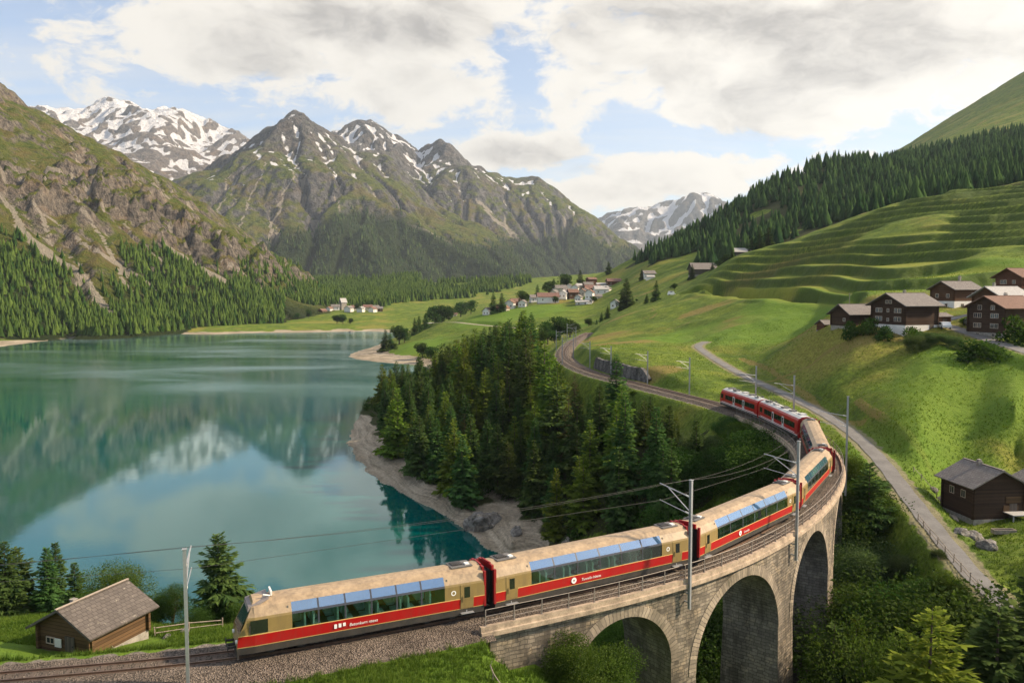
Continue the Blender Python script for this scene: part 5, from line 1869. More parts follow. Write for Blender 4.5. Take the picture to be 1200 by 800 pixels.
# ------------------------------------------------------------------ the train
M_RED = material("train_red", (0.40, 0.006, 0.008), 0.35, var=0.05, vscale=1.2, spec=0.5, grime=0.28)
M_REDEND = material("end_frame_red", (0.22, 0.008, 0.010), 0.5, var=0.2)
M_GOLD = material("train_gold", (0.255, 0.182, 0.068), 0.38, var=0.08, vscale=1.0, grime=0.35)
M_LINE = material("gold_line", (0.62, 0.42, 0.15), 0.4)
M_ROOF = material("tan_roof", (0.36, 0.265, 0.165), 0.5, var=0.22, vscale=0.8, grime=0.55)
M_SKIRT = material("dark_skirt", (0.050, 0.048, 0.045), 0.7, var=0.25, vscale=1.5, grime=0.5)
M_FRAME = material("window_frame_grey", (0.045, 0.050, 0.065), 0.4)
M_INNER = material("car_interior", (0.16, 0.165, 0.15), 0.8)
M_SEAT = material("mint_seat", (0.38, 0.62, 0.54), 0.8, var=0.2, vscale=2.0)
M_WHITE = material("white_lettering", (0.80, 0.80, 0.78), 0.5)
M_BOGIE = material("bogie_black", (0.028, 0.026, 0.025), 0.75, var=0.3)
M_RUBBER = material("gangway_rubber", (0.018, 0.018, 0.02), 0.8)
M_SILVER = material("railcar_roof_grey", (0.50, 0.50, 0.49), 0.55, var=0.15, vscale=1.0)
M_EQUIP = material("roof_equipment", (0.12, 0.115, 0.11), 0.6, var=0.3)
M_DOORW = material("pale_door", (0.58, 0.57, 0.55), 0.45)


def glass_mat(name, tint, refl, base_clear):
    m = bpy.data.materials.new(name)
    m.use_nodes = True
    t = NT(m.node_tree)
    fr = t.n('ShaderNodeFresnel', {'IOR': 1.5})
    g = t.n('ShaderNodeBsdfGlossy', {'Color': (1, 1, 1, 1), 'Roughness': 0.02})
    tr = t.n('ShaderNodeBsdfTransparent', {'Color': tint})
    mx_ = t.n('ShaderNodeMixShader', {0: t.m('ADD', t.m('MULTIPLY', fr.outputs[0], refl), base_clear, clamp=True), 1: tr.outputs[0], 2: g.outputs[0]})
    t.n('ShaderNodeOutputMaterial', {0: mx_.outputs[0]})
    return m


def roof_glass():
    m = bpy.data.materials.new("blue_roof_glass")
    m.use_nodes = True
    t = NT(m.node_tree)
    c = t.n('ShaderNodeTexCoord').outputs['Object']
    g = t.n('ShaderNodeBsdfGlossy', {'Color': (0.75, 0.87, 1.0, 1), 'Roughness': 0.03})
    d = t.n('ShaderNodeBsdfDiffuse', {'Color': t.mix(t.noise(t.vm('MULTIPLY', c, (0.6, 2.0, 2.0)), 1.0, 4.0, 0.6), (0.03, 0.10, 0.22), (0.08, 0.19, 0.36))})
    tr = t.n('ShaderNodeBsdfTransparent', {'Color': (0.55, 0.72, 0.9, 1)})
    a = t.n('ShaderNodeMixShader', {0: 0.45, 1: d.outputs[0], 2: tr.outputs[0]})
    fr = t.n('ShaderNodeFresnel', {'IOR': 1.6})
    b = t.n('ShaderNodeMixShader', {0: t.m('ADD', t.m('MULTIPLY', fr.outputs[0], 0.9), 0.30, clamp=True), 1: a.outputs[0], 2: g.outputs[0]})
    t.n('ShaderNodeOutputMaterial', {0: b.outputs[0]})
    return m


M_GLASS = glass_mat("window_glass", (0.80, 0.88, 0.84, 1), 0.8, 0.02)
M_DARKGLASS = material("dark_glass", (0.012, 0.016, 0.015), 0.06, spec=0.8)
M_SKYGLASS = roof_glass()
M_TINY = material("pale_roof_detail", (0.75, 0.74, 0.70), 0.5)

PROF = [(1.18, 0.42), (1.27, 0.86), (1.285, 0.915), (1.335, 1.56), (1.335, 1.615), (1.315, 2.47), (1.275, 2.60), (0.98, 3.10), (0.55, 3.36), (0.0, 3.43)]


def text_mesh(txt, size, mat, extrude=0.004):
    cu = bpy.data.curves.new("lettering", 'FONT')
    cu.body = txt
    cu.size = size
    cu.extrude = extrude
    cu.shear = 0.15
    ob = bpy.data.objects.new("lettering", cu)
    COL.objects.link(ob)
    dg = bpy.context.evaluated_depsgraph_get()
    me = bpy.data.meshes.new_from_object(ob.evaluated_get(dg))
    bpy.data.objects.remove(ob)
    me.materials.clear()
    me.materials.append(mat)
    return me


def lathe_wheel():
    mb_ = MB()
    mb_.tube([(0, -0.06, 0), (0, 0.06, 0)], 0.36, 16)
    mb_.tube([(0, -0.085, 0), (0, -0.055, 0)], 0.40, 16)
    mb_.tube([(0, -0.10, 0), (0, 0.10, 0)], 0.10, 8)
    return mb_.mesh("wheel", [M_BOGIE])


WHEEL = lathe_wheel()


def bogie(parent, x):
    mb_ = MB()
    for sg in (-1, 1):
        mb_.box((0, sg * 0.80, 0.50), (2.3, 0.10, 0.22))
        mb_.box((0, sg * 0.80, 0.42), (0.7, 0.16, 0.30))
        for xx_ in (-0.9, 0.9):
            mb_.box((xx_, sg * 0.80, 0.40), (0.30, 0.16, 0.26))
    mb_.box((0, 0, 0.55), (0.5, 1.6, 0.2))
    b_ = mb_.build("bogie", M_BOGIE, parent, loc=(x, 0, 0))
    for xx_ in (-0.9, 0.9):
        for sg in (-1, 1):
            wh = link("wheel", WHEEL, b_, (xx_, sg * 0.55, 0.37))
            if sg < 0:
                wh.rotation_euler = (0, 0, math.pi)


def seat_mesh():
    mb_ = MB()
    mb_.box((0, 0, 0.40), (0.48, 0.92, 0.14)); mb_.box((-0.24, 0, 0.80), (0.12, 0.92, 0.80), mi=0); mb_.box((0, 0, 0.17), (0.2, 0.5, 0.34), mi=1)
    mb_.box((-0.26, 0, 1.24), (0.10, 0.60, 0.16), mi=0)
    return mb_.mesh("seat", [M_SEAT, M_INNER])


SEAT = seat_mesh()
DOORH = {}


def side_pt(q, sg, out=0.0):
    """Point on the body side at height q (metres above rail)."""
    zs_ = [p[1] for p in PROF]; ws_ = [p[0] for p in PROF]
    return sg * (np.interp(q, zs_, ws_) + out)


def panel(name, mat, parent, x0, x1, z0, z1, sg, out=0.012, thick=0.03, bulge=None):
    """A panel following the body side between heights z0..z1."""
    mb_ = MB()
    zs_ = [z0] + [p[1] for p in PROF if z0 + 0.03 < p[1] < z1 - 0.03] + [z1]
    for a, b in zip(zs_[:-1], zs_[1:]):
        A_, B_ = side_pt(a, sg, out), side_pt(b, sg, out)
        C_, D_ = side_pt(a, sg, out - thick), side_pt(b, sg, out - thick)
        vs = [(x0, C_, a), (x1, C_, a), (x1, D_, b), (x0, D_, b), (x0, A_, a), (x1, A_, a), (x1, B_, b), (x0, B_, b)]
        fs = [[0, 3, 2, 1], [4, 5, 6, 7], [0, 1, 5, 4], [1, 2, 6, 5], [2, 3, 7, 6], [3, 0, 4, 7]]
        mb_.add(vs, fs if sg < 0 else [f[::-1] for f in fs])
    return mb_.build(name, mat, parent)


def body_shell(L, zones, matf, prof, cab=0, cabx=None):
    """Loft the profile along x; zones = x breakpoints; matf(i, j) -> material slot or None (an opening)."""
    full = [(w, z) for w, z in prof] + [(-w, z) for w, z in prof[::-1][1:]]
    n = len(full)
    V, F, MI = [], [], []
    for i, x in enumerate(zones):
        for j, (w_, z) in enumerate(full):
            xx_, ww = x, w_
            if cab == -1 and i == 0:
                xx_ = x + cabx(z); ww = w_ * 0.93
            if cab == 1 and i == len(zones) - 1:
                xx_ = x - cabx(z); ww = w_ * 0.93
            V.append((xx_, ww, z))
    for i in range(len(zones) - 1):
        for j in range(n - 1):
            jj = j if j < len(prof) - 1 else n - 2 - j
            mi = matf(i, jj)
            if mi is None:
                continue
            F.append([i * n + j, i * n + j + 1, (i + 1) * n + j + 1, (i + 1) * n + j]); MI.append(mi)
        F.append([i * n, (i + 1) * n, (i + 1) * n + n - 1, i * n + n - 1]); MI.append(2)
    F.append(list(range(n))); MI.append(5)
    F.append([(len(zones) - 1) * n + k for k in range(n - 1, -1, -1)]); MI.append(5)
    return V, F, MI


def place_car(root, s0, s1):
    q = 0.18 * (s1 - s0)
    a, b = tpt(s0 + q), tpt(s1 - q)
    mid = (a + b) / 2
    root.location = mid
    root.rotation_euler = (0, 0, math.atan2(b.y - a.y, b.x - a.x))


def panorama_car(s0, s1, label, driving=False, text="", npane=6):
    L = s1 - s0 - 0.7
    root = props(empty("panorama_car"), label, "railway carriage", "gold and red panorama carriages of the train")
    h = L / 2
    w0, w1 = (-h + 3.1 if driving else -h + 2.75), h - 2.75
    pane = (w1 - w0) / npane
    pil = 0.055
    xs = [-h] + ([-h + 1.0] if driving else [])
    cells = {}
    for k in range(npane):
        xs += [w0 + k * pane + pil, w0 + (k + 1) * pane - pil]
    xs += [h]
    xs_full = sorted(xs)

    def matf(i, j):
        x = (xs_full[i] + xs_full[i + 1]) / 2
        inw = w0 < x < w1
        if j == 0:
            return 2
        if j in (1, 3):
            return 3
        if j == 2:
            return 0
        if j == 4:
            if inw:
                k = (x - w0) / pane
                return None if pil / pane < k % 1 < 1 - pil / pane else 4
            return 1
        if j == 5:
            return 4 if inw else 1
        if j == 6:
            if inw:
                k = (x - w0) / pane
                return None if pil / pane < k % 1 < 1 - pil / pane else 4
            return 6
        return 6
    V, F, MI = body_shell(L, xs_full, matf, PROF, -1 if driving else 0, lambda z: 0.0 if z < 1.5 else (z - 1.5) * 0.52 + 0.03)
    me = mesh_from("body_shell", V, F, [M_RED, M_GOLD, M_SKIRT, M_LINE, M_FRAME, M_RUBBER if not driving else M_GOLD, M_ROOF], MI)
    link("body_shell", me, root)
    fl = MB()
    fl.box((0, 0, 0.98), (L - 0.4, 2.4, 0.08)); fl.box((0.2, 0, 3.02), (L - 3.0, 1.2, 0.04)); fl.box((w0 - 0.15, 0, 2.0), (0.05, 2.3, 1.9)); fl.box((w1 + 0.15, 0, 2.0), (0.05, 2.3, 1.9))
    fl.build("interior_lining", M_INNER, root)
    for sg in (-1, 1):
        for k in range(npane):
            a, b = w0 + k * pane + pil, w0 + (k + 1) * pane - pil
            panel("side_window", M_GLASS, root, a, b, 1.615, 2.47, sg, -0.012, 0.012)
            panel("roof_window", M_SKYGLASS, root, a, b, 2.60, 3.10, sg, -0.006, 0.02)
        dl = [h - 1.25] if driving else [-h + 1.25, h - 1.25]
        for xd in dl:
            d_ = panel("door", M_GOLD, root, xd - 0.46, xd + 0.46, 0.88, 2.52, sg, 0.022, 0.04)
            fr_ = panel("door_window", M_DARKGLASS, d_, xd - 0.20, xd + 0.20, 1.62, 2.34, sg, 0.030, 0.02)
            hb = MB(); hb.tube([(xd - 0.34, side_pt(1.5, sg, 0.06), 1.35), (xd - 0.34, side_pt(1.5, sg, 0.06), 1.75)], 0.02, 6); hb.build("handle", M_BOGIE, d_)
            st_ = MB(); st_.box((xd, sg * 1.33, 0.60), (0.9, 0.30, 0.04)); st_.box((xd, sg * 1.22, 0.72), (0.06, 0.06, 0.24)); st_.build("step", M_GALV, root)
            for dx_ in (-0.50, 0.50):
                pass
        # round emblem and small notices by the doors
        xe = h - 2.2
        em = MB()
        ring = [(math.cos(t_) * 0.17, math.sin(t_) * 0.17) for t_ in np.linspace(0, 6.283, 21)[:-1]]
        for (a0, b0), (a1, b1) in zip(ring, ring[1:] + ring[:1]):
            y_ = side_pt(2.05, sg, 0.012)
            vs = [(xe + a0, y_, 2.05 + b0), (xe + a1, y_, 2.05 + b1), (xe + a1 * .6, y_, 2.05 + b1 * .6), (xe + a0 * .6, y_, 2.05 + b0 * .6)]
            em.add(vs, [[0, 1, 2, 3] if sg < 0 else [3, 2, 1, 0]])
        em.build("emblem", M_WHITE, root)
    if text:
        tm = text_mesh(text[1], 0.27, M_WHITE)
        lo = link("lettering", tm, root)
        lo.rotation_euler = (math.pi / 2, 0, 0)
        lo.location = (text[2] + 0.95, side_pt(1.5, -1, 0.008), 1.10)
        em = MB()
        x_ = text[2]
        y_ = side_pt(1.56, -1, 0.012)
        if text[0] == "flag":
            for k in range(3):
                em.box((x_ + 0.1 + k * 0.27, y_, 1.24 + 0.02 * k), (0.17, 0.008, 0.27 - 0.03 * k))
        else:
            for t0 in np.linspace(0, 6.283, 13)[:-1]:
                t1 = t0 + 0.5236
                rr = 0.22
                em.add([(x_ + .3 + math.cos(t0) * rr, y_, 1.24 + math.sin(t0) * rr), (x_ + .3 + math.cos(t1) * rr, y_, 1.24 + math.sin(t1) * rr), (x_ + .3 + math.cos(t1) * .07, y_, 1.24 + math.sin(t1) * .07), (x_ + .3 + math.cos(t0) * .07, y_, 1.24 + math.sin(t0) * .07)], [[0, 1, 2, 3]])
        em.build("logo", M_WHITE, root)
    # seats in pairs on both sides of the aisle
    for k in range(int((w1 - w0) / 1.0)):
        for sg in (-1, 1):
            s_o = link("seat", SEAT, root, (w0 + 0.6 + k * 1.0, sg * 0.72, 1.02))
            s_o.rotation_euler = (0, 0, 0 if k % 2 else math.pi)
    # roof: recessed service trays at the ends, ribs
    for xe in ([h - 1.3] if driving else [-h + 1.3, h - 1.3]):
        rb = MB()
        rb.box((xe, 0, 3.425), (1.5, 1.15, 0.07), mi=0)
        rb.box((xe - 0.2, 0.1, 3.48), (0.7, 0.7, 0.08), mi=1)
        rb.box((xe + 0.45, -0.2, 3.49), (0.3, 0.35, 0.10), mi=2)
        for k in range(5):
            rb.box((xe - 0.55 + k * 0.14, 0.1, 3.53), (0.04, 0.66, 0.03), mi=0)
        rb.build("roof_tray", [M_EQUIP, M_BOGIE, M_TINY], root)
    # ends: red end frames, bellows
    for e in ((1,) if driving else (-1, 1)):
        gb = MB()
        for sg in (-1, 1):
            gb.box((e * (h + 0.04), sg * 1.22, 2.0), (0.16, 0.20, 2.35))
        gb.box((e * (h + 0.04), 0, 3.20), (0.16, 1.9, 0.34))
        gb.box((e * (h + 0.03), 0, 3.40), (0.12, 1.1, 0.12))
        gb.build("end_frame", M_REDEND, root)
        bl = MB()
        for k in range(4):
            bl.box((e * (h + 0.08 + 0.085 * k), 0, 1.95), (0.05, 1.5 if k % 2 else 1.64, 2.15 if k % 2 else 2.3))
        bl.build("bellows", M_RUBBER, root)
    for xb in (-h + 2.9, h - 2.9):
        bogie(root, xb)
    ub = MB()
    r2 = random.Random(int(s0 * 10))
    for k in range(4):
        ub.box((-h + 5.0 + k * (L - 10) / 3.2, r2.choice((-0.7, 0.7)), 0.55), (r2.uniform(0.9, 1.7), 0.8, 0.42))
    ub.build("underfloor_box", M_SKIRT, root)
    if driving:
        ws = MB()
        def fp(y, z, out=0.03):
            return (-h + (0.0 if z < 1.5 else (z - 1.5) * 0.52 + 0.03) - out, y, z)
        ws.add([fp(-1.05, 1.7), fp(1.05, 1.7), fp(0.90, 2.85), fp(-0.90, 2.85)], [[3, 2, 1, 0]])
        ws.build("windscreen", M_DARKGLASS, root)
        hd = MB()
        hd.add([(-h + 0.66, -0.92, 2.86), (-h + 0.66, 0.92, 2.86), (-h + 1.9, 0.80, 3.42), (-h + 1.9, -0.80, 3.42), (-h + 0.70, -0.90, 3.14), (-h + 0.70, 0.90, 3.14), (-h + 1.9, 0.72, 3.50), (-h + 1.9, -0.72, 3.50)],
               [[0, 1, 2, 3], [7, 6, 5, 4], [0, 4, 5, 1], [1, 5, 6, 2], [2, 6, 7, 3], [3, 7, 4, 0]])
        hd.build("cab_roof", material("grey_cab_roof", (0.22, 0.19, 0.18), 0.6, var=0.2), root)
        for sg in (-1, 1):
            panel("cab_window", M_DARKGLASS, root, -h + 0.75, -h + 1.75, 1.66, 2.44, sg, 0.014, 0.02)
            hl = MB(); hl.tube([(-h - 0.06, sg * 0.85, 1.15), (-h + 0.05, sg * 0.85, 1.15)], 0.12, 12); hl.build("headlight", M_WHITE, root)
            mr = MB(); mr.box((-h + 0.7, sg * 1.48, 2.0), (0.06, 0.20, 0.35)); mr.tube([(-h + 0.72, sg * 1.30, 2.2), (-h + 0.7, sg * 1.46, 2.15)], 0.015, 5); mr.build("mirror", M_BOGIE, root)
        hn = MB(); hn.box((-h + 2.1, 0.05, 3.58), (0.10, 0.9, 0.26)); hn.tube([(-h + 2.0, -0.5, 3.5), (-h + 1.6, -0.5, 3.62)], 0.05, 8); hn.build("horn", M_TINY, root)
        bf = MB()
        for sg in (-1, 1):
            bf.tube([(-h + 0.1, sg * 0.55, 0.75), (-h - 0.45, sg * 0.55, 0.75)], 0.07, 8); bf.tube([(-h - 0.45, sg * 0.55, 0.75), (-h - 0.50, sg * 0.55, 0.75)], 0.18, 12)
        bf.tube([(-h + 0.1, 0, 0.72), (-h - 0.5, 0, 0.70)], 0.10, 8)
        bf.box((-h + 0.05, 0, 0.40), (0.12, 2.2, 0.5))
        bf.build("buffer_gear", M_BOGIE, root)
    place_car(root, s0, s1)
    return root


RPROF = [(1.20, 0.40), (1.30, 0.78), (1.305, 0.86), (1.34, 1.70), (1.32, 2.50), (1.24, 2.92), (1.05, 3.20), (0.6, 3.42), (0.0, 3.50)]


def railcar(s0, s1, label, cab):
    L = s1 - s0 - 0.6
    h = L / 2
    root = props(empty("red_railcar"), label, "railcar", "red railcars leading the train")
    xs = [-h, -h + 0.9, h - 0.9, h]

    def matf(i, j):
        return {0: 2, 1: 3, 2: 0, 3: 0, 4: 0, 5: 0, 6: 1, 7: 1}[j]
    global PROF
    keep = PROF
    PROF = RPROF
    cx = (lambda z: max(0.0, (z - 1.5) * 0.42))
    V, F, MI = body_shell(L, xs, matf, RPROF, cab, cx)
    link("body_shell", mesh_from("body_shell", V, F, [M_RED, M_SILVER, M_SKIRT, M_WHITE, M_FRAME, M_RED], MI), root)
    for sg in (-1, 1):
        spans = [(-0.44, -0.19), (-0.13, 0.06), (0.13, 0.33), (0.385, 0.455)]
        for k, (a, b) in enumerate(spans):
            fr_ = panel("side_window", M_DARKGLASS, root, a * L, b * L, 1.66, 2.46, sg, 0.014, 0.02)
            mu = MB()
            n_ = max(1, int((b - a) * L / 1.5))
            for q in range(1, n_):
                xq = (a + (b - a) * q / n_) * L
                mu.box((xq, side_pt(2.06, sg, 0.018), 2.06), (0.05, 0.02, 0.78))
            if n_ > 1:
                mu.build("mullion", M_FRAME, fr_)
        for xd in (-0.16 * L, 0.095 * L):
            d_ = panel("door", M_DOORW, root, xd - 0.42, xd + 0.42, 0.80, 2.60, sg, 0.024, 0.04)
            panel("door_window", M_DARKGLASS, d_, xd - 0.24, xd + 0.24, 1.55, 2.40, sg, 0.034, 0.02)
        wl_ = MB()
        wl_.box((0, side_pt(1.05, sg, 0.010), 1.05), (L - 2.2, 0.012, 0.10))
        wl_.build("white_line", M_WHITE, root)
    # roof equipment
    rb = MB()
    r2 = random.Random(int(s0))
    for k in range(5):
        x_ = -h + 2.2 + k * (L - 4.4) / 4
        rb.box((x_, r2.choice((-0.25, 0.25, 0.0)), 3.56), (r2.uniform(0.8, 1.5), r2.uniform(0.7, 1.2), 0.15), mi=r2.choice((0, 1, 1)))
    rb.tube([(-h + 1.4, 0.55, 3.66), (h - 1.4, 0.55, 3.66)], 0.035, 6, mi=1)
    rb.tube([(-h + 1.4, -0.55, 3.62), (h - 1.4, -0.55, 3.62)], 0.03, 6, mi=1)
    rb.build("roof_equipment", [M_SILVER, M_EQUIP, M_TINY], root)
    xp = -h + 2.6 if cab == 1 else h - 2.6
    pg = MB()
    for sg in (-1, 1):
        pg.tube([(xp - 0.9, sg * 0.45, 3.72), (xp + 0.75, sg * 0.30, 4.25)], 0.03, 5)
        pg.tube([(xp + 0.75, sg * 0.30, 4.25), (xp - 0.4, sg * 0.25, 5.40)], 0.022, 5)
        pg.box((xp - 0.9, sg * 0.45, 3.62), (0.5, 0.12, 0.24))
    for dx_ in (-0.18, 0.18):
        pg.tube([(xp - 0.4 + dx_, -0.85, 5.32), (xp - 0.4 + dx_, -0.55, 5.42), (xp - 0.4 + dx_, 0.55, 5.42), (xp - 0.4 + dx_, 0.85, 5.32)], 0.022, 5)
    pg.build("pantograph", M_EQUIP, root)
    for e in (-1, 1):
        if e == cab:
            ws = MB()
            pts_ = [(y, z) for y, z in ((-1.1, 1.75), (1.1, 1.75), (0.95, 2.75), (-0.95, 2.75))]
            ws.add([(e * (h - cx(z) + 0.03), y, z) for y, z in pts_], [[0, 1, 2, 3] if e > 0 else [3, 2, 1, 0]])
            ws.build("windscreen", M_DARKGLASS, root)
            for sg in (-1, 1):
                hl = MB(); hl.tube([(e * h - 0.05, sg * 0.85, 1.15), (e * (h + 0.06), sg * 0.85, 1.15)], 0.11, 12); hl.build("headlight", M_WHITE, root)
        bl = MB()
        if e != cab:
            for k in range(3):
                bl.box((e * (h + 0.06 + 0.09 * k), 0, 1.9), (0.05, 1.3 if k % 2 else 1.45, 2.0))
        else:
            for sg in (-1, 1):
                bl.tube([(e * h, sg * 0.55, 0.75), (e * (h + 0.5), sg * 0.55, 0.75)], 0.09, 8)
            bl.box((e * (h + 0.1), 0, 0.45), (0.25, 2.1, 0.45))
        bl.build("bellows" if e != cab else "buffer_gear", M_RUBBER, root)
    for xb in (-h + 2.8, h - 2.8):
        bogie(root, xb)
    PROF = keep
    place_car(root, s0, s1)
    return root


J = [19.6, 36.0, 54.0, 73.5, 91.5, 114.0, 132.3, 149.3]
panorama_car(J[0], J[1], "gold and red driving carriage with a sloping cab at the train's near end", True, ("flag", "Betonkarn ntexs", -2.2))
panorama_car(J[1], J[2], "gold and red panorama carriage crossing the viaduct's first arch, second from the near end", False, ("wheel", "Tunnelin lnbexs", -2.6))
panorama_car(J[2], J[3], "gold and red panorama carriage above the viaduct's second arch, third from the near end", False, ("wheel", "Umnolne", -3.0), npane=6)
panorama_car(J[3], J[4], "panorama carriage turning into the viaduct's bend, fourth from the near end", False, "")
panorama_car(J[4], J[5], "panorama carriage seen end-on in the sharpest bend, coupled behind the red railcars", False, "")
railcar(J[5], J[6], "red railcar coupled directly ahead of the panorama carriages", 0)
railcar(J[6], J[7], "leading red railcar at the far head of the train", 1)
# ------------------------------------------------------------------ buildings
def timber_mat(name, a, b, board=0.22, vertical=False):
    m = bpy.data.materials.new(name)
    m.use_nodes = True
    t = NT(m.node_tree)
    c = t.n('ShaderNodeTexCoord').outputs['Object']
    x_, y_, z_ = t.sep(c)
    run = t.m('ADD', x_, y_)
    k = run if vertical else z_
    row = t.m('DIVIDE', k, board)
    fr = t.m('FRACT', row)
    idx = t.m('FLOOR', row)
    rnd = t.n('ShaderNodeTexWhiteNoise', {'W': idx}, noise_dimensions='1D').outputs['Value']
    grain = t.noise(t.vm('MULTIPLY', c, (1.2, 1.2, 9.0) if not vertical else (9.0, 9.0, 1.2)), 2.0, 5.0, 0.65)
    big = t.noise(c, 0.8, 4.0, 0.6)
    col = t.mix(t.m('ADD', t.m('MULTIPLY', rnd, 0.45), t.m('ADD', t.m('MULTIPLY', grain, 0.35), t.m('MULTIPLY', big, 0.3))), a, b)
    gap = t.m('MULTIPLY', t.step(fr, 0.0, 0.10), t.step(fr, 1.0, 0.92))
    col = t.vm('SCALE', col, s=t.m('ADD', 0.35, t.m('MULTIPLY', gap, 0.65)))
    bump = t.n('ShaderNodeBump', {'Strength': 0.8, 'Distance': 0.04, 'Height': t.m('ADD', gap, t.m('MULTIPLY', grain, 0.3))})
    bs = t.n('ShaderNodeBsdfPrincipled', {'Base Color': col, 'Roughness': 0.88, 'Specular IOR Level': 0.2, 'Normal': bump.outputs[0]})
    t.n('ShaderNodeOutputMaterial', {0: bs.outputs[0]})
    return m


def slate_mat(name, a, b, lichen=None):
    m = bpy.data.materials.new(name)
    m.use_nodes = True
    t = NT(m.node_tree)
    c = t.n('ShaderNodeTexCoord').outputs['Object']
    x_, y_, z_ = t.sep(c)
    vec = t.comb(x_, t.m('MULTIPLY', z_, 2.1), 0.0)
    br = t.n('ShaderNodeTexBrick', {'Vector': vec, 'Color1': (0, 0, 0, 1), 'Color2': (1, 1, 1, 1), 'Mortar': (0, 0, 0, 1), 'Scale': 1.0, 'Mortar Size': 0.02, 'Mortar Smooth': 0.2, 'Brick Width': 0.42, 'Row Height': 0.34})
    tone = t.sep(br.outputs['Color'])[0]
    n_ = t.noise(c, 1.1, 6.0, 0.7)
    col = t.mix(t.m('ADD', t.m('MULTIPLY', tone, 0.28), t.m('MULTIPLY', n_, 0.72)), a, b)
    if lichen:
        col = t.mix(t.m('MULTIPLY', t.step(t.noise(c, 2.2, 6.0, 0.75), 0.58, 0.70), 0.8), col, lichen)
    col = t.vm('SCALE', col, s=t.m('SUBTRACT', 1.0, t.m('MULTIPLY', br.outputs['Fac'], 0.3)))
    bump = t.n('ShaderNodeBump', {'Strength': 0.8, 'Distance': 0.05, 'Height': t.m('ADD', t.m('MULTIPLY', tone, 0.6), t.m('SUBTRACT', n_, br.outputs['Fac']))})
    bs = t.n('ShaderNodeBsdfPrincipled', {'Base Color': col, 'Roughness': 0.8, 'Specular IOR Level': 0.25, 'Normal': bump.outputs[0]})
    t.n('ShaderNodeOutputMaterial', {0: bs.outputs[0]})
    return m


W_DARK = timber_mat("sun_blackened_logs", (0.020, 0.013, 0.010), (0.085, 0.050, 0.032))
W_BROWN = timber_mat("brown_logs", (0.040, 0.022, 0.014), (0.140, 0.074, 0.042))
W_RED = timber_mat("reddish_boards", (0.055, 0.026, 0.018), (0.160, 0.072, 0.046))
W_GOLD = timber_mat("honey_logs", (0.045, 0.028, 0.016), (0.165, 0.098, 0.050), 0.26)
W_GREYV = timber_mat("grey_boards", (0.06, 0.05, 0.042), (0.17, 0.14, 0.115), 0.2, True)
RF_GREY = slate_mat("grey_slates", (0.105, 0.095, 0.088), (0.26, 0.235, 0.215), (0.36, 0.33, 0.27))
RF_DARK = slate_mat("dark_slates", (0.06, 0.052, 0.047), (0.165, 0.142, 0.125), (0.33, 0.30, 0.24))
RF_BROWN = slate_mat("brown_tiles", (0.12, 0.07, 0.05), (0.26, 0.155, 0.115))
RF_RED = slate_mat("red_brown_tiles", (0.13, 0.070, 0.055), (0.25, 0.145, 0.115))
RF_PALE = slate_mat("pale_slabs", (0.30, 0.29, 0.28), (0.50, 0.49, 0.47))
PL_WHITE = material("white_plaster", (0.72, 0.70, 0.66), 0.9, var=0.12, vscale=0.8)
PL_CREAM = material("cream_plaster", (0.62, 0.55, 0.44), 0.9, var=0.12, vscale=0.8)
PL_GREY = material("grey_rubble_base", (0.26, 0.24, 0.21), 0.95, var=0.35, vscale=2.5)
W_FRAME = material("pale_window_frame", (0.50, 0.40, 0.31), 0.7)
W_FRAMEW = material("white_window_frame", (0.72, 0.71, 0.68), 0.6)
GLASS_H = material("window_pane", (0.03, 0.035, 0.04), 0.08, spec=0.8)


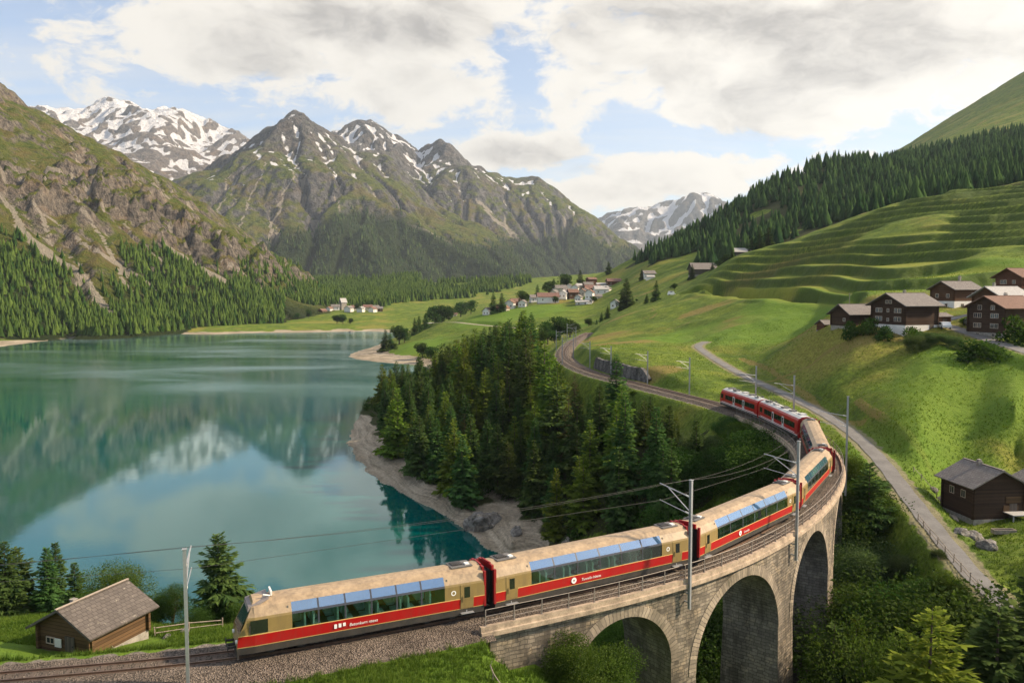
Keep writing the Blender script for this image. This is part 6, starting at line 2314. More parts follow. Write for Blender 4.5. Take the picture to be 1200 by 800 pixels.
def house(name, loc, rz, w, l, hw, rise, label, wall, roof, plinth=None, hp=0.0, over=0.6, wins=(), door=None, chimney=None, frame=None, cat="house", group=None, balcony=None, gable=None, dig=2.0, small=False):
    """Ridge along local x, gables at +x and -x. wins: (face, u, z, width, height), face one of +x -x +y -y."""
    root = props(empty(name, tuple(loc), rz), label, cat, group)
    hl, hw2 = l / 2, w / 2
    z0, z1 = hp, hp + hw
    mb = MB()
    V = [(-hl, -hw2, z0), (hl, -hw2, z0), (hl, hw2, z0), (-hl, hw2, z0), (-hl, -hw2, z1), (hl, -hw2, z1), (hl, hw2, z1), (-hl, hw2, z1), (-hl, 0, z1 + rise), (hl, 0, z1 + rise)]
    mb.add(V, [[0, 1, 5, 4], [2, 3, 7, 6], [0, 3, 2, 1]])
    mb.add(V, [[1, 2, 6, 9, 5], [3, 0, 4, 8, 7]], mi=1 if gable else 0)
    if not small and wall in (W_DARK, W_BROWN, W_GOLD):
        for sx_ in (-1, 1):                                        # crossed log ends at the corners
            for sy_ in (-1, 1):
                mb.box((sx_ * (hl + 0.0), sy_ * (hw2 + 0.12), (z0 + z1) / 2), (0.2, 0.24, hw * 0.98))
                mb.box((sx_ * (hl + 0.12), sy_ * (hw2 + 0.0), (z0 + z1) / 2 - 0.02), (0.24, 0.2, hw * 0.95))
    mb.build("wall", [wall, gable or wall], root)
    pb = MB()
    pb.box((0, 0, (hp - dig) / 2), (l + 0.08, w + 0.08, hp + dig))
    pb.build("plinth", plinth or PL_GREY, root)
    th = 0.16 if not small else 0.22
    slope = math.atan2(rise, hw2)
    rb = MB()
    for sg in (-1, 1):
        ex = hw2 + over
        ez = z1 - over * rise / hw2
        nx_, nz_ = math.sin(slope) * sg, math.cos(slope)
        a = [(-hl - over, 0, z1 + rise + 0.02), (hl + over, 0, z1 + rise + 0.02), (hl + over, sg * ex, ez + 0.02), (-hl - over, sg * ex, ez + 0.02)]
        b = [(q[0], q[1] + nx_ * th, q[2] + nz_ * th) for q in a]
        b[0] = (b[0][0], 0.0, z1 + rise + 0.02 + th / nz_); b[1] = (b[1][0], 0.0, b[0][2])
        fs = [[0, 1, 2, 3], [7, 6, 5, 4], [1, 5, 6, 2], [2, 6, 7, 3], [3, 7, 4, 0]]
        rb.add(a + b, fs if sg > 0 else [f[::-1] for f in fs])
    if not small:
        rb.box((0, 0, z1 + rise + 0.02 + th / math.cos(slope)), (l + 2 * over, 0.30, 0.07))
    ro = rb.build("roof", roof, root)
    if chimney:
        cb = MB()
        cx_, cy_, ch_ = chimney
        cz_ = z1 + rise * (1 - abs(cy_) / hw2)
        cb.box((cx_, cy_, cz_ + ch_ / 2 - 0.2), (0.5, 0.5, ch_ + 0.5)); cb.box((cx_, cy_, cz_ + ch_ + 0.12), (0.62, 0.62, 0.08)); cb.box((cx_, cy_, cz_ + ch_ + 0.30), (0.4, 0.4, 0.22))
        cb.build("chimney", PL_GREY, ro)

    def face(fc, u, z, out):
        return {'+x': (hl + out, u, z), '-x': (-hl - out, -u, z), '+y': (-u, hw2 + out, z), '-y': (u, -hw2 - out, z)}[fc]
    for fc, u, z, ww, hh in wins:
        alongx = fc in ('+y', '-y')
        wb, gb = MB(), MB()
        t_ = 0.07 if not small else 0.14
        c0 = face(fc, u, z, 0.03)
        for du, dz, sw, sh in ((-ww / 2, 0, t_, hh + t_), (ww / 2, 0, t_, hh + t_), (0, -hh / 2, ww, t_), (0, hh / 2, ww, t_), (0, 0, t_ * 0.6, hh)):
            c_ = face(fc, u + du, z + dz, 0.035)
            wb.box(c_, (sw, 0.07, sh) if alongx else (0.07, sw, sh))
        wo = wb.build("window", frame or W_FRAME, root)
        gb.box(c0, (ww, 0.03, hh) if alongx else (0.03, ww, hh))
        gb.build("pane", GLASS_H, wo)
    if door:
        fc, u, ww, hh = door
        db_ = MB(); c_ = face(fc, u, (0.15 if hp > 1.2 else z0) + hh / 2, 0.06)
        db_.box(c_, (ww, 0.08, hh) if fc in ('+y', '-y') else (0.08, ww, hh))
        d_o = db_.build("door", W_GREYV, root)
        kb = MB(); kb.box(face(fc, u + ww * 0.35, c_[2], 0.12), (0.06, 0.06, 0.10)); kb.build("handle", M_BOGIE, d_o)
    if balcony:
        fc, z = balcony
        bb = MB()
        c_ = face(fc, 0, z, 0.55)
        if fc in ('+x', '-x'):
            bb.box(c_, (1.1, w * 0.9, 0.12)); bb.box(face(fc, 0, z + 0.95, 1.08), (0.08, w * 0.9, 0.10))
            for k in range(9):
                bb.box(face(fc, -w * 0.44 + k * w * 0.11, z + 0.5, 1.08), (0.06, 0.12, 0.95))
        else:
            bb.box(c_, (l * 0.9, 1.1, 0.12)); bb.box(face(fc, 0, z + 0.95, 1.08), (l * 0.9, 0.08, 0.10))
            for k in range(9):
                bb.box(face(fc, -l * 0.44 + k * l * 0.11, z + 0.5, 1.08), (0.12, 0.06, 0.95))
        bb.build("balcony", W_BROWN, root)
    return root


def seat_on(px, py, Y):
    q = P(px, py, Y)
    return (q.x, q.y, zg(q.x, q.y))


D = math.radians
# timber hut beside the track
q = P(112, 758, 58.5)
hz = min(zg(q.x + a, q.y + b) for a, b in ((-2, -2), (2, -2), (0, 2))) + 0.35
hut = house("timber_hut", (q.x, q.y, hz), D(70), 4.9, 5.2, 1.9, 1.35, "low weathered timber hut with a lichen-spotted slate roof beside the near track", W_GOLD, RF_DARK, PL_GREY, 0.35, 0.6,
            wins=[('-x', -1.35, 1.15, 0.75, 0.45), ('+y', -0.8, 1.2, 0.4, 0.4)], door=('-x', 0.55, 0.9, 1.35), chimney=None, cat="hut")
cb = MB(); cb.box((-0.9, 1.0, 3.15), (0.32, 0.32, 0.85)); cb.box((-0.9, 1.0, 3.6), (0.42, 0.42, 0.06)); cb.build("chimney", PL_GREY, [c for c in hut.children if c.name.startswith("roof")][0])
rb = MB(); rb.box((0, 0, 3.83), (6.5, 0.2, 0.07)); rb.build("ridge_board", material("pale_ridge_board", (0.36, 0.30, 0.23), 0.9, var=0.2), hut)
bb = MB(); bb.box((-2.95, 1.2, 0.35), (0.5, 2.4, 0.12)); bb.box((-2.95, 2.2, 0.12), (0.14, 0.14, 0.5)); bb.box((-2.95, 0.3, 0.12), (0.14, 0.14, 0.5)); bb.build("bench", W_GREYV, hut)
lb = MB(); lb.box((-2.69, 0.55, 1.1), (0.06, 0.62, 0.62)); lb.build("notice_board", PL_WHITE, hut)

# log barn by the lane
q = P(1150, 605, 101)
bz = min(zg(q.x + a, q.y + b) for a, b in ((-3, -3), (3, -3), (-3, 3)))
barn = house("log_barn", (q.x, q.y, bz - 0.1), D(96), 6.6, 6.0, 4.3, 1.75, "two-storey dark log barn with a slate roof standing right of the lane", W_DARK, RF_GREY, PL_GREY, 0.8, 0.75,
             wins=[('+y', 1.0, 3.6, 0.8, 0.9), ('+y', -1.2, 3.6, 0.8, 0.9), ('-x', 1.9, 1.9, 1.2, 0.9)], door=('-x', 1.9, 1.0, 1.9), chimney=(0.4, 0.3, 0.5), gable=W_DARK, cat="barn")
pb_ = MB()
for dy_, z_ in ((-1.9, 3.2), (-1.6, 2.1)):
    pb_.box((-3.07, dy_, z_), (0.05, 2.0, 0.8))
pb_.build("board_panel", W_GOLD, barn)
sb = MB(); sb.box((-3.9, -2.0, 1.7), (1.9, 2.8, 0.10)); sb.box((-4.6, -3.2, 0.7), (0.12, 0.12, 2.0)); sb.box((-4.6, -0.8, 0.7), (0.12, 0.12, 2.0)); sb.build("lean_to", RF_PALE, barn)
q = P(1200, 590, 104)
house("log_shed", (q.x + 2.2, q.y, zg(q.x + 2, q.y) - 0.1), D(94), 5.0, 4.5, 2.6, 1.2, "low shed with a pale slate roof just right of the two-storey log barn", W_RED, RF_GREY, PL_GREY, 0.4, 0.5, cat="shed")

# chalets on the meadow terrace
TH = D(18)


def win_rows(face_, xs_, zs_, w_=0.85, h_=0.9):
    return [(face_, x, z, w_, h_) for z in zs_ for x in xs_]


def seatz(px, py, Y, r):
    q = P(px, py, Y)
    return (q.x, q.y, min(zg(q.x + a, q.y + b) for a, b in ((-r, -r), (r, -r), (0, r))))


house("wooden_chalet", seatz(1059, 385, 172, 4), TH, 9.6, 8.4, 4.3, 2.2, "largest dark chalet with rows of pale-framed windows and a white stone base", W_DARK, RF_GREY, PL_WHITE, 2.0, 1.0,
      wins=win_rows('-x', (-3.2, -2.2, 2.1, 3.1), (3.2, 5.0)) + win_rows('-x', (-0.1,), (3.0, 5.0), 0.6, 0.7) + win_rows('-x', (-0.5, 0.5), (6.8,), 0.7, 0.7) + [('-x', -2.6, 1.0, 0.8, 0.8), ('-y', -3.0, 0.9, 0.9, 0.9), ('-y', -1.9, 0.9, 0.9, 0.9)],
      door=('-y', 2.6, 1.1, 2.0), chimney=(0.5, 0.6, 0.7), cat="chalet")
house("wooden_chalet", seatz(1000, 382, 182, 3), TH, 6.0, 7.2, 2.9, 1.8, "plain dark barn-chalet left of the largest chalet, without a white base", W_DARK, RF_GREY, PL_GREY, 0.8, 0.8, wins=[('-x', 1.2, 2.2, 0.7, 0.7)], door=('-y', 1.0, 1.6, 2.0), cat="chalet")
house("garden_shed", seatz(968, 376, 190, 2), TH, 2.8, 3.0, 1.5, 0.8, "tiny reddish shed at the left end of the chalet row", W_RED, RF_GREY, PL_GREY, 0.2, 0.4, door=('-y', 0, 0.9, 1.4), cat="shed")
house("garden_shed", seatz(1097, 383, 172, 2), TH, 3.2, 4.0, 2.2, 0.6, "flat-roofed wooden shed against the largest chalet's right end", W_BROWN, RF_GREY, PL_GREY, 0.3, 0.5, door=('-y', 0.6, 1.2, 1.7), cat="shed")
house("wooden_chalet", seatz(1119, 361, 197, 4), TH, 7.0, 8.0, 3.0, 1.7, "brown chalet on a white base with a tall chimney, uphill of the lane", W_BROWN, RF_GREY, PL_WHITE, 1.9, 0.8, wins=[('-x', -1.6, 3.2, 0.9, 0.9), ('-x', 1.6, 3.2, 0.9, 0.9), ('-y', 2.0, 3.4, 1.4, 1.0), ('-y', -1.5, 0.9, 0.9, 0.8), ('-x', 1.2, 0.9, 0.8, 0.8)],
      chimney=(1.6, 0.4, 1.3), cat="chalet")
house("wooden_chalet", seatz(1174, 388, 162, 4), TH, 8.4, 8.6, 5.2, 2.0, "tall dark chalet beside the lane at the photo's right edge", W_DARK, RF_BROWN, PL_GREY, 1.0, 0.9, wins=win_rows('-x', (-2.4, -1.5, 1.5, 2.4), (2.4, 4.4)) + win_rows('-x', (-1.5, 1.5), (6.0,)) + [('-x', -1.8, 0.6, 0.7, 0.6), ('-x', 1.8, 0.6, 0.7, 0.6)],
      door=('-y', -1.8, 1.3, 2.0), chimney=(1.2, 0.5, 0.6), cat="chalet")
house("wooden_chalet", seatz(1172, 360, 182, 4), TH, 7.4, 8.0, 3.4, 2.0, "chalet with a pale slab roof half hidden behind the tall dark chalet", W_BROWN, RF_PALE, PL_GREY, 0.8, 0.9, chimney=(-1.5, 0.5, 0.9), cat="chalet")
house("wooden_chalet", seatz(1196, 343, 208, 4), TH, 7.6, 8.6, 3.2, 2.0, "highest chalet of the row, reddish with a white base at the right edge", W_RED, RF_BROWN, PL_WHITE, 1.6, 0.9, wins=[('-x', -1.4, 3.4, 1.8, 1.0), ('-x', 1.6, 3.4, 0.9, 0.9)], balcony=('-y', 1.8), cat="chalet")

# single houses on the slope
house("hay_barn", seatz(823, 323, 520, 5), D(4), 11, 15, 3.8, 3.6, "long grey barn with a broad roof among spruces below the hill wood", W_GREYV, RF_GREY, PL_GREY, 1.0, 1.0, cat="barn", small=True)
house("hay_barn", seatz(868, 300, 575, 4), D(8), 8, 12, 2.6, 2.4, "pale-roofed barn close to the hill wood above the terraces", W_GREYV, RF_PALE, PL_GREY, 0.8, 0.8, cat="barn", small=True)
house("farm_house", seatz(760, 320, 640, 4), D(10), 8, 9, 3.6, 2.2, "white farmhouse alone on the slope below the hill wood", PL_WHITE, RF_GREY, PL_WHITE, 1.0, 0.7, wins=[('-y', -2, 2.6, 1.0, 1.2), ('-y', 2, 2.6, 1.0, 1.2)], small=True)
house("farm_house", seatz(762, 326, 625, 2), D(10), 4, 6, 2.0, 1.0, "small white outbuilding just below the lone white farmhouse", PL_WHITE, RF_PALE, PL_WHITE, 0.5, 0.4, small=True)
house("farm_house", seatz(693, 323, 770, 3), D(20), 8, 8, 6.0, 1.8, "square brown house alone on the skyline above the village", W_RED, RF_BROWN, PL_GREY, 0.6, 0.6, wins=[('-y', 0, 4.0, 1.2, 1.2)], small=True)

VILLAGE = [  # px, base py, Y, gable width, length, wall height, rise, angle, wall, roof, label
    (572, 367, 640, 6, 7, 3.2, 2.4, 60, PL_WHITE, RF_GREY, "small white house with an arched look at the village's left end"),
    (585, 363, 650, 6, 7, 3.8, 2.0, 20, W_BROWN, RF_BROWN, "brown timber house between spruces at the village's left end"),
    (598, 359, 655, 7, 8, 5.2, 2.4, 75, PL_WHITE, RF_BROWN, "white house with a steep brown roof, third from the village's left end"),
    (606, 351, 690, 8, 10, 3.6, 2.4, 10, W_RED, RF_BROWN, "reddish house with a wide roof behind the steep-roofed white house"),
    (627, 351, 690, 7, 9, 4.0, 2.2, 15, PL_WHITE, RF_GREY, "white house with a grey roof left of the long red-roofed one"),
    (642, 353, 660, 10, 17, 5.2, 3.0, 4, PL_WHITE, RF_RED, "large long village house with a red-brown roof over white walls"),
    (657, 338, 745, 8, 10, 4.8, 2.6, 12, PL_CREAM, RF_GREY, "cream house with a grey roof at the back of the village"),
    (667, 337, 750, 7, 8, 4.4, 2.4, 80, PL_WHITE, RF_GREY, "white gabled house at the back of the village next to the cream one"),
    (660, 351, 670, 7, 8, 5.0, 2.2, 70, PL_WHITE, RF_PALE, "white gabled house right of the long red-roofed one"),
    (671, 350, 672, 7, 8, 5.4, 2.4, 14, W_BROWN, RF_BROWN, "brown timber house in the middle of the village"),
    (674, 341, 725, 6, 7, 4.4, 2.2, 76, PL_WHITE, RF_GREY, "narrow white house above the village's middle timber house"),
    (679, 337, 750, 5, 6, 4.2, 1.8, 20, PL_CREAM, RF_PALE, "small pale house at the top of the village"),
    (694, 343, 705, 9, 13, 4.2, 2.6, 6, W_RED, RF_RED, "wide reddish house with a red-brown roof above the white tower house"),
    (686, 344, 690, 7, 7, 4.4, 2.0, 68, PL_WHITE, RF_BROWN, "white house with a brown gable roof left of the wide reddish one"),
    (691, 360, 640, 6, 7, 9.0, 2.0, 72, PL_WHITE, RF_BROWN, "tall narrow white house at the village's lower edge"),
    (704, 349, 665, 8, 11, 4.6, 2.4, 8, PL_WHITE, RF_PALE, "bright white house at the village's right end"),
    (678, 356, 650, 5, 6, 3.8, 1.8, 70, PL_WHITE, RF_GREY, "small white house left of the tall narrow one"),
    (682, 362, 636, 5, 10, 2.0, 1.2, 2, PL_WHITE, RF_PALE, "low white building along the village's lower edge"),
    (707, 337, 720, 7, 12, 3.4, 1.2, 4, PL_WHITE, RF_PALE, "flat white building above the village's right end"),
    (719, 337, 715, 8, 12, 3.4, 2.2, 6, W_RED, RF_RED, "orange-brown house standing apart at the village's upper right"),
    (651, 337, 755, 6, 7, 4.0, 2.0, 65, PL_WHITE, RF_BROWN, "small white house at the village's rear left"),
    (665, 346, 700, 6, 8, 4.2, 2.0, 18, W_BROWN, RF_GREY, "brown house between the village's white gables"),
    (682, 349, 680, 6, 6, 4.6, 2.0, 74, PL_CREAM, RF_BROWN, "cream gabled house left of the tall narrow white one"),
    (700, 341, 708, 6, 7, 4.0, 1.8, 70, PL_WHITE, RF_GREY, "white gabled house under the wide reddish one"),
    (650, 347, 700, 6, 8, 4.6, 2.0, 66, PL_CREAM, RF_GREY, "cream gabled house right behind the long red-roofed one"),
    (689, 337, 745, 6, 8, 3.8, 2.0, 10, W_RED, RF_GREY, "reddish grey-roofed house behind the wide reddish one"),
    (698, 356, 650, 6, 9, 2.8, 1.6, 6, PL_WHITE, RF_GREY, "low white house right of the tall narrow one"),
    (711, 350, 668, 6, 8, 3.4, 1.6, 70, PL_WHITE, RF_GREY, "white gabled house, last at the village's right end"),
    (613, 362, 655, 6, 7, 3.6, 2.0, 72, PL_WHITE, RF_GREY, "white gabled cottage left of the long red-roofed house"),
    (592, 364, 642, 5, 6, 3.0, 1.8, 65, PL_CREAM, RF_BROWN, "cream cottage between the left-end spruces and the steep-roofed house"),
    (721, 365, 560, 6, 7, 4.4, 2.0, 76, PL_WHITE, RF_GREY, "white house beside the large dark spruce below the village")]
for px, py, Y, w_, l_, hw_, rs_, an_, wl_, rf_, lab in VILLAGE:
    wn = [('-y', -l_ * .28, hw_ * .62, 1.0, 1.2), ('-y', l_ * .22, hw_ * .62, 1.0, 1.2), ('-x', -w_ * .22, hw_ * .62, 1.0, 1.2), ('-x', w_ * .22, hw_ * .62, 1.0, 1.2)]
    if hw_ > 6:
        wn += [('-x', -w_ * .22, hw_ * .3, 1.0, 1.2), ('-x', w_ * .22, hw_ * .3, 1.0, 1.2)]
    house("village_house", seatz(px, py, Y, 3), D(an_), w_, l_, hw_, rs_, lab, wl_, rf_, PL_GREY, 0.6, 0.7, wins=wn, frame=W_FRAME, group="houses of the hillside village", small=True, dig=3.0,
          chimney=(l_ * .2, w_ * .12, 1.0) if l_ > 8 else None)

FARV = [(361, 363, 1120, 9, 12, 4.5, 3, 10, PL_CREAM, RF_RED, "red-roofed house at the left end of the hamlet across the lake"), (378, 365, 1100, 8, 9, 4, 2.5, 60, W_BROWN, RF_BROWN, "small brown barn in the hamlet across the lake"),
        (393, 361, 1130, 9, 11, 5, 3, 15, PL_WHITE, RF_GREY, "white grey-roofed house near the hamlet's church"), (402, 361, 1140, 7, 8, 11, 5, 40, PL_GREY, RF_PALE, "tall grey church-like building of the hamlet across the lake"),
        (409, 366, 1100, 9, 10, 5, 3, 70, PL_WHITE, RF_GREY, "white gabled house in the middle of the hamlet across the lake"), (416, 363, 1120, 8, 9, 4, 3, 20, PL_CREAM, RF_BROWN, "cream house in the middle of the hamlet across the lake"),
        (423, 367, 1090, 8, 9, 5, 2.5, 75, PL_WHITE, RF_PALE, "bright white house at the hamlet's lower edge"), (431, 363, 1120, 9, 12, 4.5, 3, 8, PL_CREAM, RF_RED, "long red-roofed house at the hamlet's right part"),
        (437, 367, 1090, 8, 9, 4.5, 2.5, 65, PL_WHITE, RF_RED, "white house with a red roof at the hamlet's right end"), (444, 366, 1100, 8, 10, 4, 2.5, 12, W_BROWN, RF_GREY, "brown grey-roofed house, last on the hamlet's right"),
        (386, 363, 1120, 7, 8, 4, 2.2, 70, PL_WHITE, RF_BROWN, "white brown-roofed cottage left of the hamlet's church"), (440, 362, 1130, 7, 9, 4, 2.4, 30, PL_WHITE, RF_GREY, "white cottage behind the hamlet's red roofs"),
        (506, 386, 720, 7, 10, 3, 2.0, 10, PL_WHITE, RF_PALE, "low white building among trees on the inlet shore"), (530, 366, 960, 8, 11, 4, 2.5, 12, PL_CREAM, RF_RED, "red-roofed house between trees on the road to the valley floor")]
for px, py, Y, w_, l_, hw_, rs_, an_, wl_, rf_, lab in FARV:
    house("village_house", seatz(px, py, Y, 3), D(an_), w_, l_, hw_, rs_, lab, wl_, rf_, PL_GREY, 0.6, 0.8, wins=[('-y', -l_ * .25, hw_ * .6, 1.2, 1.4), ('-y', l_ * .25, hw_ * .6, 1.2, 1.4)], group="houses of the hamlet across the lake", small=True, dig=4.0)

# ------------------------------------------------------------------ trees standing singly
MTREES = [  # key, px, base, top, Y, label, category, width
    ('s', 578, 365, 342, 640, "dark spruce left of a pair at the village's left end"), ('s', 588, 364, 343, 640, "dark spruce right of a pair at the village's left end"),
    ('b', 613, 357, 339, 665, "round leafy tree between the village's brown and white houses"), ('s', 630, 347, 333, 715, "small spruce behind the village's long red roof, on the left"), ('b', 643, 341, 328, 760, "round tree behind the village's long red roof"),
    ('s', 649, 342, 326, 760, "slim spruce behind the village's long red roof"), ('b', 662, 333, 319, 800, "broad dark tree above the village's rear houses"), ('s', 680, 328, 316, 800, "lone pointed spruce above the village"),
    ('s', 713, 319, 306, 820, "lone spruce on the grassy skyline right of the brown house"), ('b', 696, 362, 346, 632, "dark round tree beside the tall narrow white house"), ('b', 651, 357, 346, 650, "leafy tree in front of the long red-roofed house"),
    ('s', 734, 374, 326, 505, "tallest dark spruce below the village, on the slope"), ('s', 728, 374, 345, 508, "spruce at the left foot of the tallest slope spruce"), ('s', 741, 370, 347, 512, "spruce at the right foot of the tallest slope spruce"), ('b', 746, 366, 350, 520, "bush-like tree right of the tallest slope spruce"),
    ('s', 712, 386, 358, 470, "upper dark spruce of the group by the railway's far bend"), ('s', 705, 392, 366, 445, "middle dark spruce of the group by the railway's far bend"), ('s', 699, 396, 374, 430, "lower dark spruce of the group by the railway's far bend"), ('b', 690, 389, 372, 440, "leafy tree over the railway where it vanishes"),
    ('b', 642, 401, 374, 400, "round leafy tree left of the railway's far end"), ('b', 656, 400, 368, 405, "tall leafy tree beside the railway's far end"), ('b', 668, 394, 372, 410, "leafy tree above the railway's far curve"), ('b', 634, 405, 384, 380, "light leafy tree at the lake wood's upper end"), ('b', 650, 408, 386, 370, "leafy tree just beyond the lake wood"),
    ('s', 769, 352, 328, 440, "lone dark spruce on the slope beside the white van"), ('s', 758, 354, 344, 450, "small round conifer left of the lone slope spruce"), ('b', 790, 345, 331, 470, "shrubby tree right of the lone slope spruce"),
    ('s', 811, 329, 309, 500, "dark spruce at the left end of the long grey barn"), ('s', 835, 324, 307, 495, "dark spruce at the right end of the long grey barn"), ('b', 850, 319, 297, 500, "broad leafy tree between the barn and the terraces"), ('b', 843, 320, 303, 505, "leafy tree behind the barn's right end"), ('s', 858, 312, 292, 520, "spruce in the clump between the barn and the terraces"),
    ('s', 881, 302, 278, 500, "dark spruce on the terrace crest's left end"), ('s', 890, 298, 268, 500, "tall spruce on the terrace crest, next to the wood"), ('s', 900, 296, 266, 505, "spruce on the terrace crest touching the hill wood"),
    ('s', 752, 327, 315, 640, "small spruce left of the lone white farmhouse"), ('s', 1163, 236, 220, 400, "lone young conifer on the terraced hill's bare crest"),
    ('b', 395, 381, 368, 950, "dark round tree on the meadow before the hamlet, on the left"), ('b', 402, 381, 367, 950, "dark round tree on the meadow before the hamlet, on the right"), ('b', 411, 383, 372, 940, "small dark tree beside the round meadow trees"), ('b', 348, 373, 366, 1020, "dark bush at the far meadow's left"), ('b', 362, 375, 362, 1030, "dark clump at the left end of the hamlet"), ('b', 420, 365, 354, 1090, "dark tree standing between the hamlet's houses"),
    ('s', 452, 408, 386, 570, "dark spruce at the tip of the small spit"), ('s', 457, 409, 390, 572, "second spruce at the tip of the small spit"), ('b', 468, 402, 379, 600, "tall dark tree on the neck of the small spit"), ('b', 474, 403, 383, 600, "dark tree right of the spit's tall one"), ('b', 462, 411, 401, 560, "low bush under the spit's spruces"),
    ('s', 486, 396, 372, 640, "dark spruce by the inlet, left of the pair"), ('s', 491, 395, 370, 650, "tall dark spruce by the inlet"), ('s', 499, 392, 366, 660, "slim spruce by the inlet, right of the pair"), ('b', 495, 412, 400, 520, "small tree below the brown field strip"), ('b', 505, 415, 404, 505, "small tree at the bare shore behind the lake wood"),
    ('b', 510, 378, 356, 800, "large dark tree in the clump where the valley narrows"), ('b', 518, 378, 355, 800, "largest dark tree in the clump where the valley narrows"), ('b', 526, 377, 357, 800, "dark tree on the right of the valley clump"), ('s', 520, 389, 371, 690, "spruce in front of the valley clump"), ('s', 513, 390, 374, 690, "second spruce in front of the valley clump"), ('b', 527, 386, 372, 690, "leafy tree at the road's bend by the inlet"),
    ('b', 535, 416, 404, 470, "small dark tree at the wood's upper left edge"), ('b', 547, 414, 404, 470, "small tree between the wood and the lower meadow"), ('b', 540, 366, 352, 900, "tree beside the road to the valley floor"), ('b', 552, 362, 350, 900, "far tree at the foot of the village meadow")]
for k, (kd, px, b_, tp, Y, lab) in enumerate(MTREES):
    key = {'s': [('spruce', 0), ('spruce', 1), ('spruce', 4)][k % 3], 'b': ('small_broad', 0)}[kd]
    ptree(key, px, b_, tp, Y, lab, "spruce" if kd == 's' else "tree", wide=1.25 if kd == 's' else RNG.uniform(0.9, 1.3))

# shrubs by the chalets
for k, (px, b_, tp, Y, lab, wd) in enumerate([(998, 388, 378, 172, "round bush in front of the plain barn-chalet", 0.8), (1018, 387, 374, 170, "green bush between the barn-chalet and the largest chalet", 0.8), (1036, 390, 383, 166, "bush at the largest chalet's corner", 0.9),
                                              (1070, 392, 384, 163, "low bush before the largest chalet's white base", 1.0), (1085, 398, 389, 158, "pale flowering shrub below the chalets, left part", 1.3), (1100, 402, 391, 155, "pale flowering shrub below the chalets, middle part", 1.3),
                                              (1072, 402, 393, 156, "dark shrub at the left of the flowering ones below the chalets", 1.1), (1118, 404, 394, 153, "green shrub at the right of the flowering ones below the chalets", 1.1), (1150, 407, 400, 147, "low shrub beside the lane below the tall dark chalet", 1.6),
                                              (1132, 378, 372, 172, "small bush at the lane's bend between the chalets", 1.3), (1195, 384, 373, 152, "bush at the tall dark chalet's right wall", 0.9), (742, 478, 466, 176, "dark bush at the lower end of the retaining wall", 1.3)]):
    ptree(('bush', 1) if 'flowering' in lab else (('far_bush', k % 2)), px, b_, tp, Y, lab, "bush", wide=wd)
# ------------------------------------------------------------------ fences, rocks, vehicles, grass
M_POSTWOOD = material("weathered_wood", (0.26, 0.22, 0.175), 0.9, var=0.35, vscale=3.0)
M_ROCK = None


def rock_mat():
    m = bpy.data.materials.new("grey_rock")
    m.use_nodes = True
    t = NT(m.node_tree)
    c = t.n('ShaderNodeTexCoord').outputs['Object']
    n_ = t.noise(c, 1.6, 7.0, 0.7, 0.5)
    col = t.mix(t.step(n_, 0.35, 0.68), (0.085, 0.08, 0.072), (0.30, 0.28, 0.25))
    bump = t.n('ShaderNodeBump', {'Strength': 0.9, 'Distance': 0.12, 'Height': t.noise(c, 4.0, 6.0, 0.7)})
    b = t.n('ShaderNodeBsdfPrincipled', {'Base Color': col, 'Roughness': 0.92, 'Specular IOR Level': 0.2, 'Normal': bump.outputs[0]})
    t.n('ShaderNodeOutputMaterial', {0: b.outputs[0]})
    return m


M_ROCK = rock_mat()
ROCKS = []
for k in range(5):
    bm = bmesh.new()
    bmesh.ops.create_icosphere(bm, subdivisions=4, radius=1.0)
    r_ = np.random.default_rng(900 + k)
    planes = [(Vector(r_.normal(size=3)).normalized(), r_.uniform(0.55, 0.85)) for _ in range(9)]
    for v in bm.verts:
        for n_, d_ in planes:
            e_ = v.co.dot(n_) - d_
            if e_ > 0:
                v.co -= n_ * e_ * 0.9
        v.co *= 1 + 0.13 * float(fbm(np.array([v.co.x * 2.2 + k]), np.array([v.co.y * 2.2 + v.co.z * 1.9]), 4, 0.6, 5)[0])
    me = bpy.data.meshes.new("boulder")
    bm.to_mesh(me); bm.free()
    me.materials.append(M_ROCK)
    ROCKS.append(me)


def rock(px, py, Y, size, label, flat=0.7, group=None, on=True):
    q = P(px, py, Y)
    z = zg(q.x, q.y) if on else q.z
    o = link("boulder", ROCKS[int(RNG.integers(0, 5))], None, (q.x, q.y, z + size * flat * 0.25))
    o.scale = (size * RNG.uniform(0.85, 1.25), size * RNG.uniform(0.8, 1.1), size * flat)
    o.rotation_euler = (RNG.uniform(-.3, .3), RNG.uniform(-.3, .3), RNG.uniform(0, 6.28))
    return props(o, label, "rock", group)


rock(556, 622, 157, 2.6, "large pale crag on the lakeside bare shore, left block", 0.9)
rock(566, 618, 156, 3.0, "large pale crag on the lakeside bare shore, tallest block", 1.0)
rock(577, 612, 157, 2.3, "large pale crag on the lakeside bare shore, right block", 0.8)
rock(605, 632, 147, 1.4, "grey boulder at the shore's edge nearest the train", 0.7)
rock(1127, 640, 90, 1.0, "flat grey boulder in the grass below the log barn", 0.55)
rock(1140, 636, 91, 1.3, "larger grey boulder in the grass below the log barn", 0.6)
rock(1157, 655, 86, 1.2, "rough boulder topped with reddish stone near the lane's lower end", 0.9)
rock(1149, 647, 88, 0.6, "small stone between the two boulders below the barn", 0.6)
rock(1093, 584, 108, 0.6, "pale stone in the grass left of the barn", 0.7)
rock(1102, 587, 106, 0.8, "second pale stone in the grass left of the barn", 0.7)
rock(1106, 580, 107, 0.5, "small white stone at the barn's left corner", 0.8)
rock(218, 752, 62, 0.45, "pale stone in the grass right of the timber hut", 0.8)
rock(195, 756, 60, 0.35, "small stone in the grass right of the timber hut", 0.7)
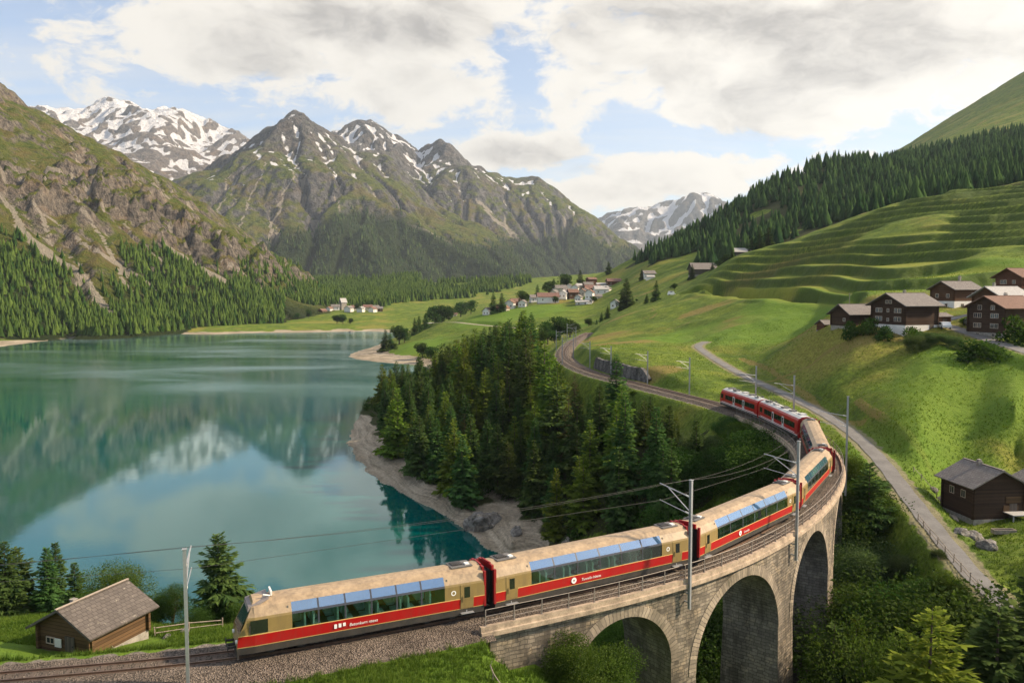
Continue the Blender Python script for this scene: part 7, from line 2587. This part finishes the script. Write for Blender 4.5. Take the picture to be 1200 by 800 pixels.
rock(412, 389, 868, 4.5, "dark rock heap on the far shore below the hamlet", 0.6)
r_ = np.random.default_rng(77)
gl = []
for k in range(46):
    i = int(r_.integers(28, len(STREAM) - 18))
    o = r_.normal(0, 3.2)
    d = STREAM[min(i + 1, len(STREAM) - 1)] - STREAM[i - 1]
    d = d / np.hypot(*d)
    x, y = STREAM[i][0] + d[1] * o, STREAM[i][1] - d[0] * o
    sz = r_.uniform(0.4, 1.5)
    ob = link("boulder", ROCKS[k % 5], None, (x, y, zg(x, y) + sz * 0.2))
    ob.scale = (sz, sz * r_.uniform(.7, 1.1), sz * r_.uniform(.5, .85))
    ob.rotation_euler = (r_.uniform(-.4, .4), r_.uniform(-.4, .4), r_.uniform(0, 6.3))
    props(ob, "grey boulder in the stream bed beneath the viaduct", "rock", "boulders in the stream bed")
# the stream itself
V, F = [], []
for i in range(0, len(STREAM)):
    d = STREAM[min(i + 1, len(STREAM) - 1)] - STREAM[max(i - 1, 0)]
    d = d / (np.hypot(*d) + 1e-9)
    for o in (-2.6, 2.6):
        V.append((STREAM[i][0] + d[1] * o, STREAM[i][1] - d[0] * o, -23.85 - 0.012 * i))
for i in range(len(STREAM) - 1):
    F.append([2 * i, 2 * i + 1, 2 * i + 3, 2 * i + 2])
props(link("stream_water", mesh_from("stream_water", V, F, [material("stream_teal", (0.03, 0.15, 0.13), 0.15, var=0.5, vscale=0.6, bump=0.6, bscale=2.0)])), kind='structure')


def rail_fence(px_pts, label, spacing=2.4, hgt=0.95, rails=(0.45, 0.85), cat="fence", lean=0.05):
    pts = smooth_line(spline([tuple(P(*q)) for q in px_pts], 0.4), 6)
    seg = np.concatenate([[0], np.cumsum(np.hypot(*np.diff(pts[:, :2], axis=0).T))])
    n = max(2, int(seg[-1] / spacing) + 1)
    pos = []
    for k in range(n):
        s = seg[-1] * k / (n - 1)
        x, y = np.interp(s, seg, pts[:, 0]), np.interp(s, seg, pts[:, 1])
        pos.append(Vector((x, y, zg(x, y))))
    root = props(empty("wooden_fence", tuple(pos[0])), label, cat)
    for k, p in enumerate(pos):
        q = p - pos[0]
        mb = MB()
        mb.tube([(0, 0, -0.4), (RNG.normal(0, lean), RNG.normal(0, lean), hgt * RNG.uniform(0.9, 1.15))], [0.065, 0.055], 6)
        mb.build("post", M_POSTWOOD, root, loc=q)
    for h in rails:
        mb = MB()
        for a, b in zip(pos[:-1], pos[1:]):
            mb.tube([a - pos[0] + Vector((0.05, 0, h + RNG.normal(0, .04))), b - pos[0] + Vector((0.05, 0, h + RNG.normal(0, .04)))], 0.045, 5)
        mb.build("rail", M_POSTWOOD, root)
    return root


rail_fence([(1075, 626, 93), (1095, 645, 87.5), (1120, 664, 82), (1148, 690, 76)], "weathered wooden rail fence along the lane's lower end", 2.0)
rail_fence([(1070, 566, 111), (1085, 580, 107), (1100, 586, 105.5)], "short broken wooden fence in the grass between lane and barn", 2.2, 0.8, (0.6,))
rail_fence([(182, 747, 61), (205, 745, 62), (235, 742, 63), (262, 741, 64)], "low wooden fence behind the timber hut", 1.8, 0.8, (0.35, 0.7))
# crooked stake in the grass by the abutment
for px, py, Y, lab in ((577, 790, 46.4, "crooked weathered stake in the grass before the viaduct's abutment"), (134, 778, 51.5, "short pale stake in the long grass beside the track by the hut"), (858, 0, 0, None)):
    if lab:
        q = P(px, py, Y)
        mb = MB(); mb.tube([(0, 0, -0.3), (0.05, 0.02, 0.5), (-0.12, 0.05, 0.95), (-0.02, 0.05, 1.25 if px > 500 else 0.7)], [0.05, 0.045, 0.04, 0.02], 6)
        if px > 500:
            mb.tube([(0.05, 0.02, 0.5), (0.35, -0.2, 0.15), (0.6, -0.35, -0.1)], [0.04, 0.035, 0.03], 6)
        props(mb.build("wooden_stake", M_POSTWOOD, None, loc=(q.x, q.y, zg(q.x, q.y))), lab, "stake")
# log trough by the barn
q = P(1176, 624, 93)
tr_ = MB()
for dx_, dy_, sx_, sy_ in ((0, -.35, 2.6, .1), (0, .35, 2.6, .1), (-1.25, 0, .1, .6), (1.25, 0, .1, .6)):
    tr_.box((dx_, dy_, .3), (sx_, sy_, .5))
tr_.box((0, 0, .1), (2.4, .6, .1))
props(tr_.build("water_trough", M_POSTWOOD, None, loc=(q.x, q.y, zg(q.x, q.y))), "grey wooden trough in the grass in front of the log barn", "trough")
# stacked planks by the barn's left corner
q = P(1117, 608, 99)
tr_ = MB()
for k in range(5):
    tr_.box((RNG.normal(0, .15), k * 0.22 - 0.4, 0.15 + 0.08 * (k % 3)), (2.6, 0.2, 0.09), RNG.normal(0, .08))
props(tr_.build("plank_pile", M_POSTWOOD, None, loc=(q.x, q.y, zg(q.x, q.y))), "pile of old planks at the foot of the log barn's left wall", "planks").rotation_euler = (0, 0, 1.2)
# utility poles in the meadow
for px, py, tp, Y, lab in ((995, 366, 346, 196, "thin wooden pole standing behind the plain barn-chalet"),):
    q = P(px, py, Y); z = zg(q.x, q.y)
    mb = MB(); mb.tube([(0, 0, -0.5), (0, 0, (py - tp) * Y / FPX)], [0.09, 0.07], 6); mb.box((0, 0, (py - tp) * Y / FPX - 0.3), (0.9, 0.08, 0.08))
    props(mb.build("utility_pole", M_POSTWOOD, None, loc=(q.x, q.y, z)), lab, "pole")


def car(px, py, Y, rz, paint, label, van=False):
    q = P(px, py, Y)
    root = props(empty("parked_car", (q.x, q.y, zg(q.x, q.y) + 0.05), rz), label, "van" if van else "car")
    H = 1.45 if not van else 2.3
    out = [(-2.1, .35), (-2.15, .8), (-2.0, 1.0), (-1.6, H if van else 1.0), (-1.5, H), (1.0 if van else .2, H), (1.5 if van else .9, 1.0), (1.9, .9), (2.15, .7), (2.15, .35)]
    mb = MB(); mb.prism(out, lambda a, b: (a, -.85, b), lambda a, b: (a, .85, b)); mb.build("body", paint, root)
    gb = MB()
    for sg in (-1, 1):
        gb.box((-.35, sg * .86, H - .32), (1.3, .03, .40)); 
    gb.build("window", GLASS_H, root)
    for xx_ in (-1.35, 1.35):
        for sg in (-1, 1):
            wb = MB(); wb.tube([(xx_, sg * .72, .32), (xx_, sg * .90, .32)], .32, 12); wb.build("wheel", M_BOGIE, root)
    return root


P_WHITE = material("white_car_paint", (0.78, 0.78, 0.77), 0.3)
P_DARK = material("dark_car_paint", (0.03, 0.035, 0.045), 0.3)
car(1106, 386, 168, D(78), P_WHITE, "white car parked below the largest chalet's shed")
car(1136, 378, 170, D(70), P_DARK, "dark car parked at the lane's bend between the chalets")
car(787, 344, 432, D(5), P_WHITE, "white van standing on the gravel path over the slope", True)
car(690, 366, 625, D(20), P_WHITE, "white car parked below the tall narrow village house")


# ---- grass: blades near the camera, tussocks over the meadows
GRASS_M = leaf_mat("grass_blades", (0.045, 0.085, 0.012), (0.150, 0.200, 0.036), 0.0, 0.35)


GRASS_FAR = leaf_mat("meadow_tussocks", (0.090, 0.130, 0.016), (0.195, 0.235, 0.038), 0.0, 0.5)


def grass(n, x0, x1, y0, y1, hmin, hmax, blades, wid, seed, test, clump=7.0, dens=0.0, mat=GRASS_M):
    r = np.random.default_rng(seed)
    y = np.exp(r.uniform(math.log(y0), math.log(y1), n))
    x = r.uniform(x0, x1, n) * y
    z, g = terrain(x, y)
    k = (g['gravel'] < .15) & (g['path'] < .2) & (g['rock'] < .3) & (z > WATER + 4) & test(x, y, z) & (fbm(x / clump, y / clump, 3, 0.5, seed) > dens - 0.6 * r.random(n))
    x, y, z = x[k], y[k], z[k]
    m = len(x)
    h = r.uniform(hmin, hmax, m) * (0.7 + 0.6 * r.random(m))
    tone0 = 0.45 + 0.28 * fbm(x / (clump * 1.7), y / (clump * 1.7), 3, 0.5, seed + 2) + r.normal(0, .12, m)
    V, T = [], []
    for b in range(blades):
        a = r.uniform(0, 6.283, m)
        off = r.uniform(0, 0.12, m) * h * 2
        bx, by = x + np.cos(a) * off, y + np.sin(a) * off
        le = r.uniform(0.2, 0.75, m) * h
        c_, s_ = np.cos(a + 1.57), np.sin(a + 1.57)
        wv = wid * r.uniform(.6, 1.3, m)
        hh = h * r.uniform(.6, 1.1, m)
        p0 = np.stack([bx - c_ * wv, by - s_ * wv, z - 0.03], 1)
        p1 = np.stack([bx + c_ * wv, by + s_ * wv, z - 0.03], 1)
        p2 = np.stack([bx + np.cos(a) * le, by + np.sin(a) * le, z + hh], 1)
        V.append(np.stack([p0, p1, p2], 1)); T.append(tone0 + r.normal(0, .15, m))
    V = np.concatenate(V).reshape(-1, 3)
    f = np.arange(len(V)).reshape(-1, 3)
    return props(link("grass", leaf_mesh("grass", V, f, mat, np.concatenate(T))), kind='stuff')


def clear_of_rail(x, y, z):
    d, _ = line_dist(x, y, TRACK)
    hutd = np.hypot(x + 29.8, y - 57.0)
    return (d > 3.2) & (hutd > 4.2) & ~((hutd < 9) & (y < 57.5))


grass(60000, -0.80, 0.10, 42, 74, 0.16, 0.42, 6, 0.018, 5, clear_of_rail, 3.0, -0.9)
grass(26000, 0.25, 0.95, 62, 130, 0.15, 0.42, 5, 0.03, 6, lambda x, y, z: clear_of_rail(x, y, z) & (line_dist(x, y, STREAM)[0] > 14), 5.0, -0.35)
grass(26000, 0.10, 0.75, 118, 260, 0.12, 0.34, 4, 0.05, 8, lambda x, y, z: clear_of_rail(x, y, z), 9.0, -0.05, GRASS_FAR)

ST.drop_unused()


# ------------------------------------------------------------------ haze
def build_haze():
    mb = MB()
    mb.box((0, 5700, 1200), (26000, 13600, 3300))
    m = bpy.data.materials.new("haze")
    m.use_nodes = True
    t = NT(m.node_tree)
    v = t.n('ShaderNodeVolumePrincipled', {'Color': (0.74, 0.86, 1.0, 1), 'Density': HAZE, 'Anisotropy': 0.2})
    o_ = t.n('ShaderNodeOutputMaterial')
    t.t.links.new(v.outputs[0], o_.inputs['Volume'])
    props(mb.build("haze", m), kind='stuff')


HAZE = 0.00004
build_haze()
